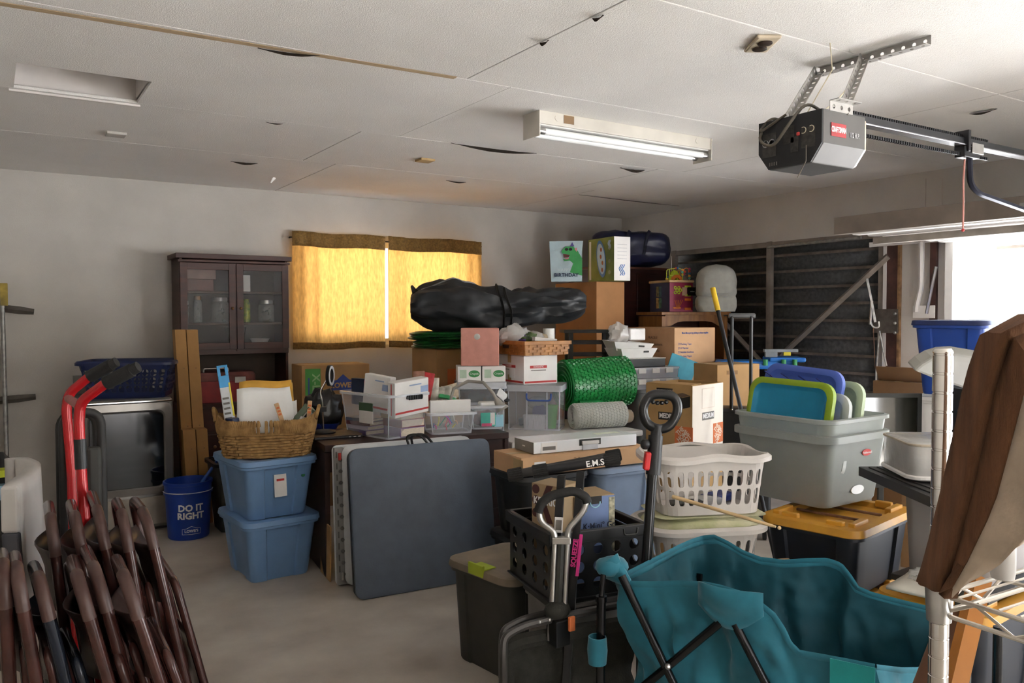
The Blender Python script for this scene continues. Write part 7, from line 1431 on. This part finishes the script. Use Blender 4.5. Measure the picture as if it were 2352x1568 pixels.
o = lump('clear_poly_bag', film, None, (0, 0, 0), (.12, .1, .15), 91, .25, 24, 16, 2.0, False, .05); o.matrix_world = ML @ Matrix.Translation((.17, .0, ztop(895, .17, 0)-.1)); tag(o, 'clear poly bag bulging beside the sage lid', 'bag')
o = thing('framed_picture', 'black framed glass panel leaning behind frosted totes', 'picture frame'); pf = ond(2035, 975, 4.3); o.location = (pf.x, pf.y, 0); o.rotation_euler = (0, .0, math.radians(-35)); zt_ = zat(pf, 903); b = MB()
for c_, d_ in (((-.17, 0, zt_-.25), (.022, .02, .5)), ((.17, 0, zt_-.25), (.022, .02, .5)), ((0, 0, zt_-.011), (.36, .02, .022)), ((0, 0, zt_-.49), (.36, .02, .022))): b.box(c_, d_, Matrix.Rotation(.0, 4, 'X'))
b.build('frame', dark_gr, o); bx('glass', (0, .004, zt_-.25), (.33, .004, .47), mat('dark_glass', '#3a3a34', .06, var=.2, vs=4, spec=.8), o, bevel=0); bx('easel_strut', (0, .06, (zt_-.3)/2), (.03, .02, zt_-.3), dark_gr, o)
# ------------------------------------------------------------------ right-hand heap under the open door
q3 = ond(2110, 1370, 3.02); yx = Vector((q3.x+.28, q3.y-.02, 0))
yellow_tote('black tote with yellow lid under the grey bin', (yx.x, yx.y, 0), math.radians(5), .62, .42, .5)
o = bx('dark_board', (0, 0, .012), (.5, .36, .024), dusty_blk, loc=(yx.x+.03, yx.y+.0, .515), rot=.06); tag(o, 'dark flat board between yellow lid and grey bin', 'board')
gq2 = ond(2108, 1200, 3.1); GBn = tote('grey_bin', 'plain grey plastic bin carrying the black tray', (yx.x+.06, yx.y+.02, .541), math.radians(8), .46, .32, .33, mat('warm_grey_bin', '#8d8683', .6, var=.03), taper=.92, r=.04, ind=(.5, 0), group=None, cat='bin', rim=.012)
o = thing('white_packet', 'flat white postal packet with torn film on the board', 'packet', ond(2058, 1272, 3.02), math.radians(12)); o.location.z = .545
o.location = (yx.x-.29, yx.y-.02, .541); MB().grid(8, 6, lambda u, v: (-.13+.26*u, -.1+.2*v, .012+.014*math.sin(PI*u)*math.sin(PI*v)+.004*wob(u*5, v*5, 0))).build('packet', mat('offwhite_packet', '#cfcabd', .7, var=.08), o, smooth=True, solid=.012); lump('torn_film', film, o, (.05, .02, .035), (.08, .06, .02), 95, .3)
zt_ = .875
ta, tb_, tc_ = onz(1970, 1074, zt_+.03), onz(2140, 1146, zt_+.03), onz(2262, 1150, zt_+.03)
rt_ = math.atan2((tb_-ta).y, (tb_-ta).x); o = thing('black_tray', 'wide black plastic shelf tray on the grey bin', 'tray', (0, 0, 0)); e_ = (tb_-ta); e_.z = 0; Ln = min(e_.length, .75); e_.normalize(); n_ = Vector((-e_.y, e_.x, 0)); Wd = .42; lo = ta+e_*Ln/2+n_*Wd/2; o.location = (lo.x, lo.y, zt_); o.rotation_euler = (0, 0, math.atan2(e_.y, e_.x))
MB().loft([rrect(Ln/2, Wd/2, .01, 2, 0), rrect(Ln/2, Wd/2, .01, 2, .036)]).build('tray_edge', black_pl, o); bx('tray_inset', (0, 0, .038), (Ln-.06, Wd-.06, .006), dusty_blk, o); bx('tray_ridge', (0, -Wd/2+.06, .041), (Ln-.1, .01, .01), black_pl, o)
o2 = thing('bedding_bag', 'grey comforter folded inside a clear zipped bag', 'bedding', (lo.x+.08, lo.y+.02, zt_+.047), math.radians(-38)); gry = mat('grey_comforter', '#6a6660', .95, var=.25, vs=14, col2='#4d4a45')
h_ = .135
for k in range(4): MB().loft([rrect(.2-.006*k, .15, .05, 5, .002+h_/4*k), rrect(.208-.006*k, .155, .055, 5, h_/8+h_/4*k), rrect(.2-.006*k, .15, .05, 5, h_/4*(k+1)-.002)]).build('comforter_fold', gry, o2, smooth=True)
MB().loft([rrect(.2, .15, .04, 5, -.001), rrect(.214, .162, .05, 5, .02), rrect(.214, .162, .05, 5, h_), rrect(.2, .15, .05, 5, h_+.008)], True, True).build('clear_film', film, o2, smooth=True); MB().tube([(x, y, h_) for x, y, _ in rrect(.214, .162, .05, 5)]+[(rrect(.214, .162, .05, 5)[0][0], rrect(.214, .162, .05, 5)[0][1], h_)], .005, 6, False).build('piping', mat('beige_piping', '#a59a88', .7), o2)
MB().tube([(x, y, .012) for x, y, _ in rrect(.216, .164, .05, 5)]+[(.216, .114, .012)], .009, 6, False).build('white_hem', white_pl, o2)
# stack by the doorway: carton, white tote, royal blue tote
dB_ = 4.6; nb_ = ond(2268, 720, dB_); bb2 = mat('strong_blue_plastic', '#20469a', .4, var=.08)
zt1 = zat(nb_, 735); zb1 = zat(nb_, 915); rB = math.radians(14); fB = ecol(nb_, rB, 2380, 2092); fB.sy = min(fB.sy, .62); fB.sx = .46; e_ = Vector((math.cos(rB), math.sin(rB), 0)); n_ = Vector((-e_.y, e_.x, 0)); lo = nb_+e_*fB.sx/2+n_*fB.sy/2
tote('royal_blue_tote', 'royal blue lidded tote on top of the white tote', (lo.x, lo.y, zb1), rB, fB.sx-.03, fB.sy-.03, zt1-zb1-.02, bb2, mat('dark_blue_lid', '#1b2b5c', .4), taper=.82, r=.04, ind=(.5, .012), group=None, lidh=.03)
wl = lo; tote('white_tote', 'bright white tote under the royal blue tote', (wl.x-.02, wl.y+.02, .62), rB, fB.sx-.08, fB.sy-.09, zb1-.645, white_pl, white_pl, taper=.88, r=.04, ind=(.5, .006), group=None, lidh=.02)
g = Fit(); g.loc = Vector((wl.x, wl.y, 0)); g.rot = rB; g.d = (.42, .5, .618); carton(g, 'carton', 'brown carton under the bright white tote', cardb3)
bq = ond(2092, 960, 5.0); g = vbox(2122, 5.5, 2150, 2066, 880, z0=0, rot=math.radians(10)); g.sx = .3; g.sy = .34; g.d = (.3, .34, g.h); e_ = Vector((math.cos(g.rot), math.sin(g.rot), 0)); n_ = Vector((-e_.y, e_.x, 0)); g.loc = g.c+e_*.15+n_*.17; g.loc.z = 0
o = carton(g, 'carton', 'tall brown carton with lifted flaps by the wall pier', cardb3); bx('raised_flap', (-.13, 0, g.h+.05), (.006, .3, .12), cardb3, o, rot=(0, -.5, 0)); pr(o, 'L', g.d, .02, g.h*.8, .1, .06, white_card)
ck = ond(2255, 950, 4.0); o = thing('mesh_crate', 'black perforated crate standing beside the white tote', 'crate', (ck.x, ck.y, 0), math.radians(-20)); zt_ = zat(ck, 890)
MB().loft([rrect(.13, .13, .02, 3, 0), rrect(.15, .15, .02, 3, zt_), rrect(.14, .14, .02, 3, zt_), rrect(.12, .12, .02, 3, .01)]).build('crate_shell', black_pl, o)
for k in range(6):
    for j in range(5): bx('perforation', (-.1+.05*j, -.149, zt_-.05-.05*k), (.03, .004, .03), mat('deep_black', '#0a0a0b', .8), o, bevel=0)
# grey curved seat shell and white post cap close by
sc = lambda p, d: ond(*p, d)
outl = [(2100, 852), (2118, 836), (2142, 822), (2168, 814), (2200, 812), (2250, 820), (2300, 832), (2345, 842), (2345, 940), (2300, 925), (2250, 905), (2200, 888), (2160, 876), (2130, 864)]
o = thing('seat_shell', 'grey curved plastic seat shell behind the chrome post', 'chair seat', sc((2230, 870), 2.0)); P1 = [sc(p, 2.02+.0008*(p[0]-2100))-o.location for p in outl]; up_ = Vector((.01, .02, .012)); MB().loft([P1, [p+Vector((.03, .04, .02)) for p in P1]]).build('shell', mat('grey_seat_shell', '#7c7a74', .6, var=.06), o, bevel=.006)
bo = o.location; st_ = [Vector((.02, .02, -.08)), Vector((.02, .02, -bo.z))]; tb('support_leg', st_, .02, dark_gr, o)
o = thing('white_bottle', 'white plastic bottle with mushroom cap on the wire shelf', 'bottle'); pw = ond(2312, 800, 1.15); zs0 = 1.55-(1375-724)/1865*1.1+.006; o.location = (pw.x, pw.y, zs0); zt_ = zat(pw, 768)-zs0
MB().lathe([(.015, 0), (.0165, .01), (.0165, zt_-.03)], 22).build('bottle_body', white_pl, o, smooth=True); MB().lathe([(.0165, zt_-.03), (.022, zt_-.027), (.0235, zt_-.02), (.0225, zt_-.006), (.014, zt_)], 22).build('mushroom_cap', white_pl, o, smooth=True)
# ------------------------------------------------------------------ chrome wire shelf with hide-covered cushion
P0 = ond(2166, 800, 1.1); zS = 1.55-(1375-724)/1865*1.1; zTop = zat(P0, 800)
t = thing('wire_shelf', 'chrome wire shelving unit with grooved round post', 'shelf', (P0.x, P0.y, 0)); r = t.location
def shelf_dir(l, d): v = RT*l+Vector((FWD.x, FWD.y, 0)).normalized()*d; v.z = 0; return v.normalized()
e1, e2 = shelf_dir(.5, -.87), shelf_dir(.87, .5); Le, Lw = .85, .62; rp = .0127
def post(o):
    b = MB(); prof = []; z = 0
    while z < zTop-.01:
        prof += [(rp, z), (rp, z+.0222), (rp*.93, z+.0228), (rp*.93, z+.0252)]; z += .0258
    prof += [(rp, z), (rp, zTop-.004), (rp*.8, zTop)]
    b.lathe(prof, 28, Matrix.Translation(o)); b.build('post', chrome, t, smooth=True)
for o_ in (Vector(), e1*Le, e2*Lw, e1*Le+e2*Lw): post(o_)
MB().lathe([(rp, -.03), (rp+.003, -.028), (rp+.006, .03), (rp+.004, .034), (rp, .034)], 24, Matrix.Translation((0, 0, zS-.008))).build('collar', steel, t, smooth=True)
wire_m = mat('shelf_wire', '#cfc8bd', .3, .8, var=.06); Z = Vector((0, 0, 1))
for zl in (zS, .35):
    b = MB()
    for o_, dr, L_ in ((Vector(), e1, Le), (e2*Lw, e1, Le), (Vector(), e2, Lw), (e1*Le, e2, Lw)):
        b.tube([o_+Z*zl, o_+dr*L_+Z*zl], .0034, 8); b.tube([o_+Z*(zl-.026), o_+dr*L_+Z*(zl-.026)], .0034, 8); n = int(L_/.05); zz_ = [o_+dr*(L_*k/n)+Z*(zl if k % 2 else zl-.026) for k in range(n+1)]; b.tube(zz_, .0026, 6)
    for k in range(3): b.tube([e2*Lw*(k+1)/4+Z*(zl-.006), e2*Lw*(k+1)/4+e1*Le+Z*(zl-.006)], .003, 6)
    n = int(Le/.026)
    for k in range(1, n): b.tube([e1*Le*k/n+Z*(zl+.003), e1*Le*k/n+e2*Lw+Z*(zl+.003)], .0019, 5)
    b.build('wire_deck', wire_m, t, smooth=True)
# cushion of brown and cream hide standing on the wire deck
cb_ = P0+e1*.05+e2*.02; t = thing('hide_cushion', 'brown and cream suede cushion leaning on the chrome post', 'cushion', P0); r = t.location
hide = mat('cream_suede', '#b8a794', .95, var=.12, vs=16, bump=.25, bs=80); brn = mat('brown_suede', '#6e4a30', .95, var=.2, vs=10, stretch=(8, 8, 1), col2='#523521', bump=.3, bs=90)
od = [(2352+60, 740), (2330, 775), (2318, 800), (2300, 850), (2283, 910), (2268, 980), (2252, 1050), (2236, 1120), (2218, 1190), (2200, 1260), (2183, 1320), (2168, 1362)]
idn = [(2352+90, 830), (2372, 860), (2352, 905), (2338, 960), (2322, 1020), (2306, 1080), (2290, 1140), (2268, 1195), (2246, 1240), (2222, 1290), (2196, 1335), (2175, 1366)]
bot = [(2352+110, 1180), (2400, 1200), (2372, 1215), (2352, 1235), (2335, 1255), (2318, 1275), (2298, 1296), (2276, 1310), (2254, 1322), (2228, 1336), (2200, 1355), (2180, 1370)]
dpt_ = lambda k: 1.065-.012*(11-k)
A = [ond(*p, dpt_(k)) for k, p in enumerate(od)]; B_ = [ond(*p, dpt_(k)-.012) for k, p in enumerate(idn)]; C_ = [ond(*p, dpt_(k)-.004) for k, p in enumerate(bot)]
pb3 = FWD*.05; q = lambda p: p-r
def strip_(nm, X, Y, m, bulge):
    rows = []
    for v in range(7):
        u = v/6; rows.append([q(x.lerp(y, u))-FWD*(bulge*math.sin(PI*u))+Vector((0, 0, .002*wob(x.x*20, u*5, x.z*9))) for x, y in zip(X, Y)])
    return MB().loft(rows, False, False, None, False).build(nm, m, t, smooth=True, solid=.012, off=-1)
strip_('brown_edge', A, B_, brn, .006); strip_('cream_face', B_, C_, hide, .01)
strip_('back_face', [a+FWD*.05 for a in A], [c_+FWD*.05 for c_ in C_], brn, -.01); strip_('top_gusset', A, [a+FWD*.05 for a in A], brn, 0)
w1_, w2_ = ond(2238, 1385, 1.32), ond(2192, 1580, 1.26); dd_ = (w2_-w1_).normalized(); wb2 = w1_+dd_*(w1_.z/-dd_.z); o = thing('wooden_stake', 'orange-brown wooden stake standing under the wire shelf', 'stake', wb2); tb('slat', [Vector(), w1_+(w1_-w2_)*.3-wb2], .018, mat('amber_wood', '#a86a24', .5, var=.15, stretch=(1, 1, .2)), o, seg=4)
u1_, u2_ = ond(2212, 1400, 1.36), ond(2140, 1590, 1.34); dd_ = (u2_-u1_).normalized(); wb2 = u1_+dd_*(u1_.z/-dd_.z); o = thing('rolled_mat', 'brown rolled mat standing behind the chrome post', 'rolled mat', wb2); tb('mat_roll', [Vector(), u1_-wb2], .03, mat('brown_mat', '#6b4a36', .9, var=.15), o, seg=14)
# ------------------------------------------------------------------ prints, ribs and fittings belong to the part they sit on
SUB = {'lid_lug': ('lid',), 'lid_rib': ('lid',), 'green_tape_top': ('lid',), 'handle_rib': ('black_handle',), 'eyelet': ('fabric_wall',), 'eyelet_hole': ('fabric_wall',), 'latch_rib': ('latch',), 'tube_cap': ('fluorescent_tube',), 'maker_label': ('housing',), 'knockout': ('housing',),
       'warning_symbol': ('control_panel',), 'warning_label': ('control_panel',), 'wire_loop': ('control_panel',), 'vent_slot': ('control_panel',), 'brand_plate': ('motor_head',), 'label_text': ('tote_body',), 'dark_label': ('tote_body',), 'rivet': ('top_frame',), 'brace_rivet': ('cross_brace',),
       'finger_bump': ('grip_ring',), 'sleeve_collar': ('corner_post_sleeve',), 'latch_knob': ('shaft_sleeve',), 'red_latch': ('shaft_sleeve',), 'piping': ('clear_film',), 'bolt': ('square_post', 'spring_plate'), 'ribbed_end': ('handle_bar',), 'padded_bow': ('loop_wire',), 'hand_slot': ('tray_wall',), 'clip': ('tray_lid',),
       'bead': ('bead_wire',), 'port': ('base',), 'moulded_cup': ('underside_edge',), 'moulded_slot': ('underside_edge',), 'rim_catch': ('crate_rim',), 'moulded_line': ('lid_panel',), 'knob': ('door',), 'drawer_front': ('pedestal',), 'top_trim': ('door_bezel',), 'door_glass': ('door_bezel',), 'strut': ('bin_wall',), 'base_edge': ('bin_wall',), 'corner_edge': ('bin_wall',),
       'dust_film': ('back_frame',), 'pivot_rivet': ('back_frame',), 'perforation': ('crate_shell',), 'roll_end': ('end_layers',), 'bubbles': ('wrap_layer',), 'trolley_clip': ('trolley',), 'trolley_plate': ('trolley',), 'rail_flange': ('rail',), 'cord_knob': ('release_cord',)}
PRINT = {'lettering', 'label_sticker', 'small_print', 'barcode', 'logo_square', 'size_band', 'printed_face', 'red_brand_band', 'red_base_band', 'shipping_label', 'tape_strip', 'green_stripe', 'house_emblem', 'orange_logo', 'white_end_panel', 'text_strip', 'boat_rim_print', 'boat_print', 'toy_print', 'round_badge_print', 'script_logo', 'contents_panel', 'contents_panel_inner',
         'box_pictogram', 'box_pictogram_top', 'reminder_band', 'emblem_dot', 'emblem_chevron', 'navy_panel', 'blue_face', 'new_flash', 'machine_print', 'cup_print', 'leaf_print', 'cup_handle_print', 'price_sticker', 'sticker_print', 'green_dot_sticker', 'product_label', 'product_label_header', 'turquoise_label', 'barcode_label', 'pink_label', 'blue_paper', 'red_stripe', 'blue_print', 'barcode_panel', 'red_edge',
         'dinosaur_print', 'mouth_print', 'tongue_print', 'sunglass_print', 'party_hat_print', 'pink_bow_print', 'red_badge', 'embossed_badge', 'emblem_outline', 'grey_end', 'small_mark', 'top_label', 'orange_print', 'staple_mark', 'hand_hole', 'green_oval', 'printed_panel', 'tape_corner', 'faint_print'}
BODY = ('carton_body', 'tote_body', 'box_body', 'bag_paper', 'bin_wall', 'bucket_body', 'motor_head', 'stick', 'card', 'handle_bar')
stem_ = lambda o: o.name.split('.')[0]
for top in [o for o in SC.objects if o.parent is None and o.children]:
    kids = list(top.children); byname = {}
    for c in kids:
        if c.location.length < 1e-6 and tuple(c.rotation_euler) == (0, 0, 0): byname.setdefault(stem_(c), []).append(c)
    plain = [c for c in kids if stem_(c) not in PRINT and stem_(c) not in SUB]
    for c in kids:
        s_ = stem_(c)
        if s_ in PRINT and len(plain) < 2: continue
        wants = SUB.get(s_) or (BODY if s_ in PRINT else None)
        if not wants or c.children: continue
        for w_ in wants:
            for host in byname.get(w_, []):
                if host is not c and host.parent is top: c.parent = host; break
            if c.parent is not top: break
